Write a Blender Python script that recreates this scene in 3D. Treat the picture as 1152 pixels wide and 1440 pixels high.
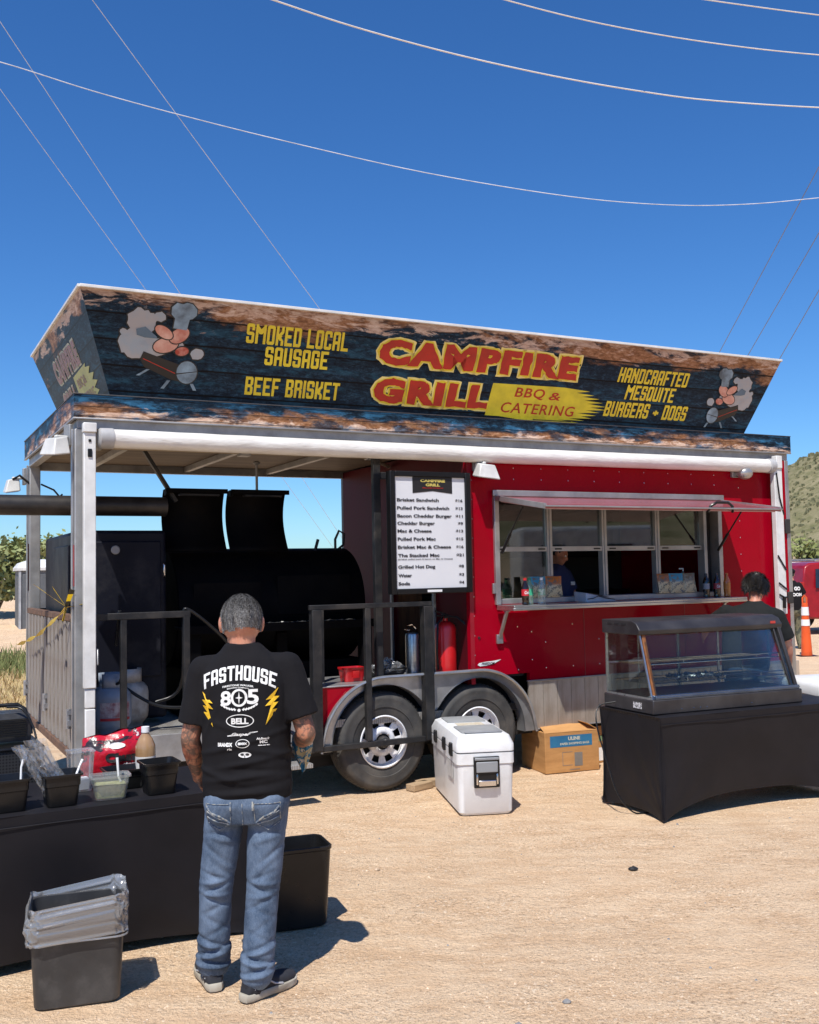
import bpy, bmesh, math, random
import numpy as np
from mathutils import Vector, Matrix, noise
from mathutils.bvhtree import BVHTree
random.seed(7)
R = math.radians
for o in list(bpy.data.objects): bpy.data.objects.remove(o)
C = bpy.context.scene.collection
SC = bpy.context.scene
# ------------------------------------------------------------------ camera
cam_d = bpy.data.cameras.new('camera'); cam = bpy.data.objects.new('camera', cam_d); C.objects.link(cam)
PIT, ROL = R(3.4), R(1.15)
fwd = Vector((0, math.cos(PIT), math.sin(PIT)))
r0 = Vector((1, 0, 0)); u0 = r0.cross(fwd)
rt = r0*math.cos(ROL) - u0*math.sin(ROL); up = u0*math.cos(ROL) + r0*math.sin(ROL)
m = Matrix((rt, up, -fwd)).transposed().to_4x4(); m.translation = (0, 0, 1.8)
cam.matrix_world = m
cam_d.sensor_fit = 'HORIZONTAL'; cam_d.sensor_width = 36; cam_d.lens = 1435/1152*36
cam_d.clip_start = 0.05; cam_d.clip_end = 4000
SC.camera = cam
# ------------------------------------------------------------------ light
SUN_EL, SUN_AZ = 59.0, 14.0          # elevation; shadows fall this many degrees right of straight ahead
world = bpy.data.worlds.new("World"); SC.world = world; world.use_nodes = True
nt = world.node_tree; bg = nt.nodes['Background']
sky = nt.nodes.new('ShaderNodeTexSky'); sky.sky_type = 'NISHITA'; sky.sun_disc = False
sky.sun_elevation = R(SUN_EL); sky.sun_rotation = R(180+SUN_AZ)
sky.altitude = 400; sky.air_density = 1.0; sky.dust_density = 0.25; sky.ozone_density = 3.2
hs = nt.nodes.new('ShaderNodeHueSaturation'); hs.inputs['Saturation'].default_value = 1.2; hs.inputs['Value'].default_value = 1.0
nt.links.new(sky.outputs[0], hs.inputs['Color']); mx = nt.nodes.new('ShaderNodeMix'); mx.data_type = 'RGBA'; mx.blend_type = 'MULTIPLY'; mx.inputs[0].default_value = 1
nt.links.new(hs.outputs[0], mx.inputs[6]); mx.inputs[7].default_value = (.80, 1.14, 1.50, 1); nt.links.new(mx.outputs[2], bg.inputs[0])
bg.inputs[1].default_value = 0.080
sd = bpy.data.lights.new('sun', 'SUN'); sd.energy = 4.8; sd.angle = R(0.53); sd.color = (1.0, 0.955, 0.89)
sun = bpy.data.objects.new('sun', sd); C.objects.link(sun)
sdir = Vector((math.sin(R(SUN_AZ))*math.cos(R(SUN_EL)), math.cos(R(SUN_AZ))*math.cos(R(SUN_EL)), -math.sin(R(SUN_EL))))
sun.rotation_euler = sdir.to_track_quat('-Z', 'Y').to_euler(); sun.location = (-8, -12, 30)
SC.view_settings.view_transform = 'Standard'; SC.view_settings.look = 'None'
SC.view_settings.exposure = 0.25; SC.view_settings.gamma = 1.0; SC.view_settings.use_curve_mapping = False
SC.render.engine = 'CYCLES'
SC.cycles.transparent_max_bounces = 16

# ------------------------------------------------------------------ materials
def lin(h):
    if isinstance(h, str):
        h = [int(h[i:i+2], 16)/255 for i in (0, 2, 4)]
        return tuple(x/12.92 if x < .04045 else ((x+.055)/1.055)**2.4 for x in h)
    return tuple(h)
class NT:
    def __init__(s, name):
        s.m = bpy.data.materials.new(name); s.m.use_nodes = True; s.t = s.m.node_tree
        s.t.nodes.clear(); s.out = s.t.nodes.new('ShaderNodeOutputMaterial')
    def n(s, typ, ins=None, **props):
        nd = s.t.nodes.new('ShaderNode'+typ)
        for k, v in props.items(): setattr(nd, k, v)
        for k, v in (ins or {}).items():
            sk = nd.inputs[k]
            if isinstance(v, bpy.types.NodeSocket): s.t.links.new(v, sk)
            elif isinstance(v, (tuple, list)) and len(v) == 3 and sk.type == 'RGBA': sk.default_value = (*v, 1)
            else: sk.default_value = v
        return nd
    def mix(s, f, a, b, blend='MIX'):
        nd = s.n('Mix', data_type='RGBA', blend_type=blend)
        for sk, v in ((nd.inputs[0], f), (nd.inputs[6], a), (nd.inputs[7], b)):
            if isinstance(v, bpy.types.NodeSocket): s.t.links.new(v, sk)
            elif isinstance(v, (tuple, list)): sk.default_value = (*v[:3], 1)
            else: sk.default_value = v
        return nd.outputs[2]
    def math(s, op, a, b=0.0, clamp=False):
        nd = s.n('Math', operation=op, use_clamp=clamp)
        for i, v in enumerate((a, b)):
            if isinstance(v, bpy.types.NodeSocket): s.t.links.new(v, nd.inputs[i])
            else: nd.inputs[i].default_value = v
        return nd.outputs[0]
    def coord(s, stretch=(1, 1, 1), kind='Object', off=(0, 0, 0)):
        tc = s.n('TexCoord')
        return s.n('Mapping', {'Vector': tc.outputs[kind], 'Scale': stretch, 'Location': off}).outputs[0]
    def noise(s, vec, scale, detail=4, rough=.55, dist=0):
        return s.n('TexNoise', {'Vector': vec, 'Scale': scale, 'Detail': detail, 'Roughness': rough, 'Distortion': dist}).outputs[0]
    def ramp(s, fac, stops, interp='LINEAR'):
        nd = s.n('ValToRGB', {'Fac': fac}); cr = nd.color_ramp; cr.interpolation = interp
        while len(cr.elements) < len(stops): cr.elements.new(.5)
        for e, (p, c) in zip(cr.elements, stops):
            e.position = p
            c = lin(c) if isinstance(c, (str, tuple)) else (c, c, c)
            e.color = (*c, 1)
        return nd.outputs[0]
    def bump(s, h, strength=.3, dist=.01, normal=None):
        ins = {'Height': h, 'Strength': strength, 'Distance': dist}
        if normal is not None: ins['Normal'] = normal
        return s.n('Bump', ins).outputs[0]
    def finish(s, col, rough=.5, metal=0, normal=None, spec=.5, coat=0, alpha=None, trans=0, ior=None, sub=0, sheen=0, coatrough=.05):
        p = s.n('BsdfPrincipled', {'Base Color': col, 'Roughness': rough, 'Metallic': metal, 'Specular IOR Level': spec,
                                   'Coat Weight': coat, 'Coat Roughness': coatrough, 'Transmission Weight': trans, 'Sheen Weight': sheen})
        if sub: p.inputs['Subsurface Weight'].default_value = sub; p.inputs['Subsurface Scale'].default_value = .01
        if normal is not None: s.t.links.new(normal, p.inputs['Normal'])
        if ior: p.inputs['IOR'].default_value = ior
        if alpha is not None:
            if isinstance(alpha, bpy.types.NodeSocket): s.t.links.new(alpha, p.inputs['Alpha'])
            else: p.inputs['Alpha'].default_value = alpha
        s.t.links.new(p.outputs[0], s.out.inputs[0]); return s.m
MATS = {}
def mat(name, col, rough=.5, metal=0, col2=None, scale=4, lo=.4, hi=.65, stretch=(1, 1, 1), bump=0, bscale=60, bdist=.002, spec=.5, coat=0,
        rvar=0, trans=0, sub=0, sheen=0, alpha=None, dirt=None, dscale=2.5, damt=.5):
    if name in MATS: return MATS[name]
    g = NT(name); v = g.coord(stretch); c = lin(col)
    c2 = lin(col2) if col2 is not None else tuple(x*.72 for x in c)
    nz = g.noise(v, scale, 5, .6)
    fac = g.ramp(nz, [(lo, 0.0), (hi, 1.0)])
    colr = g.mix(fac, c, c2)
    if dirt is not None:
        dn = g.noise(g.coord(), dscale, 8, .7)
        colr = g.mix(g.math('MULTIPLY', g.ramp(dn, [(.5, 0.0), (.75, 1.0)]), damt), colr, lin(dirt))
    rr = rough
    if rvar: rr = g.math('ADD', g.math('MULTIPLY', g.noise(g.coord(), scale*2.3, 4, .6), rvar*2), rough-rvar, True)
    nrm = g.bump(g.noise(g.coord(stretch), bscale, 5, .6), bump, bdist) if bump else None
    MATS[name] = g.finish(colr, rr, metal, nrm, spec, coat, alpha, trans, sub=sub, sheen=sheen)
    return MATS[name]

# ------------------------------------------------------------------ mesh helpers
class MB:
    def __init__(s): s.v = []; s.f = []
    def add(s, vs, fs, M=None):
        n = len(s.v)
        s.v += [tuple(M @ Vector(p)) for p in vs] if M is not None else [tuple(p) for p in vs]
        s.f += [tuple(i+n for i in f) for f in fs]; return s
    def box(s, x0, x1, y0, y1, z0, z1, M=None):
        vs = [(x, y, z) for z in (z0, z1) for y in (y0, y1) for x in (x0, x1)]
        return s.add(vs, [(0, 2, 3, 1), (4, 5, 7, 6), (0, 1, 5, 4), (2, 6, 7, 3), (0, 4, 6, 2), (1, 3, 7, 5)], M)
    def hexa(s, b, t):      # bottom 4 ccw, top 4 ccw
        return s.add(list(b)+list(t), [(3, 2, 1, 0), (4, 5, 6, 7), (0, 1, 5, 4), (1, 2, 6, 5), (2, 3, 7, 6), (3, 0, 4, 7)])
    def beam(s, a, b, w, h, upv=(0, 0, 1)):
        a, b = Vector(a), Vector(b); d = (b-a).normalized(); x = d.cross(Vector(upv)).normalized(); y = x.cross(d)
        q = [x*(-w/2)-y*(h/2), x*(w/2)-y*(h/2), x*(w/2)+y*(h/2), x*(-w/2)+y*(h/2)]
        return s.add([a+p for p in q]+[b+p for p in q], [(0, 1, 2, 3), (7, 6, 5, 4), (0, 4, 5, 1), (1, 5, 6, 2), (2, 6, 7, 3), (3, 7, 4, 0)])
    def loft(s, rings, cap=True, closed=True):
        n = len(rings[0]); vs = [p for r in rings for p in r]; fs = []
        for k in range(len(rings)-1):
            for i in range(n if closed else n-1):
                j = (i+1) % n; fs.append((k*n+i, k*n+j, (k+1)*n+j, (k+1)*n+i))
        if cap and closed: fs += [tuple(reversed(range(n))), tuple(range((len(rings)-1)*n, len(rings)*n))]
        return s.add(vs, fs)
    def tube(s, pts, r, seg=8, cap=True):
        pts = [Vector(p) for p in pts]; n = len(pts); rs = r if isinstance(r, (list, tuple)) else [r]*n
        t0 = (pts[1]-pts[0]).normalized(); a = t0.orthogonal().normalized(); rings = []
        for i, p in enumerate(pts):
            t = (pts[min(i+1, n-1)]-pts[max(i-1, 0)]).normalized()
            a = (a - t*a.dot(t)).normalized(); b = t.cross(a)
            rings.append([p + (a*math.cos(2*math.pi*k/seg)+b*math.sin(2*math.pi*k/seg))*rs[i] for k in range(seg)])
        return s.loft(rings, cap)
    def lathe(s, prof, c=(0, 0, 0), seg=24, M=None, cap=True):
        rings = [[Vector((c[0]+r*math.cos(2*math.pi*k/seg), c[1]+r*math.sin(2*math.pi*k/seg), c[2]+z)) for k in range(seg)] for r, z in prof]
        if M is not None: rings = [[M @ p for p in r] for r in rings]
        return s.loft(rings, cap)
    def ell(s, c, r, seg=16, rings=10, M=None):
        c = Vector(c); vs = []; T = M if M is not None else Matrix.Identity(3)
        rg = []
        for j in range(rings+1):
            ph = -math.pi/2 + math.pi*min(max(j, .02), rings-.02)/rings
            rg.append([c + T @ Vector((r[0]*math.cos(ph)*math.cos(2*math.pi*k/seg), r[1]*math.cos(ph)*math.sin(2*math.pi*k/seg), r[2]*math.sin(ph))) for k in range(seg)])
        return s.loft(rg)
    def cap(s, p0, r0, p1, r1, seg=14, flat=1.0, fdir=(0, 1, 0)):
        p0, p1 = Vector(p0), Vector(p1); d = (p1-p0).normalized(); x = d.cross(Vector(fdir))
        x = x.normalized() if x.length > .01 else d.orthogonal().normalized(); y = x.cross(d)
        rg = []
        for a in (-85, -60, -30, 0):
            rg.append((p0 + d*r0*math.sin(R(a)), r0*math.cos(R(a))))
        for a in (0, 30, 60, 85):
            rg.append((p1 + d*r1*math.sin(R(a)), r1*math.cos(R(a))))
        return s.loft([[p+(x*math.cos(2*math.pi*k/seg)+y*(math.sin(2*math.pi*k/seg)*flat))*rr for k in range(seg)] for p, rr in rg])
    def cone(s, p0, r0, p1, r1, seg=18):
        p0, p1 = Vector(p0), Vector(p1); d = (p1-p0).normalized(); x = d.orthogonal().normalized(); y = x.cross(d)
        return s.loft([[p+(x*math.cos(2*math.pi*k/seg)+y*math.sin(2*math.pi*k/seg))*r for k in range(seg)] for p, r in ((p0, r0), (p1, r1))])
    def prism(s, poly, fn, t0, t1):     # poly in 2D, fn(a,b,t)->3D
        n = len(poly)
        return s.add([fn(a, b, t0) for a, b in poly]+[fn(a, b, t1) for a, b in poly],
                     [tuple(reversed(range(n))), tuple(range(n, 2*n))]+[(i, (i+1) % n, n+(i+1) % n, n+i) for i in range(n)])
    def grid(s, fn, nu, nv):
        vs = [fn(i/nu, j/nv) for j in range(nv+1) for i in range(nu+1)]
        return s.add(vs, [(j*(nu+1)+i, j*(nu+1)+i+1, (j+1)*(nu+1)+i+1, (j+1)*(nu+1)+i) for j in range(nv) for i in range(nu)])
    def mesh(s, name='m', smooth=None):
        me = bpy.data.meshes.new(name); me.from_pydata([tuple(p) for p in s.v], [], s.f); me.update()
        bm = bmesh.new(); bm.from_mesh(me); bmesh.ops.recalc_face_normals(bm, faces=bm.faces); bm.to_mesh(me); bm.free()
        if smooth:
            me.polygons.foreach_set('use_smooth', [True]*len(me.polygons)); me.set_sharp_from_angle(angle=R(smooth))
        return me
    def build(s, name, material, parent=None, smooth=None, bevel=0, label=None, kind=None, bseg=2, solid=0):
        me = s.mesh(name, smooth or (35 if bevel else None)); return link(name, me, material, parent, bevel, label, kind, bseg, solid)
def link(name, me, material, parent=None, bevel=0, label=None, kind=None, bseg=2, solid=0):
    o = bpy.data.objects.new(name, me); C.objects.link(o)
    if material is not None and not me.materials: me.materials.append(material)
    if parent is not None: o.parent = parent
    if solid:
        md = o.modifiers.new('solidify', 'SOLIDIFY'); md.thickness = solid; md.offset = 0
    if bevel:
        md = o.modifiers.new('bevel', 'BEVEL'); md.width = bevel; md.segments = bseg; md.limit_method = 'ANGLE'; md.angle_limit = R(40)
        md.harden_normals = False
    if label: o['label'] = label
    if kind: o['kind'] = kind
    return o
def tag(o, label, cat, group=None):
    o['label'] = label; o['category'] = cat
    if group: o['group'] = group
    return o
def thing(name, label, cat, loc=(0, 0, 0), rz=0, group=None):
    o = bpy.data.objects.new(name, None); C.objects.link(o); o.empty_display_size = .1
    o.location = loc; o.rotation_euler = (0, 0, rz); return tag(o, label, cat, group)
def copy_tree(o, parent=None):
    c = o.copy(); C.objects.link(c)
    if parent is not None: c.parent = parent
    for ch in [x for x in bpy.data.objects if x.parent == o]: copy_tree(ch, c)
    return c
def piece(name, me, material, parent, loc=(0, 0, 0), rot=(0, 0, 0), sc=(1, 1, 1), label=None):
    o = link(name, me, material, parent, label=label); o.location = loc; o.rotation_euler = rot; o.scale = sc; return o
# condensed block capitals drawn on a 12-row grid; a b c d = cells with the top-left, top-right, bottom-left, bottom-right corner cut
GL = {'A': 'a####b,######,4##..##,2######,4##..##', 'B': '#####b,######,3##..##,#####d,#####b,3##..##,######,#####d', 'C': 'a####b,######,2##..##,4##....,2##..##,######,c####d',
      'D': '#####b,######,8##..##,######,#####d', 'E': '2######,3##....,2#####.,3##....,2######', 'F': '2######,3##....,2#####.,5##....', 'G': 'a####b,######,2##..##,##....,2##.###,3##..##,######,c####d',
      'H': '5##..##,2######,5##..##', 'I': '12##', 'K': '3##..##,##.a##,##a##d,2####d.,####b.,##c##b,3##..##', 'L': '10##....,2######', 'M': '##....##,##b..a##,###ba###,2########,##c##d##,6##....##',
      'N': '2##..##,##b.##,###.##,###b##,######,##c###,##.###,##.c##,3##..##', 'O': 'a####b,######,8##..##,######,c####d', 'P': '#####b,######,3##..##,######,#####d,5##....', 'Q': 'a####b,######,7##..##,##.###,######,c##c##',
      'R': '#####b,######,3##..##,######,#####b,5##..##', 'S': 'a####b,######,2##..##,##....,#####b,c#####,....##,2##..##,######,c####d', 'T': '2######,10..##..', 'U': '10##..##,######,c####d', '+': '5......,..##..,2######,..##..,3......', ' ': '12...'}
def block_geo(s, shear=0):
    vs, fs, X = [], [], 0
    for ch in s:
        rows = []
        for tok in GL[ch].split(','):
            n = ''.join(c for c in tok if c.isdigit()); rows += [tok[len(n):]]*(int(n) if n else 1)
        i = 0; y = 12
        while i < len(rows):
            j = i
            while j+1 < len(rows) and rows[j+1] == rows[i] and not any(c in 'abcd' for c in rows[i]): j += 1
            y0, y1 = 12-i, 12-j-1; r = rows[i]; k = 0
            while k < len(r):
                c = r[k]; q = None
                if c == '#':
                    m_ = k
                    while m_+1 < len(r) and r[m_+1] == '#': m_ += 1
                    q = [(k, y1), (m_+1, y1), (m_+1, y0), (k, y0)]; k = m_
                elif c == 'a': q = [(k, y1), (k+1, y1), (k+1, y0)]
                elif c == 'b': q = [(k, y1), (k+1, y1), (k, y0)]
                elif c == 'c': q = [(k+1, y1), (k+1, y0), (k, y0)]
                elif c == 'd': q = [(k, y1), (k+1, y0), (k, y0)]
                if q: n0 = len(vs); vs += [(X+a+shear*b_, b_) for a, b_ in q]; fs.append(tuple(range(n0, n0+len(q))))
                k += 1
            i = j+1
        X += len(rows[0])+1.0
    return vs, fs
# text as flat geometry ------------------------------------------------
def text_geo(s, bold=0.0, shear=0, space=1.0, res=3):
    cu = bpy.data.curves.new('t', 'FONT'); cu.body = s; cu.size = 1; cu.offset = bold; cu.shear = shear; cu.space_character = space; cu.resolution_u = res
    o = bpy.data.objects.new('t', cu); C.objects.link(o)
    dg = bpy.context.evaluated_depsgraph_get(); me = o.evaluated_get(dg).to_mesh()
    vs = [(p.co.x, p.co.y) for p in me.vertices]; fs = [tuple(p.vertices) for p in me.polygons]
    o.evaluated_get(dg).to_mesh_clear(); bpy.data.objects.remove(o); bpy.data.curves.remove(cu)
    return vs, fs
def bbox2(vs):
    xs = [p[0] for p in vs]; ys = [p[1] for p in vs]; return min(xs), max(xs), min(ys), max(ys)
def lettering(txt, fn, material, parent, bold=.03, shear=0, space=1.0, box=(0, 1, 0, 1), off=.003, name='lettering', base_bold=None, jitter=0, label=None, tess=0, res=3):
    """fn(a,b,n) -> 3D point for panel coordinates a,b and lift n; the text's own box is fitted to box=(a0,a1,b0,b1)"""
    vs, fs = block_geo(txt, shear) if bold is None else text_geo(txt, bold, shear, space, res)
    x0, x1, y0, y1 = bbox2(vs if base_bold is None else text_geo(txt, base_bold, shear, space, res)[0])
    a0, a1, b0, b1 = box; sx = (a1-a0)/(x1-x0); sy = (b1-b0)/(y1-y0)
    P = [(a0+(x-x0)*sx, b0+(y-y0)*sy) for x, y in vs]
    if tess:
        bm = bmesh.new(); bv = [bm.verts.new((a, 0, b)) for a, b in P]
        for f in fs:
            try: bm.faces.new([bv[i] for i in f])
            except ValueError: pass
        A0, A1, B0, B1 = bbox2(P)
        for lo, hi, ax in ((A0, A1, 0), (B0, B1, 2)):
            k = lo+tess
            while k < hi:
                co = [0, 0, 0]; co[ax] = k; no = [0, 0, 0]; no[ax] = 1
                bmesh.ops.bisect_plane(bm, geom=bm.verts[:]+bm.edges[:]+bm.faces[:], plane_co=co, plane_no=no); k += tess
        bm.verts.index_update(); P = [(v.co.x, v.co.z) for v in bm.verts]; fs = [tuple(v.index for v in f.verts) for f in bm.faces]; bm.free()
    if jitter: P = [(a+noise.noise((a*60, b*60, 3))*jitter, b+noise.noise((a*60, b*60, 9))*jitter) for a, b in P]
    me = bpy.data.meshes.new(name); me.from_pydata([tuple(fn(a, b, off)) for a, b in P], [], fs); me.update()
    return link(name, me, material, parent, label=label)
def decal(polys, fn, material, parent, off=.003, name='print', label=None):
    b = MB()
    for poly in polys: b.add([fn(x, y, off) for x, y in poly], [tuple(range(len(poly)))])
    me = bpy.data.meshes.new(name); me.from_pydata([tuple(p) for p in b.v], [], b.f); me.update()
    return link(name, me, material, parent, label=label)
def circ(cx, cy, rx, ry=None, n=20, a0=0, rot=0):
    ry = ry or rx; out = []
    for k in range(n):
        x, y = rx*math.cos(2*math.pi*k/n), ry*math.sin(2*math.pi*k/n)
        out.append((cx+x*math.cos(rot)-y*math.sin(rot), cy+x*math.sin(rot)+y*math.cos(rot)))
    return out
def evalmesh(o):
    dg = bpy.context.evaluated_depsgraph_get(); me = bpy.data.meshes.new_from_object(o.evaluated_get(dg), depsgraph=dg); return me
def blob(b, voxel=.008, smooth=6, factor=.5):
    """union of closed shapes into one continuous surface"""
    me = b.mesh('blob'); o = bpy.data.objects.new('blob', me); C.objects.link(o)
    r = o.modifiers.new('r', 'REMESH'); r.mode = 'VOXEL'; r.voxel_size = voxel; r.use_smooth_shade = True
    if smooth: s = o.modifiers.new('s', 'SMOOTH'); s.factor = factor; s.iterations = smooth
    out = evalmesh(o); bpy.data.objects.remove(o); return out
def displace(me, fn):
    """fn(co, no) -> offset along normal"""
    ns = [v.normal.copy() for v in me.vertices]
    for v, n in zip(me.vertices, ns): v.co += n*fn(v.co, n)
    me.update()
def crease(p, c, ax, d, w, ln, amp):
    """a soft fold: ridge centred c, across direction d (unit), width w, half length ln along ax"""
    q = p-c; t = q.dot(d)/w; l = q.dot(ax)/ln
    if abs(t) > 3 or abs(l) > 2.2: return 0
    return amp*math.exp(-t*t)*math.exp(-l*l)
def sq_ring(cx, cy, z, w, d, r, n=5):
    """rounded rectangle ring, half sizes w,d"""
    out = []
    for q, (sx, sy) in enumerate(((1, 1), (-1, 1), (-1, -1), (1, -1))):
        for k in range(n):
            a = R(90*q + 90*k/(n-1)); out.append(Vector((cx+sx*(w-r)+r*math.cos(a), cy+sy*(d-r)+r*math.sin(a), z)))
    return out
# ------------------------------------------------------------------ shared materials
black_steel = mat('black_steel', (.010, .011, .013), .5, .1, spec=.35, col2=(.028, .027, .027), scale=6, bump=.15, bscale=40, rvar=.1, dirt=(.12, .1, .08), dscale=4, damt=.35)
smoker_steel = mat('smoker_steel', (.0016, .0016, .0026), .65, .0, spec=.07, col2=(.005, .0045, .0045), scale=3, bump=.15, bscale=30, rvar=.1)
cabinet_steel = mat('cabinet_steel', (.010, .011, .018), .5, .0, spec=.12, col2=(.005, .006, .011), scale=2, rvar=.1, stretch=(1, 1, .5), dirt=(.09, .085, .08), dscale=3, damt=.3)
galv = mat('aluminium', (.46, .46, .46), .42, .75, col2=(.34, .34, .35), scale=5, rvar=.12, bump=.08, bscale=80, dirt=(.3, .26, .2), dscale=3, damt=.35)
galv_dull = mat('dull_aluminium', (.36, .36, .355), .5, .45, col2=(.24, .24, .24), scale=4, rvar=.1, bump=.1, bscale=60, dirt=(.2, .17, .13), dscale=5, damt=.4)
white_paint = mat('white_paint', (.72, .72, .7), .35, 0, col2=(.6, .6, .58), scale=6, dirt=(.35, .3, .24), dscale=4, damt=.3, rvar=.08)
white_vinyl = mat('white_vinyl', (.74, .73, .69), .45, 0, col2=(.62, .6, .56), scale=3, stretch=(1, 4, 4), bump=.5, bscale=9, bdist=.012, dirt=(.5, .42, .32), dscale=2, damt=.25)
rusty = mat('rusty_steel', (.16, .085, .05), .8, .1, col2=(.09, .05, .035), scale=14, bump=.4, bscale=60, dirt=(.25, .16, .1), dscale=9)
slat_grey = mat('weathered_slat', (.3, .28, .25), .75, .1, col2=(.2, .17, .15), scale=9, stretch=(3, 3, .5), bump=.2, bscale=40, dirt=(.16, .09, .05), dscale=5, damt=.5)
chrome = mat('chrome', (.75, .75, .76), .16, 1, col2=(.6, .6, .62), scale=5)
stainless = mat('stainless', (.58, .58, .57), .3, .9, col2=(.46, .46, .46), scale=8, stretch=(.4, 5, 5), rvar=.08)
rubber = mat('tyre_rubber', (.035, .034, .033), .75, 0, col2=(.07, .066, .06), scale=5, bump=.2, bscale=50, dirt=(.14, .12, .095), dscale=3, damt=.6, lo=.4, hi=.7)
plastic_black = mat('black_plastic', (.008, .008, .009), .3, 0, spec=.35, col2=(.014, .014, .014), scale=5, bump=.05, bscale=30, rvar=.1)
plastic_dusty = mat('dusty_black_plastic', (.03, .03, .031), .42, 0, col2=(.05, .05, .05), scale=4, bump=.12, bscale=20, dirt=(.12, .115, .108), dscale=7, damt=.5, rvar=.1)
plastic_white = mat('white_plastic', (.75, .76, .76), .38, 0, col2=(.68, .69, .69), scale=4, dirt=(.35, .27, .2), dscale=5, damt=.3, bump=.06, bscale=20)
plastic_grey = mat('grey_plastic', (.25, .26, .27), .5, 0, bump=.1, bscale=200)
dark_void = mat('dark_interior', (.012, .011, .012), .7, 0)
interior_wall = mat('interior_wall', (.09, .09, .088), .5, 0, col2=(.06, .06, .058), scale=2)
plywood = mat('plywood_ceiling', (.15, .105, .062), .7, 0, col2=(.09, .06, .035), scale=3, stretch=(.4, 3, 1), bump=.1, bscale=30)
brown_wood = mat('brown_wood', (.2, .085, .035), .55, 0, col2=(.1, .04, .018), scale=6, stretch=(4, 4, .5))
raw_wood = mat('raw_wood', (.42, .3, .18), .8, 0, col2=(.28, .19, .11), scale=8, stretch=(.5, 4, 4), bump=.3, bscale=40)
yellow_print = mat('yellow_print', lin('e8cf2e'), .4, 0, col2=lin('d9bd27'), scale=8)
brush_yellow = mat('brush_yellow_print', lin('e0d02f'), .4, 0, col2=lin('c9bb2b'), scale=6)
cream_print = mat('pale_yellow_print', lin('f2e08a'), .4, 0, col2=lin('ead676'), scale=8)
red_print = mat('red_print', lin('b8200f'), .4, 0, col2=lin('a51c0e'), scale=8)
black_print = mat('black_print', (.02, .02, .02), .5)
white_print = mat('white_print', (.78, .78, .78), .5, 0, col2=(.72, .72, .72))
grey_print = mat('smoke_print', lin('a9a5a3'), .5, 0, col2=lin('99a3ab'), scale=8)
steel_print = mat('steel_print', lin('8ea7b7'), .5, 0, col2=lin('4c5963'), scale=5)
charcoal_print = mat('charcoal_print', lin('1e1c1d'), .5)
skin = mat('skin', lin('c98f74'), .5, 0, col2=lin('b5745c'), scale=9, sub=.08, bump=.12, bscale=160, bdist=.0008)
# red paint with soft waviness of thin sheet metal
g = NT('red_sheet_metal'); v = g.coord()
pc = g.mix(g.ramp(g.noise(v, 1.3, 4, .6), [(.35, 0.), (.7, 1.)]), (.33, .0012, .013), (.28, .001, .010))
pc = g.mix(g.math('MULTIPLY', g.ramp(g.noise(v, 6, 8, .72), [(.56, 0.), (.8, 1.)]), .10), pc, (.36, .04, .045))
nr = g.bump(g.noise(g.coord((1, 1, .55)), 2.2, 2, .4), .16, .05)
rg = g.math('ADD', g.math('MULTIPLY', g.noise(v, 7, 6, .7), .2), .10)
red_paint = g.finish(pc, rg, 0, nr, .09, .07, coatrough=.05)
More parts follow.
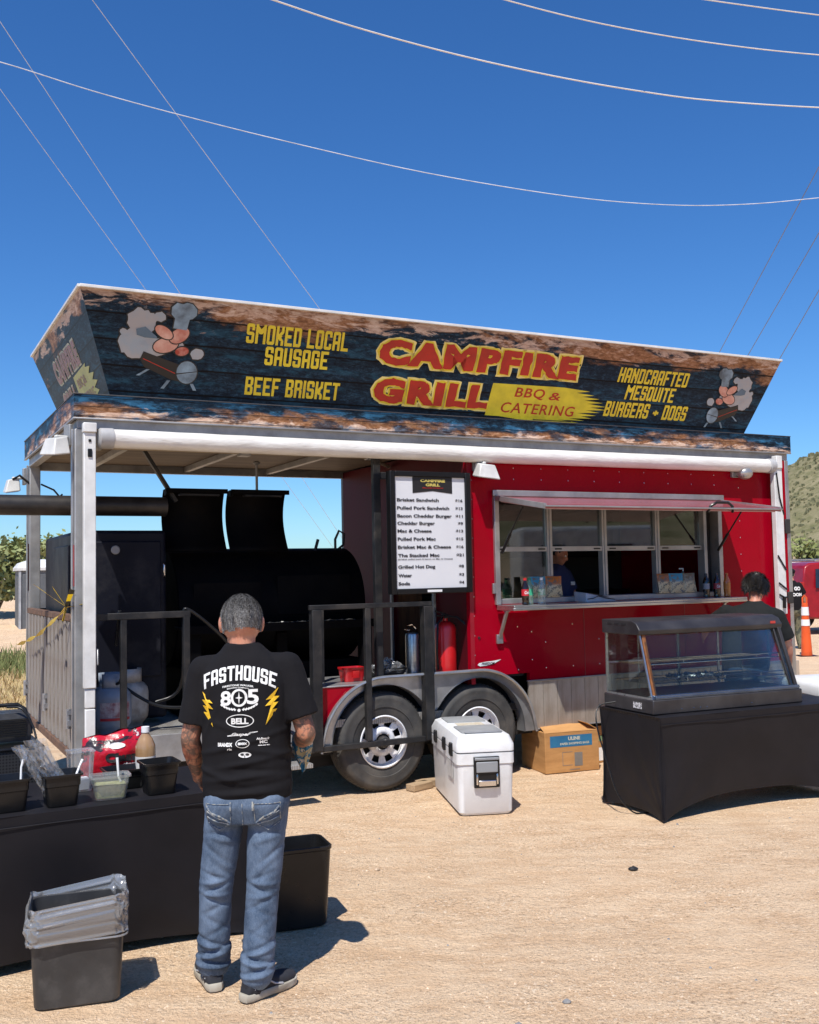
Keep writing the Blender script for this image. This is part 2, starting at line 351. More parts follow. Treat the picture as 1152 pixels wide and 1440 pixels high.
# charred-wood print: horizontal planks, slate, teal, copper, cream
def wood_print(name, seed, fascia=False, hz=5.6):
    g = NT(name); v = g.coord(off=(seed, 0, seed*.3))
    sep = g.n('SeparateXYZ', {'Vector': g.coord()}); z = sep.outputs[2]
    big = g.noise(g.coord((.75, .75, 2.4), off=(seed, seed, 0)), 1.25, 7, .62, .6)
    med = g.noise(g.coord((1, 1, 4), off=(seed*2, 0, 1)), 3.2, 8, .7, .4)
    fine = g.noise(g.coord((1, 1, 3.2), off=(0, seed, 2)), 13, 7, .72, .5)
    crk = g.n('TexVoronoi', {'Vector': g.coord((1, 1, 2.6)), 'Scale': 26}, feature='DISTANCE_TO_EDGE').outputs[0]
    base = g.ramp(fine, [(.3, (.003, .006, .012)), (.5, (.011, .028, .050)), (.66, (.032, .075, .118)), (.8, (.10, .18, .25))])
    base = g.mix(g.ramp(crk, [(0, .75), (.09, 0.)]), base, (.006, .008, .01))
    teal = g.mix(fine, (.012, .045, .09), (.07, .30, .55) if fascia else (.04, .17, .25))
    base = g.mix(g.math('MULTIPLY', g.ramp(med, [(.5, 0.), (.62, 1.)]), .8 if fascia else .55), base, teal)
    copper = g.ramp(fine, [(.25, (.05, .022, .013)), (.5, (.30, .14, .065)), (.75, (.62, .38, .23))])
    cream = g.ramp(fine, [(.2, (.12, .07, .05)), (.45, (.6, .4, .29)), (.75, (.85, .72, .58))])
    if fascia:
        f = g.math('ADD', big, g.math('MULTIPLY', g.math('SUBTRACT', 3.06, z), 1.3))
        colr = g.mix(g.ramp(f, [(.47, 0.), (.56, 1.)]), base, copper)
        f2 = g.math('ADD', med, g.math('MULTIPLY', g.math('SUBTRACT', 3.045, z), 2.6))
        colr = g.mix(g.ramp(f2, [(.56, 0.), (.63, 1.)]), colr, cream)
        dark = g.noise(g.coord((1, 1, 3), off=(seed*3, 0, 0)), 2.3, 6, .65)
        colr = g.mix(g.ramp(dark, [(.5, 0.), (.58, .85)]), colr, base)
    else:
        up_ = g.math('MULTIPLY', g.math('SUBTRACT', z, 3.58), .42)
        f = g.math('ADD', big, up_)
        colr = g.mix(g.ramp(f, [(.60, 0.), (.66, 1.)]), base, copper)
        f2 = g.math('ADD', med, g.math('MULTIPLY', g.math('SUBTRACT', z, 3.74), 1.0))
        colr = g.mix(g.math('MULTIPLY', g.ramp(f2, [(.585, 0.), (.65, 1.)]), .85), colr, cream)
    # plank joints
    wob = g.math('ADD', z, g.math('MULTIPLY', g.noise(g.coord((.6, .6, 0)), 2, 3), .02))
    fr = g.math('FRACT', g.math('MULTIPLY', wob, hz))
    j = g.ramp(fr, [(0, 1.), (.05, 1.), (.085, 0.), (.5, 0.), (.9, .35)])
    colr = g.mix(g.math('MULTIPLY', j, .95), colr, (.004, .004, .005))
    return g.finish(colr, .45, 0, g.bump(fine, .03, .002), .12, 0)
sign_print = wood_print('charred_plank_print', 3.1)
sign_print_side = wood_print('charred_plank_side_print', 9.7)
fascia_print = wood_print('fascia_plank_print', 5.3, True, 14)
# thin clear sheet: reflects a little, lets the rest through
def glass(name, tint=(.95, .98, .97), refl=.06, rough=.02, amount=.03, bump=0, gmax=.6):
    g = NT(name)
    fr = g.n('Fresnel', {'IOR': 1.45}).outputs[0]
    f = g.math('MULTIPLY', g.math('ADD', fr, refl), gmax, True)
    nrm = g.bump(g.noise(g.coord(), 18, 4, .6), bump, .01) if bump else None
    gl = g.n('BsdfGlossy', {'Color': (1, 1, 1), 'Roughness': rough}); tr = g.n('BsdfTransparent', {'Color': tint})
    if nrm is not None: g.t.links.new(nrm, gl.inputs['Normal'])
    m1 = g.n('MixShader', {0: f, 1: tr.outputs[0], 2: gl.outputs[0]})
    df = g.n('BsdfDiffuse', {'Color': (.7, .7, .7)})
    m2 = g.n('MixShader', {0: amount, 1: m1.outputs[0], 2: df.outputs[0]})
    g.t.links.new(m2.outputs[0], g.out.inputs[0]); return g.m
clear_glass = glass('clear_glass', (.80, .85, .85), .0, .02, .003, gmax=.34)
window_glass = glass('window_glass', (.5, .53, .53), .06, .02, .004, gmax=.8)
bag_film = glass('plastic_film', (.86, .88, .9), .12, .18, .1, .9)
liner_film = glass('bin_liner_film', (.74, .75, .77), .12, .22, .20, .3, gmax=.8)

# ------------------------------------------------------------------ ground
def ground_mat():
    g = NT('desert_dirt'); v = g.coord()
    big = g.noise(g.coord((1, 1.6, 1)), .5, 5, .6); mid = g.noise(g.coord((.7, 1.5, 1)), 3.2, 8, .72); fine = g.noise(v, 70, 4, .75); grit = g.noise(v, 230, 3, .7)
    c = g.mix(g.ramp(big, [(.3, 0.), (.7, 1.)]), (.80, .55, .335), (.71, .48, .29))
    c = g.mix(g.ramp(mid, [(.42, 0.), (.58, 1.)]), c, (.86, .63, .41))
    sp1 = g.noise(g.coord(off=(5, 2, 0)), 48, 3, .65); sp2 = g.noise(g.coord(off=(1, 7, 0)), 105, 3, .7); gt = g.ramp(g.noise(g.coord((1, 1.3, 1), off=(3, 3, 0)), .9, 4, .6), [(.38, .25), (.6, 1.)])
    c = g.mix(g.math('MULTIPLY', g.ramp(sp1, [(.30, 1.), (.42, 0.)]), g.math('MULTIPLY', gt, .9)), c, (.30, .18, .10)); c = g.mix(g.math('MULTIPLY', g.ramp(sp2, [(.33, 1.), (.45, 0.)]), g.math('MULTIPLY', gt, .95)), c, (.25, .155, .09))
    c = g.mix(g.math('MULTIPLY', g.ramp(sp1, [(.58, 0.), (.68, 1.)]), g.math('MULTIPLY', gt, .85)), c, (1.0, .84, .64))
    c = g.mix(g.math('MULTIPLY', g.ramp(fine, [(.3, 1.), (.5, 0.)]), .5), c, (.36, .24, .15))
    c = g.mix(g.math('MULTIPLY', g.ramp(grit, [(.56, 0.), (.72, 1.)]), .6), c, (.85, .7, .53))
    c = g.mix(g.math('MULTIPLY', g.ramp(grit, [(.27, 1.), (.4, 0.)]), .6), c, (.27, .18, .12))
    vo = g.n('TexVoronoi', {'Vector': v, 'Scale': 95}); gate = g.ramp(g.noise(v, 1.1, 4, .6), [(.45, 0.), (.6, 1.)])
    peb = g.math('MULTIPLY', g.ramp(vo.outputs[0], [(.18, 1.), (.3, 0.)]), g.math('MULTIPLY', gate, .7))
    c = g.mix(peb, c, g.mix(vo.outputs[1], (.66, .54, .42), (.42, .31, .22)))
    h = g.math('ADD', g.math('MULTIPLY', g.noise(g.coord(off=(2, 4, 0)), 11, 5, .65), 1.6), g.math('MULTIPLY', sp1, .9)); h = g.math('ADD', h, g.math('MULTIPLY', fine, .6)); h = g.math('ADD', g.math('MULTIPLY', h, 1.), g.math('ADD', g.math('MULTIPLY', grit, .35), g.math('ADD', g.math('MULTIPLY', mid, 1.6), g.math('MULTIPLY', peb, .35))))
    return g.finish(c, .93, 0, g.bump(h, 1.0, .02), .15)
dirt = ground_mat()
b = MB()
def gz(x, y):
    d = math.hypot(x-1, y-6); k = max(0, min(1, (d-9)/8))
    near = .012*noise.noise((x*.9, y*1.2, 0)) + .006*noise.noise((x*3, y*3, 4))
    far = .16*noise.noise((x*.12, y*.12, 2))*k
    if x < -4 and y > 16: far += .8*max(0, min(1, (y-17)/20))*max(0, min(1, (-x-4)/4))*(1+.4*noise.noise((x*.3, y*.3, 1)))
    return near*(1-k) + far - .004
xs = sorted(set([round(-8+.2*i, 3) for i in range(90)] + [-600, -300, -150, -80, -50, -36, -28, -22, -18, -16, -14, -12.5, -11, -10, -9, 12, 14, 16, 18, 21, 25, 30, 40, 60, 100, 200, 400, 700]))
ys = sorted(set([round(1+.2*i, 3) for i in range(90)] + [-600, -200, -80, -30, -15, -8, -4, -1, 20, 21, 22.5, 24, 26, 28, 30, 33, 36, 40, 46, 54, 64, 80, 110, 160, 240, 400, 700, 1200]))
vs = [(x, y, gz(x, y)) for y in ys for x in xs]; nx = len(xs)
b.add(vs, [(j*nx+i, j*nx+i+1, (j+1)*nx+i+1, (j+1)*nx+i) for j in range(len(ys)-1) for i in range(nx-1)])
b.build('ground', dirt, smooth=180, kind='structure')
# loose gravel: real stones joined as one
def stones(n, fn, sz, seed):
    rnd = random.Random(seed); b = MB()
    for _ in range(n):
        x, y = fn(rnd); s = sz(rnd); a = rnd.random()*6.28
        vs = []
        for k in range(5):
            t = a+k*1.257; q = s*(.7+.5*rnd.random()); vs.append((x+q*math.cos(t), y+q*math.sin(t)*.8, gz(x, y)-.001))
        vs.append((x+s*.2, y, gz(x, y)+s*(.5+.4*rnd.random()))); vs.append((x-s*.3, y+s*.2, gz(x, y)+s*(.4+.4*rnd.random())))
        b.add(vs, [(0, 1, 5), (1, 2, 5), (2, 6, 5), (2, 3, 6), (3, 4, 6), (4, 0, 6), (0, 5, 6)])
    return b
g = NT('gravel_stone'); v = g.coord(); oi = g.n('TexWhiteNoise', {0: g.n('VectorMath', {0: v, 1: (.06, .06, .06)}, operation='SNAP').outputs[0]})
gravel_m = g.finish(g.mix(oi.outputs[0], (.72, .56, .40), (.30, .22, .15)), .9)
grey_stone = mat('grey_stone', (.16, .16, .165), .8, 0, col2=(.3, .29, .27), scale=30)
def gfn(r):
    while True:
        y = 3.4+r.random()**1.2*6.5; x = -1.6+r.random()*6.5
        dens = noise.noise((x*.8, y*.8, 5))*.5+.45
        if r.random() < dens: return x, y
stones(9000, gfn, lambda r: .003+.0065*r.random()**3, 3).build('gravel', gravel_m, kind='stuff')
stones(70, lambda r: (-1.5+6*r.random(), 3.6+5*r.random()), lambda r: .005+.008*r.random()**2, 8).build('pebbles', grey_stone, kind='stuff')
for x, y, s, lab, mm in ((1.29, 6.19, .024, 'small black rock lying alone on the dirt before the draped table', black_print),
                     (-.24, 6.3, .014, 'small tan stone lying on open dirt between bin and cooler', gravel_m),
                     (.61, 4.35, .016, 'grey stone on the gravel, largest of the few in the middle foreground', grey_stone),
                     (.39, 4.15, .013, 'dark angular stone on the gravel just left of the grey one', grey_stone)):
    rr = random.Random(s*1000); bb = MB(); bb.ell((0, 0, s*.35), (s*1.2, s*.85, s*.6), 8, 6)
    bb.v = [(p[0]*(1+.3*noise.noise((p[0]*60, p[1]*60, s*90))), p[1], p[2]*(1+.4*noise.noise((p[0]*70, p[1]*70, 3)))) for p in bb.v]
    o = bb.build('stone', mm); o.location = (x, y, gz(x, y)); tag(o, lab, 'stone')

# ------------------------------------------------------------------ hill, far scrub
g = NT('desert_hillside'); v = g.coord()
c = g.mix(g.ramp(g.noise(v, .05, 6, .65), [(.35, 0.), (.65, 1.)]), (.27, .235, .14), (.20, .18, .10))
c = g.mix(g.ramp(g.noise(g.coord(off=(9, 4, 0)), .25, 6, .7), [(.45, 0.), (.65, 1.)]), c, (.13, .13, .06))
sep = g.n('SeparateXYZ', {'Vector': v})
c = g.mix(g.ramp(g.math('MULTIPLY', sep.outputs[2], .02), [(.04, 1.), (.10, 0.)]), c, (.42, .31, .19))
hill_m = g.finish(c, .95, 0, g.bump(g.noise(v, 1.2, 5, .7), .6, .5), .1)
def hz_(x, y):
    t = max(0, min(1, (x-70)/75)); ridge = math.exp(-((y-330)/95)**2)
    far = max(0, min(1, (x-20)/90))
    return 40*(.35*far+.65*(t*t*(3-2*t)))*ridge*(1+.12*noise.noise((x*.02, y*.02, 0))) + 2.0*noise.noise((x*.05, y*.05, 3))*ridge - .5
b = MB(); NU, NV = 90, 60
b.grid(lambda a, c_: (20+380*a, 140+330*c_, hz_(20+380*a, 140+330*c_)), NU, NV)
b.build('hill', hill_m, smooth=180, kind='structure')
b = MB(); b.grid(lambda a, c_: (70+260*a, -330+440*c_, 46*math.exp(-((a-.55)/.32)**2)*(1-max(0, c_-.86)/.14)*(1+.15*noise.noise((a*9, c_*12, 0)))+2*noise.noise((a*40, c_*50, 3))-1.5), 50, 60)
b.build('hill', hill_m, smooth=180, kind='structure')  # unseen continuation of the hill, added to darken reflections in panes and wall
scrub_m = mat('desert_scrub', (.13, .135, .07), .9, 0, col2=(.22, .2, .11), scale=.8)
rnd = random.Random(5); b = MB()
for _ in range(6500):
    x = 70+rnd.random()*150; y = 150+rnd.random()*185; s = .3+.6*rnd.random()**2; z = hz_(x, y)
    for q in range(3):
        a = rnd.random()*3.14; dx, dy = math.cos(a)*s, math.sin(a)*s
        b.add([(x-dx, y-dy, z-.2), (x+dx, y+dy, z-.2), (x+dx*.8+rnd.random()*.4, y+dy*.8, z+s*(.7+.5*rnd.random())), (x-dx*.7, y-dy*.7, z+s*(.6+.6*rnd.random()))], [(0, 1, 2, 3)])
b.build('hillside_scrub', scrub_m, kind='stuff')
leaf_m = mat('olive_leaf', (.17, .21, .07), .7, 0, col2=(.28, .29, .12), scale=1.5)
leaf_pale = mat('yellow_green_leaf', (.2, .22, .06), .7, 0, col2=(.12, .15, .05), scale=2)
bark = mat('grey_bark', (.16, .13, .1), .9, 0, bump=.4, bscale=20)
def bush(name, label, x, y, w, h, n, seed, lm, z0=0, cat='bush', leaf=.06):
    rnd = random.Random(seed); t = thing(name, label, cat, (x, y, z0)); tb = MB(); lb = MB(); tips = []
    for k in range(13):
        a = rnd.random()*6.28; l = h*(.5+.5*rnd.random()); sp = w*.5*rnd.random()
        p = [Vector((.06*math.cos(a), .06*math.sin(a), -.1))]
        for q in range(1, 6):
            f = q/5; p.append(Vector((sp*math.cos(a)*f**1.2+.1*h*rnd.uniform(-.5, .5), sp*math.sin(a)*f**1.2+.1*h*rnd.uniform(-.5, .5), l*f)))
        tb.tube(p, [.02*h*(1-.16*q) for q in range(6)], 5); tips += p[2:]
    for _ in range(n):
        c = rnd.choice(tips)+Vector((rnd.gauss(0, w*.1), rnd.gauss(0, w*.1), rnd.gauss(0, h*.07)))
        if c.z < h*.12: continue
        s = leaf*(.5+rnd.random()); d = Vector((rnd.gauss(0, 1), rnd.gauss(0, 1), rnd.gauss(0, 1))).normalized(); e = d.orthogonal().normalized()
        lb.add([c-d*s, c+e*s*.5, c+d*s, c-e*s*.5], [(0, 1, 2, 3)])
    tb.build('trunk', bark, t); lb.build('crown', lm, t); return t
bush('scrub_tree', 'tall olive green mesquite tree at the left edge behind the grey toilet trailer', -13.6, 33.5, 3.0, 2.1, 5200, 1, leaf_m, .9, 'tree', .11)
bush('scrub_tree', 'paler mesquite tree in the gap between the grey toilet trailer and the smoker post', -12.4, 35.5, 2.6, 2.2, 3000, 2, leaf_pale, .9, 'tree', .1)
bush('desert_bush', 'grey twiggy bush low at the left edge on the dirt bank', -12.9, 29, 2.0, 1.2, 900, 3, mat('grey_twig', (.25, .22, .17), .9), .7, leaf=.05)
bush('desert_bush', 'yellow green palo verde bush on the flat before the hill, above the parked vehicles', 30.5, 78, 4, 3.6, 1500, 4, leaf_pale, 0, leaf=.22)
gm = mat('dry_grass', (.5, .38, .18), .9, 0, col2=(.36, .29, .14), scale=.6); gg = mat('green_weed', (.13, .17, .05), .9, 0, col2=(.25, .24, .09), scale=1.2)
def blades(n, fn, h, seed):
    rnd = random.Random(seed); b = MB()
    for _ in range(n):
        x, y = fn(rnd); z = gz(x, y); hh = h*(.4+rnd.random()); a = rnd.random()*3.14; w = .012+.012*rnd.random(); lx, ly = rnd.gauss(0, .4)*hh, rnd.gauss(0, .4)*hh
        b.add([(x-w*math.cos(a), y-w*math.sin(a), z), (x+w*math.cos(a), y+w*math.sin(a), z), (x+lx, y+ly, z+hh)], [(0, 1, 2)])
    return b
blades(14000, lambda r: (-9.6+5.6*r.random(), 13+9.5*r.random()), .10, 1).build('dry_grass', gm, kind='stuff')
blades(6000, lambda r: (-10.5+5*r.random(), 19.5+2.6*r.random()+.6*r.gauss(0, 1)), .2, 2).build('green_weeds', gg, kind='stuff')

# ------------------------------------------------------------------ overhead wires
wire_m = mat('pale_cable', (.8, .76, .7), .4, .0, col2=(.7, .66, .6)); wire_d = mat('dark_cable', (.2, .2, .21), .5, .3)
F = 1435.0
def ray(px, py):
    return fwd + rt*((px-576)/F) - up*((py-720)/F)
# each wire hangs at its own distance; its points lie on one steep plane there
def wire(px, Y0, Y1, r, m_, label, sag=None):
    P = []
    n = len(px)
    for i, (x, y) in enumerate(px):
        d = ray(x, y); Y = Y0+(Y1-Y0)*i/(n-1); P.append(Vector((0, 0, 1.8))+d*(Y/d.y))
    Q = []
    for i in range(n-1):     # smooth
        a, b_, c_, d_ = P[max(i-1, 0)], P[i], P[i+1], P[min(i+2, n-1)]
        for k in range(6):
            t = k/6; Q.append(.5*((2*b_)+(c_-a)*t+(2*a-5*b_+4*c_-d_)*t*t+(3*b_-a-3*c_+d_)*t**3))
    Q.append(P[-1]); bb = MB(); bb.tube(Q, r, 6); return tag(bb.build('overhead_wire', m_, smooth=80), label, 'wire', 'wires crossing the sky')
wire([(250, -46), (385, 0), (500, 38), (640, 76), (780, 107), (900, 128), (1000, 141), (1152, 151), (1320, 155)], 13, 19, .012, wire_m, 'thick tan cable sagging across the upper right sky, lowest of the three in that corner')
wire([(-150, 50), (0, 87), (128, 127), (248, 160), (400, 198), (600, 243), (800, 276), (940, 288), (1050, 287), (1152, 278), (1300, 262)], 16, 24, .0085, mat('light_cable', (.7, .74, .8), .4, .0), 'thin pale cable sagging across the whole width of the sky above the sign')
wire([(560, -45), (712, 0), (850, 34), (1000, 60), (1152, 77), (1320, 86)], 15, 21, .0115, wire_m, 'tan cable in the upper right corner between two others, the middle one')
wire([(900, -16), (997, 0), (1152, 21), (1300, 38)], 16, 21, .0125, wire_m, 'short stretch of cable cutting the very top right corner of the sky')
for (a, b_, Y0, Y1, lab) in (((75, -75), (740, 829), 30, 62, 'straight pale wire running down from the top left, ending behind the word SMOKED'),
                   ((-55, -53), (521, 817), 30, 62, "straight pale wire, right hand one of the pair behind the sign's left corner"),
                   ((-90, 1), (504, 819), 34, 66, "straight pale wire, left hand one of the pair behind the sign's left corner")):
    wire([a, b_], Y0, Y1, .011, mat('grey_wire', (.6, .64, .7), .4, .0), lab)
for (a, b_, lab) in (((1200, 145), (850, 797), 'thin dark wire at the right sky, nearest the sign of the three there'), ((1230, 193), (880, 796), 'thin dark wire at the right sky, middle of the three there'),
                ((1230, 272), (930, 795), 'thin dark wire at the right sky, outermost of the three there')):
    wire([a, b_], 34, 80, .016, wire_d, lab)
# ------------------------------------------------------------------ food trailer
TO = Vector((-.257, 8.524, 0)); TR = R(27.4)
TUv = Vector((math.cos(TR), math.sin(TR), 0)); TVv = Vector((-math.sin(TR), math.cos(TR), 0))
def TW(u, v, z): return TO + TUv*u + TVv*v + Vector((0, 0, z))
tr = thing('food_trailer', 'long red barbecue trailer with open porch and flared wood-print sign on its roof', 'food trailer', TO, TR)
def B(name, m_, *boxes, bevel=0, parent=tr, **k):
    b = MB()
    for x in boxes: b.box(*x)
    return b.build(name, m_, parent, bevel=bevel, **k)
U0, U1, VB = -2.43, 4.79, 2.75
# walls of the kitchen
wall = B('wall', red_paint, (.86, 1.15, 0, .05, .885, 2.90), (3.77, U1-.01, 0, .05, .81, 2.90), (1.15, 3.77, 0, .05, 2.47, 2.90), (1.47, 3.77, 0, .05, .81, 1.50), (1.15, 1.47, 0, .05, .885, 1.50))
B('back_wall', interior_wall, (.86, U1-.01, VB-.05, VB, .56, 2.90)); B('end_wall', red_paint, (U1-.06, U1-.01, .052, VB-.052, .56, 2.90))
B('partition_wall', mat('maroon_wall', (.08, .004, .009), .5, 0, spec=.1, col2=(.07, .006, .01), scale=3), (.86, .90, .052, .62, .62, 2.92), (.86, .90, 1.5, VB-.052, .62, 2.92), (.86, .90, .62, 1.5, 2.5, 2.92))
B('door_frame', galv_dull, (.835, .858, .60, .64, .62, 2.52), (.835, .858, 1.48, 1.52, .62, 2.52), (.835, .858, .64, 1.48, 2.48, 2.52), bevel=.003)
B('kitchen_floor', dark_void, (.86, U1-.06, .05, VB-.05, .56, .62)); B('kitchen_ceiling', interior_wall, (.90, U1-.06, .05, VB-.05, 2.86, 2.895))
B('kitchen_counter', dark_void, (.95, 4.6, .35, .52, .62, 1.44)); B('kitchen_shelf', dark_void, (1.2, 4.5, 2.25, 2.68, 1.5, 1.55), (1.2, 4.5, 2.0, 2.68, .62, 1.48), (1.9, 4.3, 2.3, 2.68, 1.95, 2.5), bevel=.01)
B('cupboard', brown_wood, (.92, 1.25, 1.6, 2.2, .62, 2.2), bevel=.01)
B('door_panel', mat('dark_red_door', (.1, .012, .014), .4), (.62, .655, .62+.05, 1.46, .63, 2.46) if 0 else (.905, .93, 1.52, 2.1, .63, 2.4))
# seams, rivets
b = MB()
for k in range(14): pass
rv = MB()
def rivet(u, z, v=-.002, r=.006):
    rv.add([(u+r*math.cos(a*1.047), v, z+r*math.sin(a*1.047)) for a in range(6)]+[(u, v-.004, z)], [(a, (a+1) % 6, 6) for a in range(6)])
for z in [.9+.17*k for k in range(12)]:
    for u in (.905, 4.08, 4.68):
        rivet(u, z)
for u in [1.35+.3*k for k in range(9)]: rivet(u, 2.72); rivet(u, 2.62); rivet(u, 1.30 if int(u*10) % 2 else 1.15); rivet(u, .92)
for z in (1.0, 1.25): rivet(.87, z); rivet(1.5, z)
rv.build('rivet', chrome, tr, kind='stuff')
B('seam_trim', mat('red_trim', (.3, .01, .022), .35), (.862, .90, -.006, 0, .82, 2.89))
for u in (2.08, 3.3, 4.1): B('seam_trim', mat('red_trim', (.3, .01, .022), .35), (u, u+.006, -.0025, 0, .82, 1.45))
B('corner_trim', galv, (U1-.045, U1+.004, -.008, .05, .38, 2.90), bevel=.004)
# skirt of separate metal strips under the red wall
sk_m = mat('skirt_metal', (.62, .55, .47), .42, .6, col2=(.46, .38, .3), scale=4, rvar=.12, stretch=(3, 1, .6), dirt=(.42, .3, .2), dscale=3, damt=.6, bump=.1, bscale=50)
me = MB().box(0, .15, -.004, .02, .385, .802).mesh('skirt_panel')
k = 0; u = 1.455
while u < 4.7:
    piece('skirt_panel', me, sk_m, tr, (u, 0, 0)); u += .154
B('skirt_rail', galv, (1.44, U1-.05, -.012, .012, .803, .818), (1.44, U1-.05, -.008, .016, .375, .385), bevel=.003)
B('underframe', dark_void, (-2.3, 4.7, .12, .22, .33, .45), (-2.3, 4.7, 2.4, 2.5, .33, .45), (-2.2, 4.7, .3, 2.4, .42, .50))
# deck
deck_m = NT('tread_plate'); vv = deck_m.coord((1, 1, 1)); w = deck_m.n('TexWave', {'Vector': vv, 'Scale': 16., 'Distortion': 0.}, bands_direction='X').outputs[1]
w2 = deck_m.ramp(w, [(.55, 0.), (.8, 1.)])
cc = deck_m.mix(deck_m.ramp(deck_m.noise(vv, 5, 6, .7), [(.4, 0.), (.65, 1.)]), (.42, .41, .39), (.22, .2, .18))
cc = deck_m.mix(deck_m.math('MULTIPLY', w2, .5), cc, (.12, .11, .1))
deck_m = deck_m.finish(cc, .5, .4, deck_m.bump(w2, .5, .004))
B('deck', deck_m, (U0, .86, .012, VB, .56, .62)); B('deck_edge', galv_dull, (U0+.1, -.56, -.006, .011, .42, .632), bevel=.003)
B('deck_step', deck_m, (-1.58, -.70, -.20, -.012, .30, .335), bevel=.004)
b = MB(); b.prism([(-.575, .375+.02)] + [(.005+.555*math.cos(R(a)), .38+.555*math.sin(R(a))) for a in range(172, 112, -6)] + [(-.2, .885), (-.575, .885)], lambda a, z, t: (a, t, z), -.004, .01); b.build('wheel_box', red_paint, tr)
B('wheel_box_top', galv, (-.575, .858, -.012, .72, .886, .898), bevel=.003)
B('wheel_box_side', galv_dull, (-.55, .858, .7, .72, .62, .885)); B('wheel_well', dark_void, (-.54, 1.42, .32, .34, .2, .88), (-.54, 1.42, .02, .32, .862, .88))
# fender plate with two arches
def arc(cx, cz, r, a0, a1, n=14): return [(cx+r*math.cos(R(a0+(a1-a0)*i/n)), cz+r*math.sin(R(a0+(a1-a0)*i/n))) for i in range(n+1)]
H1, H2, HZ = 0.005, .915, .41
outer = [(H1-.575, .375)] + arc(H1, HZ-.03, .565, 172, 92, 12) + arc(H2, HZ-.03, .565, 88, 8, 12) + [(H2+.575, .375)]
inner = [(H2+.47, .375)] + arc(H2, HZ, .47, 2, 147, 16) + [(.462, .60)] + arc(H1, HZ, .47, 33, 178, 16) + [(H1-.47, .375)]
def fillstrip(bm, A, Bp, v):
    n = 60
    def res(L):
        d = [0]
        for p, q in zip(L, L[1:]): d.append(d[-1]+math.hypot(q[0]-p[0], q[1]-p[1]))
        out = []
        for i in range(n+1):
            t = d[-1]*i/n; k = max(j for j in range(len(d)) if d[j] <= t+1e-9); k = min(k, len(L)-2); f = (t-d[k])/(d[k+1]-d[k]); out.append((L[k][0]+(L[k+1][0]-L[k][0])*f, L[k][1]+(L[k+1][1]-L[k][1])*f))
        return out
    a, c_ = res(A), res(list(reversed(Bp)))
    bm.loft([[(p[0], v, p[1]) for p in a], [(p[0], v, p[1]) for p in c_]], cap=False, closed=False)
    return a, c_
b = MB(); a_, c_ = fillstrip(b, outer, inner, -.016)
b.loft([[(p[0], v, p[1]) for p in a_] for v in (-.016, -.055, -.06, 0.0)], cap=False, closed=False)
b.loft([[(p[0], v, p[1]) for p in c_] for v in (-.016, -.032, -.0, .10)], cap=False, closed=False)
b.tube([(p[0], -.058, p[1]) for p in a_], .013, 6)
b.build('fender', mat('fender_metal', (.5, .5, .5), .35, .7, col2=(.36, .36, .36), scale=4, rvar=.1, dirt=(.3, .26, .2), dscale=4, damt=.3), tr, smooth=30)
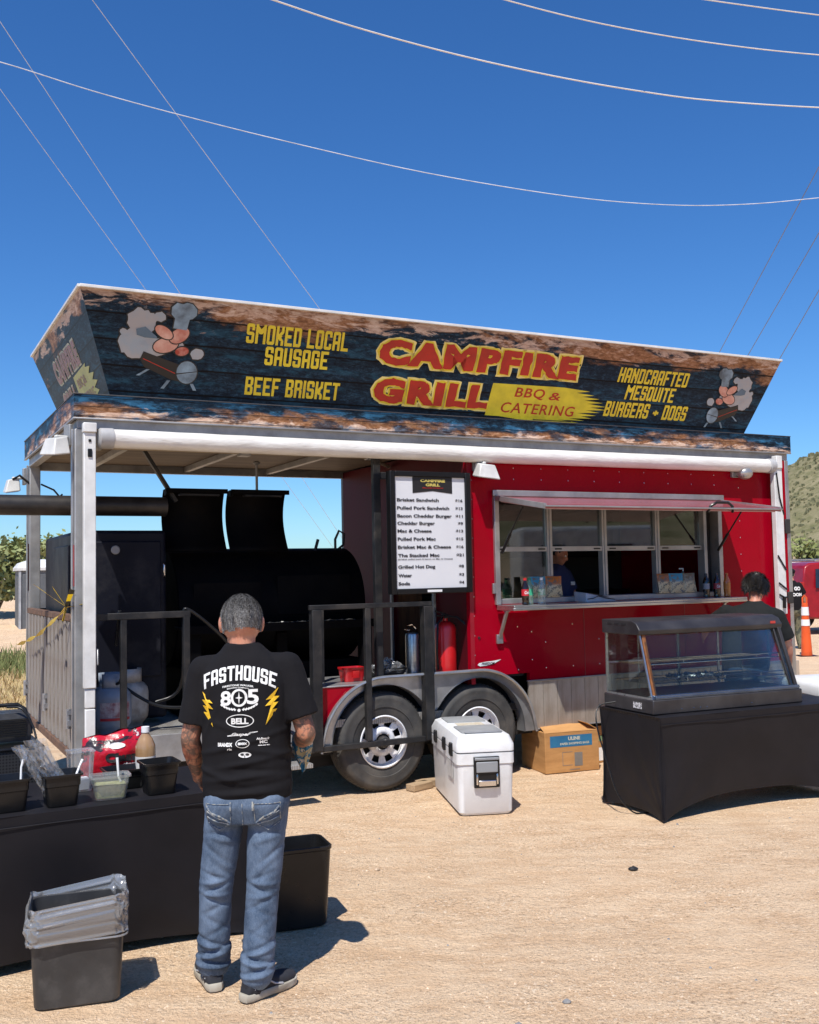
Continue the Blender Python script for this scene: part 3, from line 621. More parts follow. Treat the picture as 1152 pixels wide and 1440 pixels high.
# wheels
def wheel(cu):
    hub = bpy.data.objects.new('wheel', None); C.objects.link(hub); hub.parent = tr; hub.location = (cu, 0, HZ)
    X = Matrix.Rotation(R(90), 4, 'X')      # lathe z -> -v (outward)
    prof = [(.200, -.20), (.215, -.235), (.30, -.245), (.37, -.235), (.398, -.215), (.408, -.19), (.409, -.150), (.401, -.148), (.401, -.140), (.409, -.138), (.41, -.11), (.402, -.108), (.402, -.10), (.41, -.098),
            (.409, -.07), (.401, -.068), (.401, -.06), (.408, -.058), (.405, -.038), (.396, -.016), (.382, .0), (.365, .007), (.352, .012), (.345, .010), (.31, .016), (.285, .016), (.281, .010), (.25, .006), (.225, .0), (.212, -.006), (.200, -.02), (.196, -.06)]
    t = MB(); t.lathe(prof, seg=72, M=X, cap=False)
    for k in range(72):      # shoulder blocks
        a = 2*math.pi*k/72; ca, sa = math.cos(a), math.sin(a); a2 = a+.045; cb, sb = math.cos(a2), math.sin(a2)
        t.add([(.412*ca, .018+.02, .412*sa), (.412*cb, .038, .412*sb), (.397*cb, .008, .397*sb), (.397*ca, .008, .397*sa), (.404*ca, .05, .404*sa), (.404*cb, .05, .404*sb)], [(0, 1, 2, 3), (0, 4, 5, 1)])
    t.build('tyre', rubber, hub, smooth=40)
    r_ = MB(); seg = 64
    rim = mat('white_steel_rim', (.82, .82, .83), .3, .05, col2=(.7, .7, .7), scale=8, dirt=(.25, .18, .12), dscale=9, damt=.5)
    P = [(.200, .004), (.192, .002), (.186, .02), (.182, .055), (.178, .06), (.170, .050), (.163, .046), (.115, .052), (.100, .030), (.085, .024), (.060, .024)]
    vs = [(rr*math.cos(2*math.pi*k/seg), dy, rr*math.sin(2*math.pi*k/seg)) for rr, dy in P for k in range(seg)]; fs = []
    for j in range(len(P)-1):
        for k in range(seg):
            if j == 6 and (k % 8) in (2, 3, 4, 5): continue
            fs.append((j*seg+k, j*seg+(k+1) % seg, (j+1)*seg+(k+1) % seg, (j+1)*seg+k))
    r_.add(vs, fs); ro = r_.build('rim', rim, hub, smooth=35, solid=.004); ro.scale = (1.09, 1, 1.09); ro.location = (0, -.012, 0)
    d = MB(); d.lathe([(.18, -.11), (.0, -.11)], seg=32, M=X, cap=False); d.lathe([(.06, -.10), (.06, -.02), (.0, -.02)], seg=24, M=X, cap=False); d.build('brake_drum', black_steel, hub, smooth=35)
    h = MB(); h.lathe([(.048, -.03), (.046, .02), (.04, .035), (.03, .037), (.029, .06), (.024, .066), (.0, .066)], seg=24, M=X, cap=False); h.build('hub', mat('greasy_hub', (.09, .085, .08), .4, .6), hub, smooth=35)
    n_ = MB()
    for k in range(6):
        a = R(60*k+12); n_.lathe([(.009, -.03), (.009, -.005), (.0, -.005)], c=(.072*math.cos(a), -.072*math.sin(a), 0), seg=6, M=X, cap=False)
    n_.build('wheel_nut', chrome, hub); return hub
wheel(H1); wheel(H2)
# posts and roof
B('corner_post', galv_dull, (U0-.02, -2.315, .0, .12, .02, 2.90), bevel=.008); B('corner_post', galv_dull, (U0-.01, U0+.09, VB-.12, VB, .4, 2.90), bevel=.008)
B('post_track', galv, (U0-.035, U0-.021, VB-.11, VB-.08, .4, 2.9), (U0-.035, U0-.021, .04, .08, .4, 2.9), bevel=.002)
B('marker_stripe', mat('red_reflector', (.32, .01, .015), .3), (U0-.026, U0-.021, .015, .035, 1.75, 2.05), (U0-.018, U0-.011, VB-.07, VB-.03, 1.7, 2.15))
B('porch_post', black_steel, (-.005, .06, .08, .13, .9, 2.93), bevel=.004); B('porch_post', black_steel, (.06, .86, .10, .13, 2.60, 2.66), bevel=.004)
B('roof', galv_dull, (U0+.01, U1-.01, .01, VB+.09, 2.985, 3.145))
B('ceiling', plywood, (U0+.05, .86, .07, VB-.07, 2.935, 2.96))
B('roof_rail', galv_dull, (U0, U1, -.004, .06, 2.903, 2.985), (U0, U0+.05, .062, VB, 2.903, 2.985), (U1-.05, U1, .062, VB, 2.903, 2.985), (U0+.05, U1-.05, VB-.06, VB, 2.86, 2.985), bevel=.003)
B('roof_rail_flange', galv_dull, (U0-.012, U0+.06, .0, VB, 2.885, 2.902), bevel=.003)
for u in (-1.9, -.93, -.05): B('ceiling_joist', galv_dull, (u, u+.05, .07, VB-.07, 2.88, 2.934), bevel=.003)
tubem = mat('tan_conduit', (.4, .33, .23), .6)
b = MB(); b.tube([(-2.15, .75, 2.87), (-.95, .75, 2.87)], .022, 8); b.tube([(-.86, .75, 2.87), (.25, .75, 2.87)], .022, 8); b.tube([(.25, .75, 2.87), (.84, 1.5, 2.87)], .018, 8); b.build('light_tube', tubem, tr, smooth=40)
B('junction_box', galv_dull, (-.97, -.87, .70, .80, 2.83, 2.88), (-2.2, -2.12, .71, .79, 2.84, 2.9), (.24, .30, .71, .79, 2.84, 2.9), bevel=.006)
# fascia
fs_ = B('fascia', fascia_print, (U0-.005, U1+.005, -.03, -.006, 2.98, 3.150)); B('fascia', fascia_print, (U0-.03, U0-.006, -.03, VB+.1, 2.98, 3.150)); B('fascia', fascia_print, (U1+.006, U1+.03, -.03, VB+.1, 2.98, 3.150))
B('fascia_trim', mat('dark_edge', (.05, .05, .055), .5), (U0-.032, U1+.032, -.036, -.01, 3.150, 3.158), (U0-.036, U0-.01, -.01, VB+.1, 3.150, 3.158), bevel=.002)
B('fascia_lip', galv, (U0-.034, U1+.032, -.034, -.012, 2.968, 2.979), (U0-.036, U0-.012, -.012, VB+.1, 2.968, 2.979), bevel=.002)
# flared roof sign
bl = [(-2.18, .08, 3.16), (4.26, .08, 3.16), (4.26, 2.09, 3.16), (-2.18, 2.09, 3.16)]; tl = [(-2.452, -.22, 3.905), (4.53, -.22, 3.905), (4.53, 2.37, 3.905), (-2.452, 2.37, 3.905)]
def panel(i, m_, name='sign_board'):
    j = (i+1) % 4; a, b_, c_, d = Vector(bl[i]), Vector(bl[j]), Vector(tl[j]), Vector(tl[i])
    n = (b_-a).cross(d-a).normalized()*.018; q = MB(); q.hexa([a-n, b_-n, b_, a], [d-n, c_-n, c_, d]); return q.build(name, m_, tr)
P0 = panel(0, sign_print); panel(1, sign_print_side); panel(2, sign_print_side); PL = panel(3, sign_print_side)
b = MB()
for i in range(4): b.beam(tl[i], tl[(i+1) % 4], .03, .022)
b.build('sign_edge_trim', white_paint, tr, bevel=.003)
b = MB()
for u in (-1.5, 0, 1.5, 3.0): b.beam((u, .35, 3.15), (u, .0, 3.8), .04, .04); b.beam((u, .12, 3.3), (u, .7, 3.15), .04, .04)
b.build('sign_brace', galv_dull, tr)
sl_ = math.hypot(.3, .745); Sx = Vector((0, -.3/sl_, .745/sl_)); Nx = Vector((0, -.745/sl_, -.3/sl_)); PB = Vector((0, .08-.3*.01/.745, 3.17))
def onp(a, s, n): return PB + Vector((a, 0, 0)) + Sx*s + Nx*n
def L(txt, a0, a1, b0, b1, m_, bold=.045, **k): return lettering(txt, onp, m_, P0, bold=bold, box=(a0, a1, b0, b1), **k)
L('SMOKED LOCAL', -1.18, -.312, .487, .640, yellow_print, None); L('SAUSAGE', -1.01, -.47, .324, .472, yellow_print, None); L('BEEF BRISKET', -1.146, -.336, .076, .222, yellow_print, None)
L('HANDCRAFTED', 2.49, 3.363, .43, .572, yellow_print, None, shear=.12); L('MESQUITE', 2.615, 3.234, .268, .41, yellow_print, None, shear=.12); L('BURGERS + DOGS', 2.405, 3.437, .094, .241, yellow_print, None, shear=.12)
for t_, a0, a1, b0, b1 in (('CAMPFIRE', -.02, 2.01, .412, .622), ('GRILL', -.02, 1.10, .086, .294)):
    for bd, m_, of in ((.145, cream_print, .002), (.10, yellow_print, .004), (.064, red_print, .006)):
        lettering(t_, onp, m_, P0, bold=bd, base_bold=.05, space=1.16, box=(a0, a1, b0, b1), off=of, jitter=.012, tess=.05, shear=.04)
rnd = random.Random(4); poly = [(1.10, .03), (1.13, .325)]
edge = [(1.9, .335), (2.2, .315), (2.05, .295), (2.26, .28), (2.12, .262), (2.33, .25), (2.16, .228), (2.38, .215), (2.2, .2), (2.42, .18), (2.24, .165), (2.44, .15), (2.2, .135), (2.36, .12), (2.1, .105), (2.33, .09), (2.15, .075), (2.28, .06), (2.02, .05), (2.2, .035), (1.9, .03), (2.14, .012), (1.85, .004)]
decal([poly[::-1][:1]+edge[:1]+edge[1:]+[(1.45, .012), (1.25, .03), (1.10, .03)]], onp, brush_yellow, P0, .003, 'brush_stroke')
L('BBQ', 1.375, 1.70, .20, .303, red_print, .012, shear=.15, space=1.1, off=.006); L('&', 1.75, 1.88, .208, .28, red_print, .012, shear=.15, off=.006); L('CATERING', 1.255, 2.066, .066, .162, red_print, .008, shear=.15, space=1.1, off=.006)
decal([[(1.62, .012), (1.62, .02), (2.05, .022), (2.05, .014)]], onp, black_print, P0, .006)
# plain barbecue print at both ends of the sign: barrel cooker, smoke, cook's hat
def bbq(cx, cy, s, mir, parent=P0):
    def X(p): return [(cx+mir*a*s, cy+b*s) for a, b in p]
    def cloud(x, y, r, n, seed):
        q = random.Random(seed); return [(x+r*(1+.16*math.sin(k*math.pi))*(.9+.2*q.random())*math.cos(2*math.pi*k/n), y+r*.85*(.85+.3*q.random())*math.sin(2*math.pi*k/n)) for k in range(n)]
    sm = [cloud(-.26, .24, .15, 26, 1), cloud(-.31, .02, .17, 26, 2), cloud(-.08, .30, .06, 14, 3), cloud(-.43, .12, .04, 10, 4), cloud(.33, -.05, .07, 14, 5), cloud(-.10, -.01, .12, 20, 7), cloud(.12, .02, .07, 16, 8)]
    def outl(p, k=.014):
        cx_, cy_ = sum(q[0] for q in p)/len(p), sum(q[1] for q in p)/len(p); out = []
        for a, b_ in p: d = math.hypot(a-cx_, b_-cy_) or 1; out.append((cx_+(a-cx_)*(d+k)/d, cy_+(b_-cy_)*(d+k)/d))
        return out
    for k, p in enumerate(sm): decal([X(outl(p))], onp, charcoal_print, parent, .003+.0001*k); decal([X(p)], onp, grey_print, parent, .004+.0003*k)
    decal([X([(-.22, -.06), (.02, -.13), (.26, -.20), (.26, -.36), (.08, -.33), (-.2, -.22), (-.25, -.14)])], onp, charcoal_print, parent, .0072)
    decal([X(circ(.24, -.245, .118, .128))], onp, black_print, parent, .0078); decal([X(circ(.24, -.245, .108, .118))], onp, steel_print, parent, .0082)
    decal([X([(.13, -.262), (.345, -.225), (.345, -.232), (.13, -.275)])], onp, black_print, parent, .0088)
    decal([X([(-.22, -.13), (.12, -.26), (.12, -.268), (-.22, -.138)])], onp, red_print, parent, .0076)
    for a, b_, c_, d in ((-.16, -.24, -.26, -.31), (.06, -.34, .0, -.43), (.30, -.36, .34, -.43)): decal([X([(a-.018, b_), (a+.018, b_), (c_+.018, d), (c_-.018, d)])], onp, steel_print, parent, .0074)
    hat = [(.06, .2), (.07, .30), (.03, .34), (.03, .41), (.08, .46), (.14, .45), (.18, .47), (.24, .46), (.29, .41), (.29, .35), (.25, .31), (.22, .30), (.20, .19)]
    decal([X([(.145+(a-.15)*1.1, .33+(b_-.33)*1.08) for a, b_ in hat])], onp, black_print, parent, .0074); decal([X(hat)], onp, steel_print, parent, .0079)
    decal([X([(-.31, .16), (-.22, .19), (-.10, .10), (-.09, .08), (-.22, .08), (-.3, .1)])], onp, mat('blue_grey_print', lin('5d7384'), .5), parent, .0079)
    for q, (x_, y_, a_, b_, r_, hx) in enumerate(((.0, .02, .13, .075, .3, 'c98e7c'), (.13, .13, .11, .07, .6, 'b9705f'), (-.03, .15, .10, .055, -.5, 'c07a66'), (.17, -.03, .07, .045, .2, 'a83c2c'))):
        decal([X(circ(x_, y_, a_+.012, b_+.012, rot=r_))], onp, charcoal_print, parent, .0069+.0006*q); decal([X(circ(x_, y_, a_, b_, rot=r_))], onp, mat('sausage_print_'+'abcd'[q], lin(hx), .5, 0, col2=lin('d9ab98'), scale=9), parent, .0072+.0006*q)
bbq(-1.80, .40, .74, 1); bbq(3.93, .34, .68, -1)
# print on the left end board
ql = math.hypot(.272, .745); Sq = Vector((-.272/ql, 0, .745/ql)); Nq = Vector((-.745/ql, 0, -.272/ql)); QB = Vector((-2.18, 0, 3.16))
def onl(a, s, n): return QB + Vector((0, 2.0-a, 0)) + Sq*s + Nq*n
fr_ = mat('muted_red_print', lin('8d5a55'), .4); fy = mat('muted_cream_print', lin('a9a487'), .4)  # print colours on this board are duller than on the front one
for t_, a0, a1, b0, b1 in (('CAMPFIRE', .35, 1.42, .37, .56), ('GRILL', .30, .90, .10, .28)):
    for bd, m_, of in ((.13, fy, .002), (.065, fr_, .004)): lettering(t_, onl, m_, PL, bold=bd, base_bold=.05, space=1.16, box=(a0, a1, b0, b1), off=of)
decal([[(.96, .05), (.98, .33), (1.55, .345), (1.5, .32), (1.66, .30), (1.55, .26), (1.72, .24), (1.6, .2), (1.75, .17), (1.58, .14), (1.7, .1), (1.5, .07), (1.6, .04)]], onl, mat('muted_yellow_print', lin('b3ad52'), .4), PL, .003, 'brush_stroke')
lettering('BBQ&', onl, fr_, PL, bold=.01, box=(1.06, 1.4, .2, .29), off=.005); lettering('CATERING', onl, fr_, PL, bold=.01, box=(1.02, 1.55, .07, .16), off=.005)
# awning roller, arms
b = MB(); n = 40
b.loft([[Vector((-2.19+6.6*i/n, -.075+(.068+.004*noise.noise((i*.8, 1, 2)))*math.cos(a), 2.826-.006*math.sin(i/n*math.pi)+(.070+.003*noise.noise((i*1.3, a, 7)))*math.sin(a))) for a in [2*math.pi*k/24 for k in range(24)]] for i in range(n+1)])
b.build('awning_roller', white_vinyl, tr, smooth=50)
for u0, u1_ in ((-2.30, -2.19), (4.41, 4.49)):
    b = MB(); b.loft([[Vector((u, -.075+r*math.cos(2*math.pi*k/20), 2.826+r*math.sin(2*math.pi*k/20))) for k in range(20)] for u, r in ((u0, .055), (u0+.015, .075), (u1_-.01, .077), (u1_, .074))])
    b.build('roller_cap', mat('grey_cap', (.42, .42, .42), .5), tr, smooth=40)
B('awning_arm', white_paint, (-2.405, -2.32, -.115, -.055, 1.02, 2.86), (-2.395, -2.325, -.105, -.06, .88, 1.015), (-2.395, -2.325, -.105, -.06, .06, .872), bevel=.006)
B('awning_arm', white_paint, (4.475, 4.585, -.115, -.055, 1.30, 2.88), bevel=.006)
b = MB(); b.tube([(4.5, -.12, 2.75), (4.52, -.13, 2.5), (4.585, -.12, 2.32)], .008, 6); b.tube([(4.47, -.125, 1.9), (4.58, -.125, 1.75)], .008, 6); b.tube([(4.47, -.125, 1.62), (4.58, -.125, 1.55)], .008, 6)
b.tube([(4.47, -.125, 1.5), (4.53, -.13, 1.47), (4.58, -.125, 1.47)], .009, 6); b.tube([(4.53, -.13, 1.47), (4.525, -.13, 1.36)], .02, 6); b.build('arm_strap', plastic_black, tr, smooth=40)
B('arm_bracket', white_paint, (-2.41, -2.315, -.13, -.06, 2.86, 2.93), bevel=.006); B('arm_bracket', white_paint, (4.5, 4.58, -.13, -.06, 2.8, 2.93), bevel=.006)
B('arm_latch', plastic_black, (-2.378, -2.348, -.125, -.115, 2.68, 2.74), (-2.373, -2.353, -.122, -.115, 2.79, 2.81), bevel=.003)
B('latch', galv, (-2.318, -2.298, -.10, -.06, 1.18, 1.30), bevel=.01)
# lamps
def flood(u, z, v0, kind, rot=0):
    h = bpy.data.objects.new('floodlight', None); C.objects.link(h); h.parent = tr; h.location = (u, v0, z); h.rotation_euler = (0, 0, rot)
    B('mount_plate', galv_dull, (-.055, .035, -.03, 0, -.02, .14), bevel=.006, parent=h)
    b = MB()
    if kind == 0:
        b.hexa([(-.10, -.20, -.09), (.12, -.20, -.11), (.11, -.06, -.09), (-.09, -.06, -.07)], [(-.065, -.17, .03), (.085, -.17, .02), (.08, -.07, .04), (-.06, -.07, .05)])
        b.box(-.015, .02, -.13, -.03, .03, .055); b.build('lamp_head', mat('lamp_white', (.66, .66, .63), .4), h, bevel=.01)
        q = MB(); q.add([(-.085, -.185, -.094), (.105, -.185, -.112), (.10, -.07, -.096), (-.08, -.07, -.077)], [(0, 1, 2, 3)]); q.build('lens', chrome, h)
    else:
        b.ell((.06, -.09, .02), (.085, .07, .065), 16, 10); b.box(-.02, .05, -.10, -.03, .0, .03); b.build('lamp_head', mat('lamp_steel', (.55, .53, .5), .3, .6), h, smooth=50)
flood(.97, 2.70, 0, 0); flood(4.03, 2.72, 0, 1)
h = flood(U0-.03, 2.80, .10, 0, R(-90+20)); flood(U0-.03, 2.74, VB-.02, 0, R(-90))
b = MB(); b.tube([(U0, VB-.1, 2.72), (U0-.10, VB-.12, 2.80), (U0-.16, VB-.1, 2.76)], .012, 6); b.tube([(U0+.1, VB-.1, 2.72), (U0+.2, VB-.2, 2.66), (U0+.25, VB-.2, 2.60), (U0+.28, VB-.2, 2.62)], .010, 6); b.build('lamp_cable', plastic_black, tr, smooth=40)
# serving window
B('window_frame', galv, (1.12, 1.17, -.03, .13, 1.50, 2.50), (3.76, 3.81, -.03, .13, 1.50, 2.50), (1.17, 3.76, -.03, .13, 2.445, 2.50), (1.17, 3.76, .02, .13, 1.50, 1.55), bevel=.004)
win_al = mat('window_aluminium', (.4, .4, .4), .4, .5)
for u in (1.77, 2.40, 3.05): B('mullion', win_al, (u-.028, u+.028, .06, .13, 1.55, 2.445), (u-.006, u+.006, .05, .06, 1.55, 2.445), bevel=.003)
B('mullion', win_al, (3.62, 3.66, .03, .13, 1.55, 2.445), bevel=.003); B('mullion', dark_void, (3.66, 3.76, .09, .13, 1.55, 2.445))
for a, b_ in ((1.17, 1.742), (1.798, 2.372), (2.428, 3.022), (3.078, 3.62)):
    f = B('sash', win_al, (a, b_, .065, .11, 1.97, 2.015), bevel=.003); B('pane', window_glass, (a, b_, .095, .099, 2.015, 2.445), parent=f)
    B('sash_latch', plastic_black, (a+.03, a+.10, .055, .064, 1.985, 1.998), (b_-.10, b_-.03, .055, .064, 1.985, 1.998), parent=f)
f = B('pane', window_glass, (1.17, 1.742, .080, .084, 1.55, 1.97))
# lift-up hatch
hz0, hz1, hv = 2.458, 2.335, -.80
sky_paled_red = mat('sky_paled_red_paint', (.36, .085, .10), .3, 0, col2=(.3, .09, .10), scale=5, rvar=.1, coat=.5)  # red paled and pinked: grazing sky reflection put into the hatch colour
b = MB(); b.hexa([(1.13, -.035, hz0-.03), (3.80, -.035, hz0-.03), (3.80, hv, hz1-.03), (1.13, hv, hz1-.03)], [(1.13, -.035, hz0), (3.80, -.035, hz0), (3.80, hv, hz1), (1.13, hv, hz1)]); hatch = b.build('hatch', sky_paled_red, tr)
b = MB()
b.beam((1.12, hv, hz1-.012), (3.81, hv, hz1-.012), .045, .014); b.beam((1.13, -.04, hz0-.012), (1.13, hv, hz1-.012), .02, .045); b.beam((3.80, -.04, hz0-.012), (3.80, hv, hz1-.012), .02, .045)
b.build('hatch_trim', galv, hatch, bevel=.003)
B('hatch_lining', mat('pale_red_lining', (.62, .42, .43), .35), (1.17, 3.76, -.70, -.08, 2.33, 2.334), parent=hatch).rotation_euler = (0, 0, 0)
o = bpy.data.objects['hatch_lining']; o.data = MB().hexa([(1.17, -.06, hz0-.050), (3.76, -.06, hz0-.050), (3.76, -.77, hz1-.036), (1.17, -.77, hz1-.036)], [(1.17, -.06, hz0-.037), (3.76, -.06, hz0-.037), (3.76, -.77, hz1-.028), (1.17, -.77, hz1-.028)]).mesh(); o.data.materials.append(mat('pale_red_lining', (.62, .42, .43), .35))
b = MB(); b.tube([(2.90, -.79, 2.29), (2.92, -.81, 2.345), (2.98, -.82, 2.375), (3.12, -.82, 2.375), (3.18, -.81, 2.345), (3.20, -.79, 2.29)], .013, 8); b.build('hatch_handle', plastic_black, hatch, smooth=40)
for u in (1.19, 3.745):
    b = MB(); b.tube([(u, -.03, 1.96), (u+.0, -.17, 2.12)], .014, 8); b.tube([(u, -.17, 2.12), (u, -.42, 2.395)], .008, 8); b.build('gas_strut', plastic_black, tr, smooth=40)
B('hatch_rail', galv, (1.10, 3.83, -.050, -.0315, 2.462, 2.515), bevel=.004)
# counter
B('counter', stainless, (1.12, 3.83, -.31, -.032, 1.478, 1.498), (1.12, 3.83, -.312, -.30, 1.455, 1.478), (1.12, 1.132, -.30, -.032, 1.455, 1.478), bevel=.003)
B('inner_ledge', mat('blue_grey_ledge', (.16, .19, .25), .35, .3), (1.17, 3.76, .131, .345, 1.49, 1.548), bevel=.003)
for u in (1.15, 3.70):
    b = MB(); b.beam((u, -.015, 1.20), (u, -.15, 1.456), .02, .03, (1, 0, 0)); b.box(u-.03, u+.03, -.03, -.001, 1.16, 1.24); b.box(u-.02, u+.02, -.17, -.12, 1.44, 1.456); b.build('counter_brace', galv, tr, bevel=.004)
for z0, z1 in ((1.40, 1.52), (2.13, 2.28)): B('hinge', mat('dark_hinge', (.06, .06, .06), .5, .5), (4.70, 4.77, -.03, -.009, z0, z1), bevel=.004)
B('window_hinge', galv, (1.09, 1.119, -.03, -.005, 1.60, 1.69), bevel=.003)
# maker's badge on the wall
def onw(a, b_, n): return Vector((a, -.003-n, b_))
bd = decal([[(.925, .985), (.94, 1.0), (1.0, 1.008), (1.08, 1.012), (1.17, 1.022), (1.10, .990), (1.02, .975), (.95, .972)]], onw, white_print, tr, .001, 'badge')
lettering('FREEDOM', onw, black_print, bd, bold=.02, shear=.3, box=(.965, 1.10, .981, 1.003), off=.003)
# porch rails: square black tube
def rail(*segs, w=.05, name='rail', m_=black_steel, bev=.004):
    b = MB()
    for a, c_ in segs: b.beam(a, c_, w, w, (0, 1, 0))
    return b.build(name, m_, tr, bevel=bev)
gv = -.05
for a, c_, ww in (((-.605, gv, .40), (-.605, gv, 1.515), .08), ((.405, gv, .40), (.405, gv, 1.515), .085), ((-.15, gv, .44), (-.15, gv, 1.515), .05)): rail((a, c_), w=ww, name='gate_post')
rail(((-.66, gv, 1.535), (.45, gv, 1.535)), w=.04, name='gate_rail'); rail(((-.66, gv, .41), (.45, gv, .41)), w=.045, name='gate_rail')
rail(((-.42, .30, .9), (-.42, .30, 1.5)), w=.05, name='inner_post'); rail(((-.45, .30, 1.52), (.0, .30, 1.52)), w=.04, name='inner_rail')
rail(((-2.31, .03, 1.52), (-1.60, .03, 1.52)), w=.05); rail(((-1.63, .03, .63), (-1.63, .03, 1.52)), w=.05, name='rail_post'); rail(((-2.10, .03, .63), (-2.10, .03, 1.52)), w=.045, name='rail_post')
# left side: ribbed ramp gate standing upright
b = MB(); b.box(U0-.03, U0+.02, .13, VB-.13, 1.49, 1.54); b.build('ramp_rail', rusty, tr, bevel=.005)
b = MB(); b.box(U0-.045, U0+.03, .13, VB-.13, .50, .56); b.build('ramp_rail', rusty, tr, bevel=.005)
v = .15; k = 0
sg = MB().hexa([(-.03, 0, .562), (.0, 0, .562), (.0, .115, .562), (-.03, .115, .562)], [(-.03, 0, 1.488), (.0, 0, 1.488), (.0, .115, 1.488), (-.03, .115, 1.488)]).mesh('slat')
sr = MB().box(-.012, .0, 0, .085, .562, 1.488).mesh('slat')
while v < VB-.3:
    piece('slat', sg, slat_grey, tr, (U0+.0, v, 0)); piece('slat', sr, rusty, tr, (U0+.0, v+.117, 0)); v += .205
for v in (.10, 1.3, 2.58):
    b = MB(); b.tube([(U0-.05, v, .72), (U0-.05, v, .86)], .018, 8); b.box(U0-.06, U0-.02, v-.03, v+.03, .74, .78); b.box(U0-.06, U0-.02, v-.02, v+.02, .82, .85); b.build('hinge', galv, tr, smooth=35)
B('back_rail', black_steel, (U0+.05, .86, VB-.05, VB-.01, 1.48, 1.53), (U0+.05, .86, VB-.05, VB-.01, .62, .66), *[(u, u+.04, VB-.048, VB-.012, .66, 1.48) for u in (-1.9, -1.3, -.7, -.1, .5)], bevel=.004)
# ------------------------------------------------------------------ people
def hand(b, w, d, side, pn, curl=.5, s=1.0):
    """w wrist, d direction of the hand, side = direction of the thumb, pn = palm normal"""
    w, d, pn = Vector(w), Vector(d).normalized(), Vector(pn).normalized(); x = d.cross(pn).normalized()
    if x.dot(Vector(side)) < 0: x = -x
    pc = w+d*.05*s; T = Matrix((x, pn, d)).transposed()
    b.ell(pc, (.040*s, .016*s, .052*s), 12, 8, T)
    for k, (o, l) in enumerate(((.030, .070), (.010, .078), (-.010, .072), (-.029, .056))):
        p = w+d*.085*s+x*o*s; dd = d.copy(); r = .0088*s
        for q, f in enumerate((.45, .32, .23)):
            e = p+dd*l*f*s; b.cap(p, r, e, r*.9, 8); p = e; r *= .9
            dd = (dd+pn*curl*(.6+.15*k)).normalized()
    p = w+d*.025*s+x*.030*s; dd = (d*.7+x*.8+pn*.2).normalized()
    for f in (.038, .03, .022): e = p+dd*f*s; b.cap(p, .0115*s, e, .0098*s, 8); p = e; dd = (dd+d*.4+pn*.15).normalized()
def head(b, c, M, s=1.0):
    c = Vector(c); q = lambda x, y, z: c+M @ Vector((x, y, z))*s; r = lambda *a: tuple(k*s for k in a)
    b.ell(q(0, -.008, .012), r(.077, .098, .100), 20, 14, M); b.ell(q(0, .035, -.055), r(.055, .062, .062), 16, 10, M); b.ell(q(0, .075, -.095), r(.026, .022, .02), 10, 8, M)
    b.cap(q(0, .09, .012), .009*s, q(0, .112, -.03), .014*s, 10); b.ell(q(.011, .1, -.034), r(.011, .012, .009), 8, 6, M); b.ell(q(-.011, .1, -.034), r(.011, .012, .009), 8, 6, M)
    b.ell(q(0, .078, .027), r(.055, .02, .012), 12, 6, M); b.ell(q(0, .088, -.062), r(.026, .013, .0065), 10, 6, M); b.ell(q(0, .086, -.073), r(.022, .013, .0065), 10, 6, M)
    b.ell(q(.045, .062, -.02), r(.022, .022, .018), 10, 8, M); b.ell(q(-.045, .062, -.02), r(.022, .022, .018), 10, 8, M)
    for sx in (1, -1):
        b.ell(q(.080*sx, -.008, .0), r(.011, .021, .030), 10, 8, M); b.ell(q(.078*sx, -.0, -.024), r(.010, .013, .013), 8, 6, M)
def hair(parent, c, M, m_, n, ln, seed, s=1.0, low=-.045, curl=0, name='hair'):
    rnd = random.Random(seed); c = Vector(c); b = MB()
    def low_at(y): return low if y < -.01 else (low+(y+.01)*1.6 if y < .06 else .052)
    NU, NV = 40, 26; pts = {}
    for j in range(NV+1):
        for i in range(NU):
            ph = -math.pi/2+math.pi*j/NV; a = 2*math.pi*i/NU
            v = Vector((.0815*math.cos(ph)*math.cos(a), -.008+.102*math.cos(ph)*math.sin(a), .014+.1035*math.sin(ph)))
            v *= 1+.012*noise.noise(v*40)+curl*.35*noise.noise(v*28)+curl*.3*abs(noise.noise(v*60))
            pts[(i, j)] = v
    vs = [c+M @ (pts[(i, j)]*s) for j in range(NV+1) for i in range(NU)]; fs = []
    for j in range(NV):
        for i in range(NU):
            ks = [(i, j), ((i+1) % NU, j), ((i+1) % NU, j+1), (i, j+1)]
            if all(pts[k].z > low_at(pts[k].y)+.006*noise.noise(pts[k]*60) for k in ks): fs.append(tuple(k[1]*NU+k[0] for k in ks))
    b.add(vs, fs)
    for _ in range(n):
        a = rnd.random()*6.283; z = rnd.uniform(-.5, 1); rr = math.sqrt(max(0, 1-z*z))
        nrm = Vector((rr*math.cos(a), rr*math.sin(a), z)); p = Vector((.0805*nrm.x, -.008+.1005*nrm.y, .014+.102*nrm.z))
        if p.z < low_at(p.y)+rnd.gauss(0, .004): continue
        t = nrm.orthogonal().normalized(); t = (t*math.cos(a*7)+nrm.cross(t)*math.sin(a*7))
        l = ln*(.5+.8*rnd.random()); tip = p+nrm*l+Vector((0, -.2, -.6))*l*.7+t*l*(.4+curl*6)
        w = t.cross(nrm)*(.0011+.0016*curl*3)
        if curl:
            mid = p+nrm*l*.7+t*l*.5; b.add([c+M @ (q*s) for q in (p-w, p+w, mid+w*1.3, mid-w*1.3, tip)], [(0, 1, 2, 3), (3, 2, 4)])
        else: b.add([c+M @ (q*s) for q in (p-w, p+w, tip)], [(0, 1, 2)])
    return b.build(name, m_, parent, smooth=180)
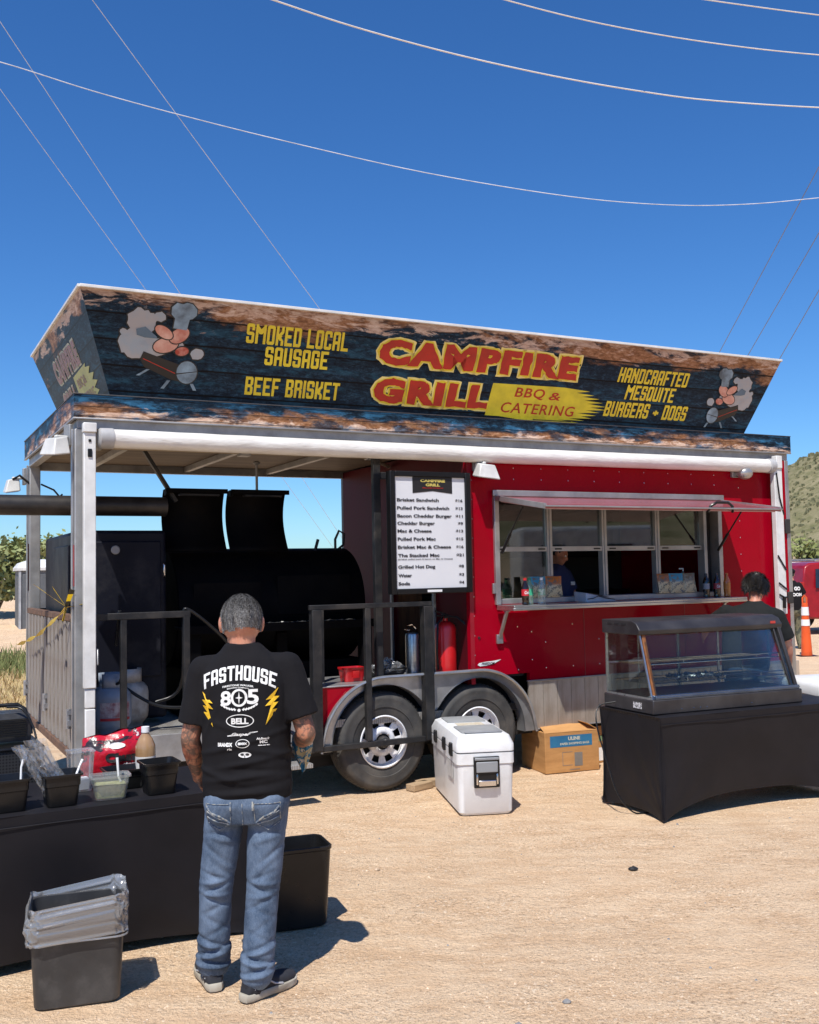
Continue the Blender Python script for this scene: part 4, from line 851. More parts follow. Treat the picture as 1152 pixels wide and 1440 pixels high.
def torso(b, rings, n=28, p=2.4):
    rg = []
    for z, cx, cy, hw, hd in rings:
        r = []
        for k in range(n):
            a = 2*math.pi*k/n; ca, sa = math.cos(a), math.sin(a)
            r.append(Vector((cx+hw*math.copysign(abs(ca)**(2/p), ca), cy+hd*math.copysign(abs(sa)**(2/p), sa), z)))
        rg.append(r)
    b.loft(rg)
def shoe(parent, ank, ang, s, sole_m, up_m, stripe_m=None, z0=0):
    c, sn = math.cos(ang), math.sin(ang)    # direction of toe = (sin?) ang measured from +y clockwise
    def W_(x, y, z): return Vector((ank[0]+(x*c+y*sn)*s, ank[1]+(-x*sn+y*c)*s, z0+z*s))
    prof = [(-.075, .028, .03), (-.06, .036, .065), (-.02, .037, .075), (.03, .040, .07), (.08, .046, .055), (.13, .050, .046), (.17, .046, .04), (.195, .030, .034), (.205, .012, .03)]
    def ring(y, w, z0_, z1, n=16):
        r = []
        for k in range(n):
            a = 2*math.pi*k/n; ca, sa = math.cos(a), math.sin(a)
            r.append(W_(w*math.copysign(abs(ca)**.7, ca), y, (z0_+z1)/2+(z1-z0_)/2*math.copysign(abs(sa)**.7, sa)))
        return r
    h = MB(); h.loft([ring(y, w, .012, .02+z) for y, w, z in prof]); h.cap(W_(0, -.03, .04), .045*s, W_(0, -.03, .085), .045*s, 12)
    sh = link('shoe', h.mesh('shoe', 50), up_m, parent)
    q = MB(); q.loft([[W_(x*1.07, y*1.03, 0) for x, y in OUT] for OUT in [so]] if 0 else [[W_(x*k, y*(1+.02*(k > 1))-.0, zz) for x, y in so] for k, zz in ((.96, .0), (1.06, .006), (1.06, .028), (.98, .032))])
    q.build('sole', sole_m, sh, smooth=40)
    if stripe_m:
        for sx in (1, -1):
            t = MB(); t.tube([W_(sx*.037, -.05, .05), W_(sx*.041, -.0, .045), W_(sx*.043, .03, .065), W_(sx*.045, .06, .045), W_(sx*.05, .10, .035)], .0045*s, 5); t.build('stripe', stripe_m, sh, smooth=60)
    return sh
so = [(0, -.088), (.025, -.083), (.036, -.06), (.038, -.02), (.042, .04), (.051, .10), (.052, .14), (.043, .18), (.022, .205), (0, .211)]
so = so + [(-x, y) for x, y in reversed(so[1:-1])]
denim_dark = lin('31475f')
def denim(name, c1, c2, c3):
    g = NT(name); v = g.coord(); w = g.noise(g.coord((1, 1, .4)), 420, 2, .5); w2 = g.noise(g.coord((3, 3, 1)), 60, 3, .6)
    fade = g.ramp(g.noise(g.coord((1, 1, .6)), 6.5, 6, .66, .4), [(.34, 0.), (.5, .45), (.72, 1.)])
    c = g.mix(fade, c1, c2); c = g.mix(g.math('MULTIPLY', g.ramp(w, [(.45, 0.), (.62, 1.)]), .12), c, c3); c = g.mix(g.math('MULTIPLY', g.ramp(w2, [(.45, 0.), (.7, 1.)]), .25), c, c1)
    return g.finish(c, .85, 0, g.bump(w, .25, .0008), .2)
blue_denim = denim('faded_denim', (.018, .037, .072), (.165, .225, .32), (.36, .42, .49)); navy_denim = denim('dark_denim', (.03, .06, .10), (.06, .10, .16), (.1, .15, .2))
tee_black = mat('black_cotton', (.0075, .007, .0085), .9, 0, col2=(.010, .0095, .011), scale=3, bump=.3, bscale=300, bdist=.0008, spec=.2)
tee_faded = mat('faded_black_cotton', (.012, .013, .013), .9, 0, col2=(.016, .0165, .0165), scale=3, bump=.25, bscale=260, bdist=.0008, spec=.2)
# skin with blotchy ink on the arms
g = NT('tattooed_skin'); v = g.coord(); base = g.mix(g.noise(v, 9, 4), lin('c08a6d'), lin('a9694d'))
ink = g.noise(v, 16, 5, .65, 1.6); ink2 = g.n('TexVoronoi', {'Vector': g.coord((1, 1, 1)), 'Scale': 22}, feature='DISTANCE_TO_EDGE').outputs[0]
c = g.mix(g.math('MULTIPLY', g.ramp(ink, [(.42, 0.), (.54, 1.)]), .78), base, (.075, .062, .05)); c = g.mix(g.math('MULTIPLY', g.ramp(ink2, [(.0, 1.), (.09, 0.)]), .5), c, (.05, .055, .055))
c = g.mix(g.math('MULTIPLY', g.ramp(g.noise(g.coord(off=(3, 1, 2)), 20, 3), [(.58, 0.), (.66, 1.)]), .5), c, (.35, .09, .05))
ink_skin = g.finish(c, .5, 0, g.bump(g.noise(v, 160, 3), .12, .001), .4, sub=.05)
g = NT('grey_cropped_hair'); sp = g.n('SeparateXYZ', {'Vector': g.coord()}).outputs[2]
fac = g.math('ADD', g.noise(g.coord(), 150, 4, .7), g.math('MULTIPLY', g.math('SUBTRACT', 1.62, sp), 2.6)); fac = g.math('ADD', fac, g.math('MULTIPLY', g.noise(g.coord(), 14, 3), .35))
hair_grey = g.finish(g.ramp(fac, [(.45, (.035, .033, .031)), (.72, (.16, .155, .15)), (1.0, (.36, .355, .345))]), .8, 0, None, .2)
hair_black = mat('black_curly_hair', (.008, .007, .006), .5, 0, col2=(.02, .017, .014), scale=40)

def fold_fn(spec, amp0, fz=30):
    """spec: list of (centre, axis, across, width, half length, amplitude)"""
    S = [(Vector(c), Vector(a).normalized(), Vector(d).normalized(), w, l, k) for c, a, d, w, l, k in spec]
    def f(p, n):
        t = sum(crease(p, *q) for q in S)
        t += amp0*noise.noise((p.x*9, p.y*9, p.z*5)) + amp0*.5*noise.noise((p.x*24, p.y*24, p.z*16))
        return t
    return f

# --- the man at the near table
man = thing('person', 'grey haired man seen from behind in printed black t-shirt and faded jeans', 'person', (-.77, 4.55, 0), 0)
def build_person(t, J, shirt_rings, sleeves, shirt_m, jean_m, skin_m, arm_m, hair_args, leg_r=(.088, .074, .066), vox=.0075, shirt_fold=None, jean_fold=None, shoes=None, hands=True, head_s=1.0, extra_shirt=None, arm_z=1.3):
    HM = J['headM']; b = MB(); head(b, J['head'], HM, head_s)
    b.cap(Vector(J['head'])+HM @ Vector((0, -.025, -.05)), .052*head_s, J['neck'], .058, 14); b.cap(J['neck'], .055, J['chest'], .09, 12)
    for s_ in 'LR':
        sh, el, wr = Vector(J['sh'+s_]), Vector(J['el'+s_]), Vector(J['wr'+s_])
        b.cap(J['chest'], .07, sh, .052, 12); b.cap(sh, .052, el, .043, 14); md = el+(wr-el)*.3; b.cap(el, .043, md, .046, 12); b.cap(md, .046, wr, .029, 14); b.cap(wr, .028, wr+(wr-el).normalized()*.03, .028, 10)
        hd = J.get('hd'+s_, (wr-el)); hand(b, wr+(wr-el).normalized()*.015, hd, J.get('th'+s_, (0, 1, 0)), J.get('pn'+s_, (1 if s_ == 'L' else -1, 0, 0)), J.get('curl', .35))
    b.cap(J['chest'], .1, J['pelvis'], .1, 14)
    for s_ in 'LR':
        b.cap(J['hip'+s_], .07, J['kn'+s_], .05, 12); b.cap(J['kn'+s_], .05, J['an'+s_], .036, 12)
        b.cap(J['an'+s_], .034, Vector(J['an'+s_])+Vector((0, .03, -.03)), .032, 10)
    me = blob(b, vox*.85, 3); me.materials.append(skin_m); me.materials.append(arm_m)
    for p in me.polygons:
        if p.center.z < arm_z and abs(p.center.x-J['chest'][0]) > .12: p.material_index = 1
    link('body', me, None, t)
    hair(t, J['head'], HM, *hair_args, s=head_s*1.0)
    e = MB()
    for sx in (1, -1): e.ell(Vector(J['head'])+HM @ Vector((.03*sx, .082, .005)), (.012, .012, .012), 10, 8)
    e.build('eye', white_print, t, smooth=180)
    # shirt
    b = MB(); torso(b, shirt_rings)
    for p0, r0_, p1, r1 in sleeves:
        (b.cap if r0_ < 0 or (Vector(p1)-Vector(p0)).length > .25 else b.cone)(p0, abs(r0_), p1, abs(r1), 18); b.ell(p0, (abs(r0_)*.98,)*3, 14, 10)
    if extra_shirt: extra_shirt(b)
    ms = blob(b, vox*.8, 5)
    if shirt_fold: displace(ms, shirt_fold)
    # open the neck and hem ends flat
    link('t_shirt', ms, shirt_m, t)
    # jeans
    b = MB(); pv = Vector(J['pelvis'])
    torso(b, [(pv.z-.14, pv.x, pv.y+.0, .165, .105), (pv.z-.06, pv.x, pv.y-.01, .19, .125), (pv.z+.03, pv.x, pv.y-.005, .185, .12), (pv.z+.12, pv.x, pv.y, .17, .11)])
    for s_ in 'LR':
        h_, k_, a_ = Vector(J['hip'+s_]), Vector(J['kn'+s_]), Vector(J['an'+s_]); sg_ = 1 if s_ == 'R' else -1
        b.ell(h_+Vector((0, -.045, .015)), (.09, .085, .10), 14, 10)
        b.cap(h_, leg_r[0]*1.06, h_.lerp(k_, .5), leg_r[0]*.96, 18); b.cap(h_.lerp(k_, .5), leg_r[0]*.96, k_, leg_r[1], 18); b.cap(k_, leg_r[1], k_.lerp(a_, .5), leg_r[1]*.97, 18); b.cap(k_.lerp(a_, .5), leg_r[1]*.97, a_, leg_r[2], 18)
    mj = blob(b, vox, 5)
    if jean_fold: displace(mj, jean_fold)
    link('jeans', mj, jean_m, t)
    if shoes:
        for ank, ang in shoes: shoe(t, ank, ang, 1.0, *SHOE)
    return ms, mj
SHOE = (mat('cream_sole', (.46, .43, .36), .7, 0, col2=(.33, .3, .24), scale=9), mat('black_canvas', (.02, .022, .03), .85, 0, bump=.3, bscale=200), mat('white_stripe', (.45, .46, .5), .6))
HM = (Matrix.Rotation(R(14), 3, 'Z') @ Matrix.Rotation(R(-14), 3, 'X'))
J = dict(head=(.008, .035, 1.588), headM=HM, neck=(.018, .0, 1.475), chest=(.025, 0, 1.33), pelvis=(.032, 0, .87),
         shL=(-.150, 0, 1.395), elL=(-.215, -.01, 1.09), wrL=(-.205, .09, .925), thL=(0, .5, 1), pnL=(1, 0, 0), hdL=(.035, .05, -.09),
         shR=(.212, 0, 1.405), elR=(.298, -.03, 1.105), wrR=(.245, .19, 1.03), thR=(-1, 0, 1), pnR=(-1, 0, -.3),
         hipL=(-.062, 0, .80), knL=(-.112, .02, .44), anL=(-.135, .065, .105), hipR=(.125, 0, .80), knR=(.098, -.015, .43), anR=(.076, -.065, .10), curl=.5)
rings = [(.835, .035, 0, .195, .130), (.90, .034, 0, .198, .135), (1.0, .032, 0, .193, .132), (1.12, .030, 0, .194, .130), (1.24, .030, 0, .203, .130), (1.33, .030, 0, .208, .126), (1.39, .028, 0, .196, .112), (1.435, .026, 0, .150, .095), (1.47, .022, .003, .105, .080), (1.505, .018, .006, .072, .070)]
sleeves = [((-.158, 0, 1.387), .066, (-.196, 0, 1.155), .074), ((.214, 0, 1.397), .068, (.280, -.02, 1.175), .078), ((-.14, 0, 1.388), .066, (.20, 0, 1.395), .066)]
sf = []
rnd = random.Random(21)
for z, a, tilt, x in ((.87, .010, .05, .0), (.90, -.006, .1, .06), (.935, .011, .12, -.02), (.965, -.006, -.08, .08), (1.0, .009, .18, .02), (1.04, .006, -.2, .12), (1.06, .007, .25, -.08), (1.11, .005, .3, .1), (1.15, .004, -.35, -.06), (.95, .008, -.3, -.12)):
    sf.append(((x+.03, -.13, z), (1, 0, tilt), (-tilt, 0, 1), .013, .13, a))
sf += [((-.12, -.12, 1.28), (.3, 0, 1), (1, 0, -.3), .014, .08, .006), ((.19, -.12, 1.30), (-.35, 0, 1), (1, 0, .35), .014, .09, .007), ((.17, -.12, 1.2), (-.5, 0, 1), (1, 0, .5), .012, .09, .006), ((-.11, -.12, 1.17), (.45, 0, 1), (1, 0, -.45), .012, .09, .005)]
jf = []
def JC(x, y, z, tilt, w, l, amp): jf.append(((x, y, z), (1, 0, tilt), (-tilt, 0, 1), w, l, amp))
for sx, cx, cy in ((-1, -.075, -.085), (1, .125, -.085)):
    JC(cx, cy, .695, -.12*sx, .010, .07, -.007); JC(cx-.01*sx, cy, .665, .3*sx, .012, .06, .006); JC(cx+.02*sx, cy, .60, .75*sx, .011, .07, -.006); JC(cx-.01*sx, cy, .53, .9*sx, .012, .06, -.005)
for sx, cx, cy in ((-1, -.108, -.06), (1, .10, -.08)):
    for z, t_, w, a_ in ((.505, .35, .009, -.008), (.478, -.15, .010, .008), (.452, -.4, .009, -.010), (.425, .12, .010, .009), (.395, .45, .009, -.008), (.36, -.5, .011, -.006), (.30, .6, .012, -.005), (.255, -.45, .011, -.005)): JC(cx+.012*sx*(z*37 % 2-1), cy, z, t_*sx, w, .055, a_)
for sx, cx, cy in ((-1, -.132, .0), (1, .08, -.13)):
    for z, t_, w, a_ in ((.215, .35, .009, -.009), (.195, .2, .010, .011), (.172, -.3, .009, -.012), (.150, -.15, .010, .013), (.128, .3, .008, -.011), (.105, .1, .010, .010)): JC(cx+.01*sx*(z*53 % 2-1), cy, z, t_*sx, w, .08, a_)
ff = fold_fn(jf, .003)
def jean_f(p, n): return ff(p, n)
ms, mj = build_person(man, J, rings, sleeves, tee_black, blue_denim, skin, ink_skin, (hair_grey, 12000, .0055, 3), head_s=1.13, vox=.0075, shirt_fold=fold_fn(sf, .004), jean_fold=jean_f,
                      shoes=[((-.145, .075, 0), R(-22)), ((.078, -.055, 0), R(40))], leg_r=(.086, .073, .075))
shirt_o = [o for o in bpy.data.objects if o.parent == man and o.name.startswith('t_shirt')][0]; jean_o = [o for o in bpy.data.objects if o.parent == man and o.name.startswith('jeans')][0]
TS, TJ = BVHTree.FromPolygons([v.co for v in ms.vertices], [tuple(p.vertices) for p in ms.polygons]), BVHTree.FromPolygons([v.co for v in mj.vertices], [tuple(p.vertices) for p in mj.polygons])
def on_tree(tree):
    def f(a, b_, n):
        h, nr, i, d = tree.ray_cast(Vector((a, -1, b_)), Vector((0, 1, 0)))
        return (h+Vector((0, -.0012-n, 0))) if h is not None else Vector((a, .0, b_))
    return f
oS, oJ = on_tree(TS), on_tree(TJ)
print_w = mat('worn_white_print', (.72, .72, .7), .7, 0, col2=(.5, .5, .48), scale=60, lo=.55, hi=.7); print_y = mat('worn_yellow_print', (.8, .5, .02), .7, 0, col2=(.6, .34, .01), scale=60)
def SL(t_, a0, a1, b0, b1, bold=.03, arc_=0, m_=print_w, **k):
    mid = (a0+a1)/2
    return lettering(t_, lambda a, b_, n: oS(a+.12*arc_*(b_-b1)/(b1-b0)*((a-mid)/((a1-a0)/2)), b_-arc_*((a-mid)/((a1-a0)/2))**2, n), m_, shirt_o, bold=bold, box=(a0, a1, b0, b1), off=.0015, tess=.008, **k)
# shirt print: x = (px-576)/1435*4.42+.77 on the back surface
SL('FASTHOUSE', -.140, .182, 1.352, 1.414, None, .040); SL('FIRESTONE WALKER', -.05, .085, 1.328, 1.336, .03, .008); SL('BREWING COMPANY', -.03, .065, 1.319, 1.3245, .03, .006)
SL('8', -.058, -.012, 1.245, 1.308, .03); SL('5', .056, .106, 1.25, 1.314, .03)
def ringp(cx, cy, r0, q0, r1, q1, n=32):
    A, Bq = circ(cx, cy, r0, q0, n), circ(cx, cy, r1, q1, n); return [[A[i], A[(i+1) % n], Bq[(i+1) % n], Bq[i]] for i in range(n)]
decal(ringp(.022, 1.278, .036, .038, .025, .029), oS, print_w, shirt_o, .0015)
decal([[(.022, 1.305), (.0255, 1.282), (.038, 1.278), (.0255, 1.274), (.022, 1.251), (.0185, 1.274), (.006, 1.278), (.0185, 1.282)]], oS, print_w, shirt_o, .0025)
lv = []
for s_ in (-1, 1):
    for k in range(6):
        a = .012+.011*k; z = 1.228+.0028*k*k*.28; x = .022+s_*a; lv.append([(x, z), (x+s_*.010, z+.008), (x+s_*.014, z+.001), (x+s_*.006, z-.006)])
decal(lv, oS, print_w, shirt_o, .0018); decal([circ(.022, 1.225, .007, .007, 10)], oS, print_w, shirt_o, .0018)
decal(ringp(.025, 1.180, .060, .028, .056, .0245, 40), oS, print_w, shirt_o, .0015); SL('BELL', -.013, .062, 1.166, 1.192, .045)
decal([[(-.03, 1.118), (.0, 1.124), (.1, 1.134), (.1, 1.131), (.02, 1.118), (-.03, 1.114)]], oS, print_w, shirt_o, .0015); SL('Gasper', -.012, .07, 1.113, 1.130, .04, shear=.4)
SL('BRANDX', -.072, -.008, 1.072, 1.088, .05); SL('rls', -.03, -.01, 1.056, 1.066, .04)
decal(ringp(.036, 1.084, .030, .0185, .027, .016, 28), oS, print_w, shirt_o, .0015); SL('SIXSIX', .016, .056, 1.079, 1.089, .06)
SL('Hallmark', .095, .150, 1.098, 1.108, .04, shear=.4); SL('MC', .108, .14, 1.082, 1.096, .04); SL('est', .10, .15, 1.072, 1.077, .03)
decal([circ(.045, 1.036, .028, .012, 16)], oS, print_w, shirt_o, .0015); decal([circ(.034, 1.038, .008, .005, 10), circ(.056, 1.038, .008, .005, 10), [(.043, 1.034), (.047, 1.034), (.046, 1.024), (.044, 1.024)]], oS, black_print, shirt_o, .0025)
def bolt(x, z, s, m): return [(x+m*a*s, z+b_*s) for a, b_ in ((.35, 1.0), (-.28, .38), (.02, .42), (-.32, .05), (.0, .10), (-.30, -.95), (.30, -.12), (.05, -.14), (.36, .24), (.10, .22), (.42, .55), (.16, .56), (.38, 1.0))]
def strip(poly): # fan in small slivers so it follows the folds
    return [poly]
decal([[(x, z) for x, z in bolt(.158, 1.236, .080, 1)]], oS, print_y, shirt_o, .004); decal([[(x, z) for x, z in bolt(-.116, 1.226, .076, -1)]], oS, print_y, shirt_o, .004)
# collar line, sleeve seams
b = MB(); b.tube([(.018+.066*math.cos(a), .003+.064*math.sin(a), 1.492+.006*math.sin(a)) for a in [2*math.pi*k/28 for k in range(29)]], .0055, 6); b.build('collar', tee_black, shirt_o, smooth=60)
# jeans pockets and stitching
st = mat('pale_stitching', (.36, .36, .33), .8, 0, col2=(.10, .14, .2), scale=70, lo=.42, hi=.55)
b = MB()
def jline(pts, r=.0022):
    P = []
    for (x0, z0), (x1, z1) in zip(pts, pts[1:]):
        for k in range(8): P.append(oJ(x0+(x1-x0)*k/8, z0+(z1-z0)*k/8, .001))
    P.append(oJ(*pts[-1], .001)); b.tube(P, r, 4)
for s_, cx in ((-1, -.075), (1, .135)):
    jline([(cx-.055, .828), (cx+.055, .828), (cx+.052, .742), (cx, .71), (cx-.052, .742), (cx-.055, .828)], .0018)
    jline([(cx-s_*.05, .745), (cx-s_*.01, .775), (cx+s_*.03, .79), (cx+s_*.05, .815)], .004); jline([(cx-s_*.05, .738), (cx, .75), (cx+s_*.05, .77)], .003); jline([(cx-s_*.045, .75), (cx, .768), (cx+s_*.05, .795)], .003)
jline([(.03, .83), (.03, .76), (.028, .72)], .0016)
for p in ((-.02, .835), (.075, .835)): jline([(p[0], .838), (p[0], .80)], .0045)
b.build('pocket_stitching', st, jean_o)
b = MB(); b.tube([Vector((.01, .035, 1.6))+HM @ Vector(q) for q in ((.085, -.0, .012), (.088, .04, .012), (.07, .088, .01))], .0025, 6); b.tube([Vector((.01, .035, 1.6))+HM @ Vector(q) for q in ((-.083, -.028, -.008), (-.086, -.0, .014), (-.088, .04, .012), (-.07, .088, .01))], .0028, 6)
b.build('glasses_arm', plastic_black, man, smooth=60)
# patterned cloth in his right hand
clm = NT('patterned_cloth'); v = clm.coord(); cc = clm.mix(clm.ramp(clm.noise(v, 24, 3, .6, 1.), [(.44, 0.), (.5, 1.)], ), (.42, .33, .16), (.015, .12, .19)); cc = clm.mix(clm.ramp(clm.noise(clm.coord(off=(4, 0, 0)), 40, 2), [(.6, 0.), (.64, 1.)]), cc, (.6, .5, .35)); clm = clm.finish(cc, .8)
b = MB(); b.loft([[Vector((cx+w*math.cos(a)*(1+.15*math.sin(3*a)), .12+.03*math.sin(a)*(1+.2*math.sin(5*a)), z)) for a in [2*math.pi*k/18 for k in range(18)]] for z, w, cx in ((1.10, .022, .26), (1.07, .042, .262), (1.03, .046, .262), (.99, .038, .262), (.95, .022, .266), (.915, .005, .268))])
o = b.build('hand_cloth', clm, smooth=60); o.location = (-.77, 4.55, 0); tag(o, 'blue and tan patterned cloth hanging from the grey haired man\'s right hand', 'cloth')

# --- the curly haired man bending behind the glass case
p2 = thing('person', 'man with curly black hair and plain black t-shirt bending behind the glass case', 'person', (3.15, 9.45, 0), R(-12))
H2m = Matrix.Rotation(R(-25), 3, 'Z') @ Matrix.Rotation(R(-22), 3, 'X')
J2 = dict(head=(.05, .16, 1.585), headM=H2m, neck=(.03, .08, 1.46), chest=(-.02, .02, 1.30), pelvis=(-.10, -.12, .90), shL=(-.25, .04, 1.365), elL=(-.41, .14, 1.24), wrL=(-.42, .36, 1.14),
          shR=(.20, .02, 1.33), elR=(.30, .06, 1.06), wrR=(.31, .16, .84), hipL=(-.19, -.10, .86), knL=(-.21, -.04, .47), anL=(-.22, -.10, .09), hipR=(-.01, -.10, .86), knR=(.01, -.04, .47), anR=(.02, -.10, .09))
r2 = [(.84, -.10, -.11, .20, .14), (.95, -.09, -.10, .21, .15), (1.08, -.06, -.06, .23, .15), (1.2, -.03, -.01, .25, .145), (1.33, -.03, .03, .265, .13), (1.395, -.02, .05, .225, .11), (1.435, .01, .07, .13, .09), (1.455, .025, .08, .085, .075), (1.475, .03, .085, .068, .068)]
s2 = [((-.23, .04, 1.365), .080, (-.35, .10, 1.27), .088), ((.20, .02, 1.33), .080, (.285, .055, 1.12), .088), ((-.2, .03, 1.36), .07, (.19, .03, 1.345), .07)]
build_person(p2, J2, r2, s2, tee_faded, navy_denim, skin, skin, (hair_black, 50, .02, 5), vox=.011, shirt_fold=fold_fn([((.05, -.1, 1.1), (1, 0, .4), (-.4, 0, 1), .03, .2, .012), ((-.1, -.1, 1.2), (1, 0, -.7), (.7, 0, 1), .025, .15, .012)], .008), jean_fold=fold_fn([], .008), shoes=[((-.22, -.10, 0), 0), ((.02, -.1, 0), .2)])
hh = [o for o in bpy.data.objects if o.parent == p2 and o.name.startswith('hair')][0]; bpy.data.objects.remove(hh)
hair(p2, J2['head'], H2m, hair_black, 5200, .022, 6, s=1.12, low=-.06, curl=.35)
# --- the passer-by beyond the trailer's right end
p3 = thing('person', 'man in dark cap and camouflage trousers beyond the right end of the trailer', 'person', (7.92, 21.3, 0), R(10))
J3 = dict(head=(.0, .03, 1.60), headM=Matrix.Rotation(R(-30), 3, 'Z'), neck=(.0, .0, 1.46), chest=(0, 0, 1.30), pelvis=(0, 0, .90), shL=(-.18, 0, 1.38), elL=(-.25, 0, 1.10), wrL=(-.24, .1, .86), shR=(.18, 0, 1.38), elR=(.27, .0, 1.12), wrR=(.33, .06, .90),
          hipL=(-.09, 0, .84), knL=(-.10, .02, .47), anL=(-.1, 0, .09), hipR=(.09, 0, .84), knR=(.12, .04, .47), anR=(.15, -.02, .09))
r3 = [(.82, 0, 0, .19, .13), (1.0, 0, 0, .20, .14), (1.2, 0, 0, .21, .13), (1.33, 0, 0, .21, .12), (1.42, 0, 0, .13, .09), (1.48, 0, 0, .068, .066)]
camo = mat('camouflage_cloth', (.16, .15, .09), .9, 0, col2=(.05, .055, .04), scale=14, lo=.48, hi=.52)
build_person(p3, J3, r3, [((-.16, 0, 1.37), .075, (-.235, 0, 1.18), .08), ((.16, 0, 1.37), .075, (.25, 0, 1.19), .08)], tee_black, camo, skin, skin, (hair_black, 300, .01, 7), vox=.016, shoes=[((-.1, 0, 0), 0), ((.15, -.02, 0), .3)])
b = MB(); b.ell((0, .02, 1.665), (.092, .112, .065), 16, 8); b.ell((.05, .12, 1.645), (.06, .08, .012), 12, 6); b.build('cap', tee_black, p3, smooth=60)
sh3 = [o for o in bpy.data.objects if o.parent == p3 and o.name.startswith('t_shirt')][0]
T3 = BVHTree.FromPolygons([v.co for v in sh3.data.vertices], [tuple(p.vertices) for p in sh3.data.polygons]); o3 = on_tree(T3)
lettering('GO', o3, print_w, sh3, bold=.06, box=(-.02, .13, 1.27, 1.35), off=.006, tess=.03); lettering('BOOM', o3, print_w, sh3, bold=.06, box=(-.12, .16, 1.15, 1.22), off=.006, tess=.03)
# --- the cook inside the window
pc = TW(2.33, .74, .62)
p4 = thing('person', 'cook in navy t-shirt with small chest badge standing inside behind the open serving window', 'person', (pc.x, pc.y, .622), TR+R(180+22)); p4.scale = (.88, .88, .88)
J4 = dict(head=(.03, .05, 1.52), headM=Matrix.Rotation(R(20), 3, 'Z') @ Matrix.Rotation(R(-25), 3, 'X'), neck=(.0, .0, 1.40), chest=(0, 0, 1.22), pelvis=(0, 0, .86), shL=(-.18, 0, 1.30), elL=(-.24, .06, 1.02), wrL=(-.08, .26, 1.0), shR=(.18, 0, 1.30), elR=(.25, .06, 1.02), wrR=(.08, .28, .99),
          hipL=(-.09, 0, .80), knL=(-.10, .02, .45), anL=(-.1, 0, .09), hipR=(.09, 0, .80), knR=(.1, .02, .45), anR=(.1, 0, .09))
r4 = [(.78, 0, 0, .2, .14), (1.0, 0, 0, .21, .15), (1.2, 0, 0, .22, .14), (1.27, 0, 0, .21, .12), (1.35, 0, 0, .13, .09), (1.41, 0, 0, .07, .066)]
build_person(p4, J4, r4, [((-.16, 0, 1.29), .075, (-.225, .04, 1.10), .08), ((.16, 0, 1.29), .075, (.235, .04, 1.10), .08)], mat('navy_cotton', (.03, .04, .12), .85), navy_denim, skin, skin, (hair_black, 300, .01, 8), vox=.014, shoes=[((-.1, 0, 0), 0), ((.1, 0, 0), 0)])
B('badge', white_print, (-.13, -.05, .142, .148, 1.16, 1.20), parent=p4)
# ------------------------------------------------------------------ things standing in or on the trailer
class TM(MB):
    pass
def tthing(name, label, cat, u, v, z, rz=0, group=None): return thing(name, label, cat, TW(u, v, z), TR+rz, group)
def SB(parent, name, m_, *boxes, off=(0, 0, 0), **k):
    b = MB()
    for x in boxes: b.box(x[0]-off[0], x[1]-off[0], x[2]-off[1], x[3]-off[1], x[4]-off[2], x[5]-off[2])
    return b.build(name, m_, parent, **k)
# smoker
sm = tthing('smoker', 'huge black barrel smoker with two raised lids and firebox cabinet on the trailer porch', 'smoker', -1.2, 1.3, .62)
def sh(pts): return [(p[0]+1.2, p[1]-1.3, p[2]-.62) for p in pts]
off = (-1.2, 1.3, .62)
CV, CZ, CR = 1.35, 1.53, .52
b = MB(); seg = 48
rg = []
for u in (-1.48, -1.47, .24, .25): rg.append([Vector((u+1.2, CV-1.3+(CR-(.01 if u in (-1.48, .25) else 0))*math.cos(2*math.pi*k/seg), CZ-.62+(CR-(.01 if u in (-1.48, .25) else 0))*math.sin(2*math.pi*k/seg))) for k in range(seg)])
b.loft(rg); b.build('barrel', smoker_steel, sm, smooth=40)
# raised lids: curved plates standing above the barrel
for u0, u1_ in ((-1.55, -1.01), (-.98, -.44)):
    b = MB(); b.grid(lambda a, t: (u0+1.2+(u1_-u0)*a, .98-1.3+.16*math.sin(t*2.4)-.05*t, 2.02-.62+.53*t), 2, 12)
    lid = b.build('lid', smoker_steel, sm, smooth=60, solid=.012)
    SB(lid, 'lid_edge', smoker_steel, (u0, u0+.02, .93, 1.02, 2.50, 2.555), (u0, u1_, .93, .95, 2.52, 2.56), off=off, bevel=.003)
    b = MB(); b.tube(sh([(u0+.1, .90, 2.50), (u0+.1, .86, 2.50), (u1_-.1, .86, 2.50), (u1_-.1, .90, 2.50)]), .010, 6); b.build('lid_handle', black_steel, lid, smooth=50)
b = MB(); b.tube(sh([(.02, .98, 2.03), (.02, .98, 2.12), (.06, .98, 2.20), (.11, .98, 2.17), (.1, .98, 2.07), (.05, .98, 2.03)]), .012, 6); b.tube(sh([(-.18, .98, 2.02), (-.15, .98, 2.12)]), .014, 6); b.build('lid_ring', black_steel, sm, smooth=60)
SB(sm, 'shelf', smoker_steel, (-1.5, .22, .55, .9, 1.36, 1.385), (-1.5, .22, .54, .56, 1.33, 1.40), off=off, bevel=.004)
SB(sm, 'door', smoker_steel, (-1.35, -.75, .835, .85, 1.45, 1.75), (-.6, .1, .83, .85, 1.45, 1.8), off=off, bevel=.006)
SB(sm, 'wood_rack', smoker_steel, (-1.45, .2, .85, 1.9, .64, 1.04), (-1.45, -1.35, .6, .7, .62, 1.36), (.1, .2, .6, .7, .62, 1.36), (-.6, -.5, .86, .95, 1.0, 1.3), off=off, bevel=.006)
fo = MB(); fo.grid(lambda a, t: (-.75+1.2+.8*a, -.72+.15*t, .775+.015*noise.noise((a*30, t*12, 0))), 40, 8); fo.build('foil', mat('foil', (.4, .4, .4), .35, .9, bump=.4, bscale=60), sm)
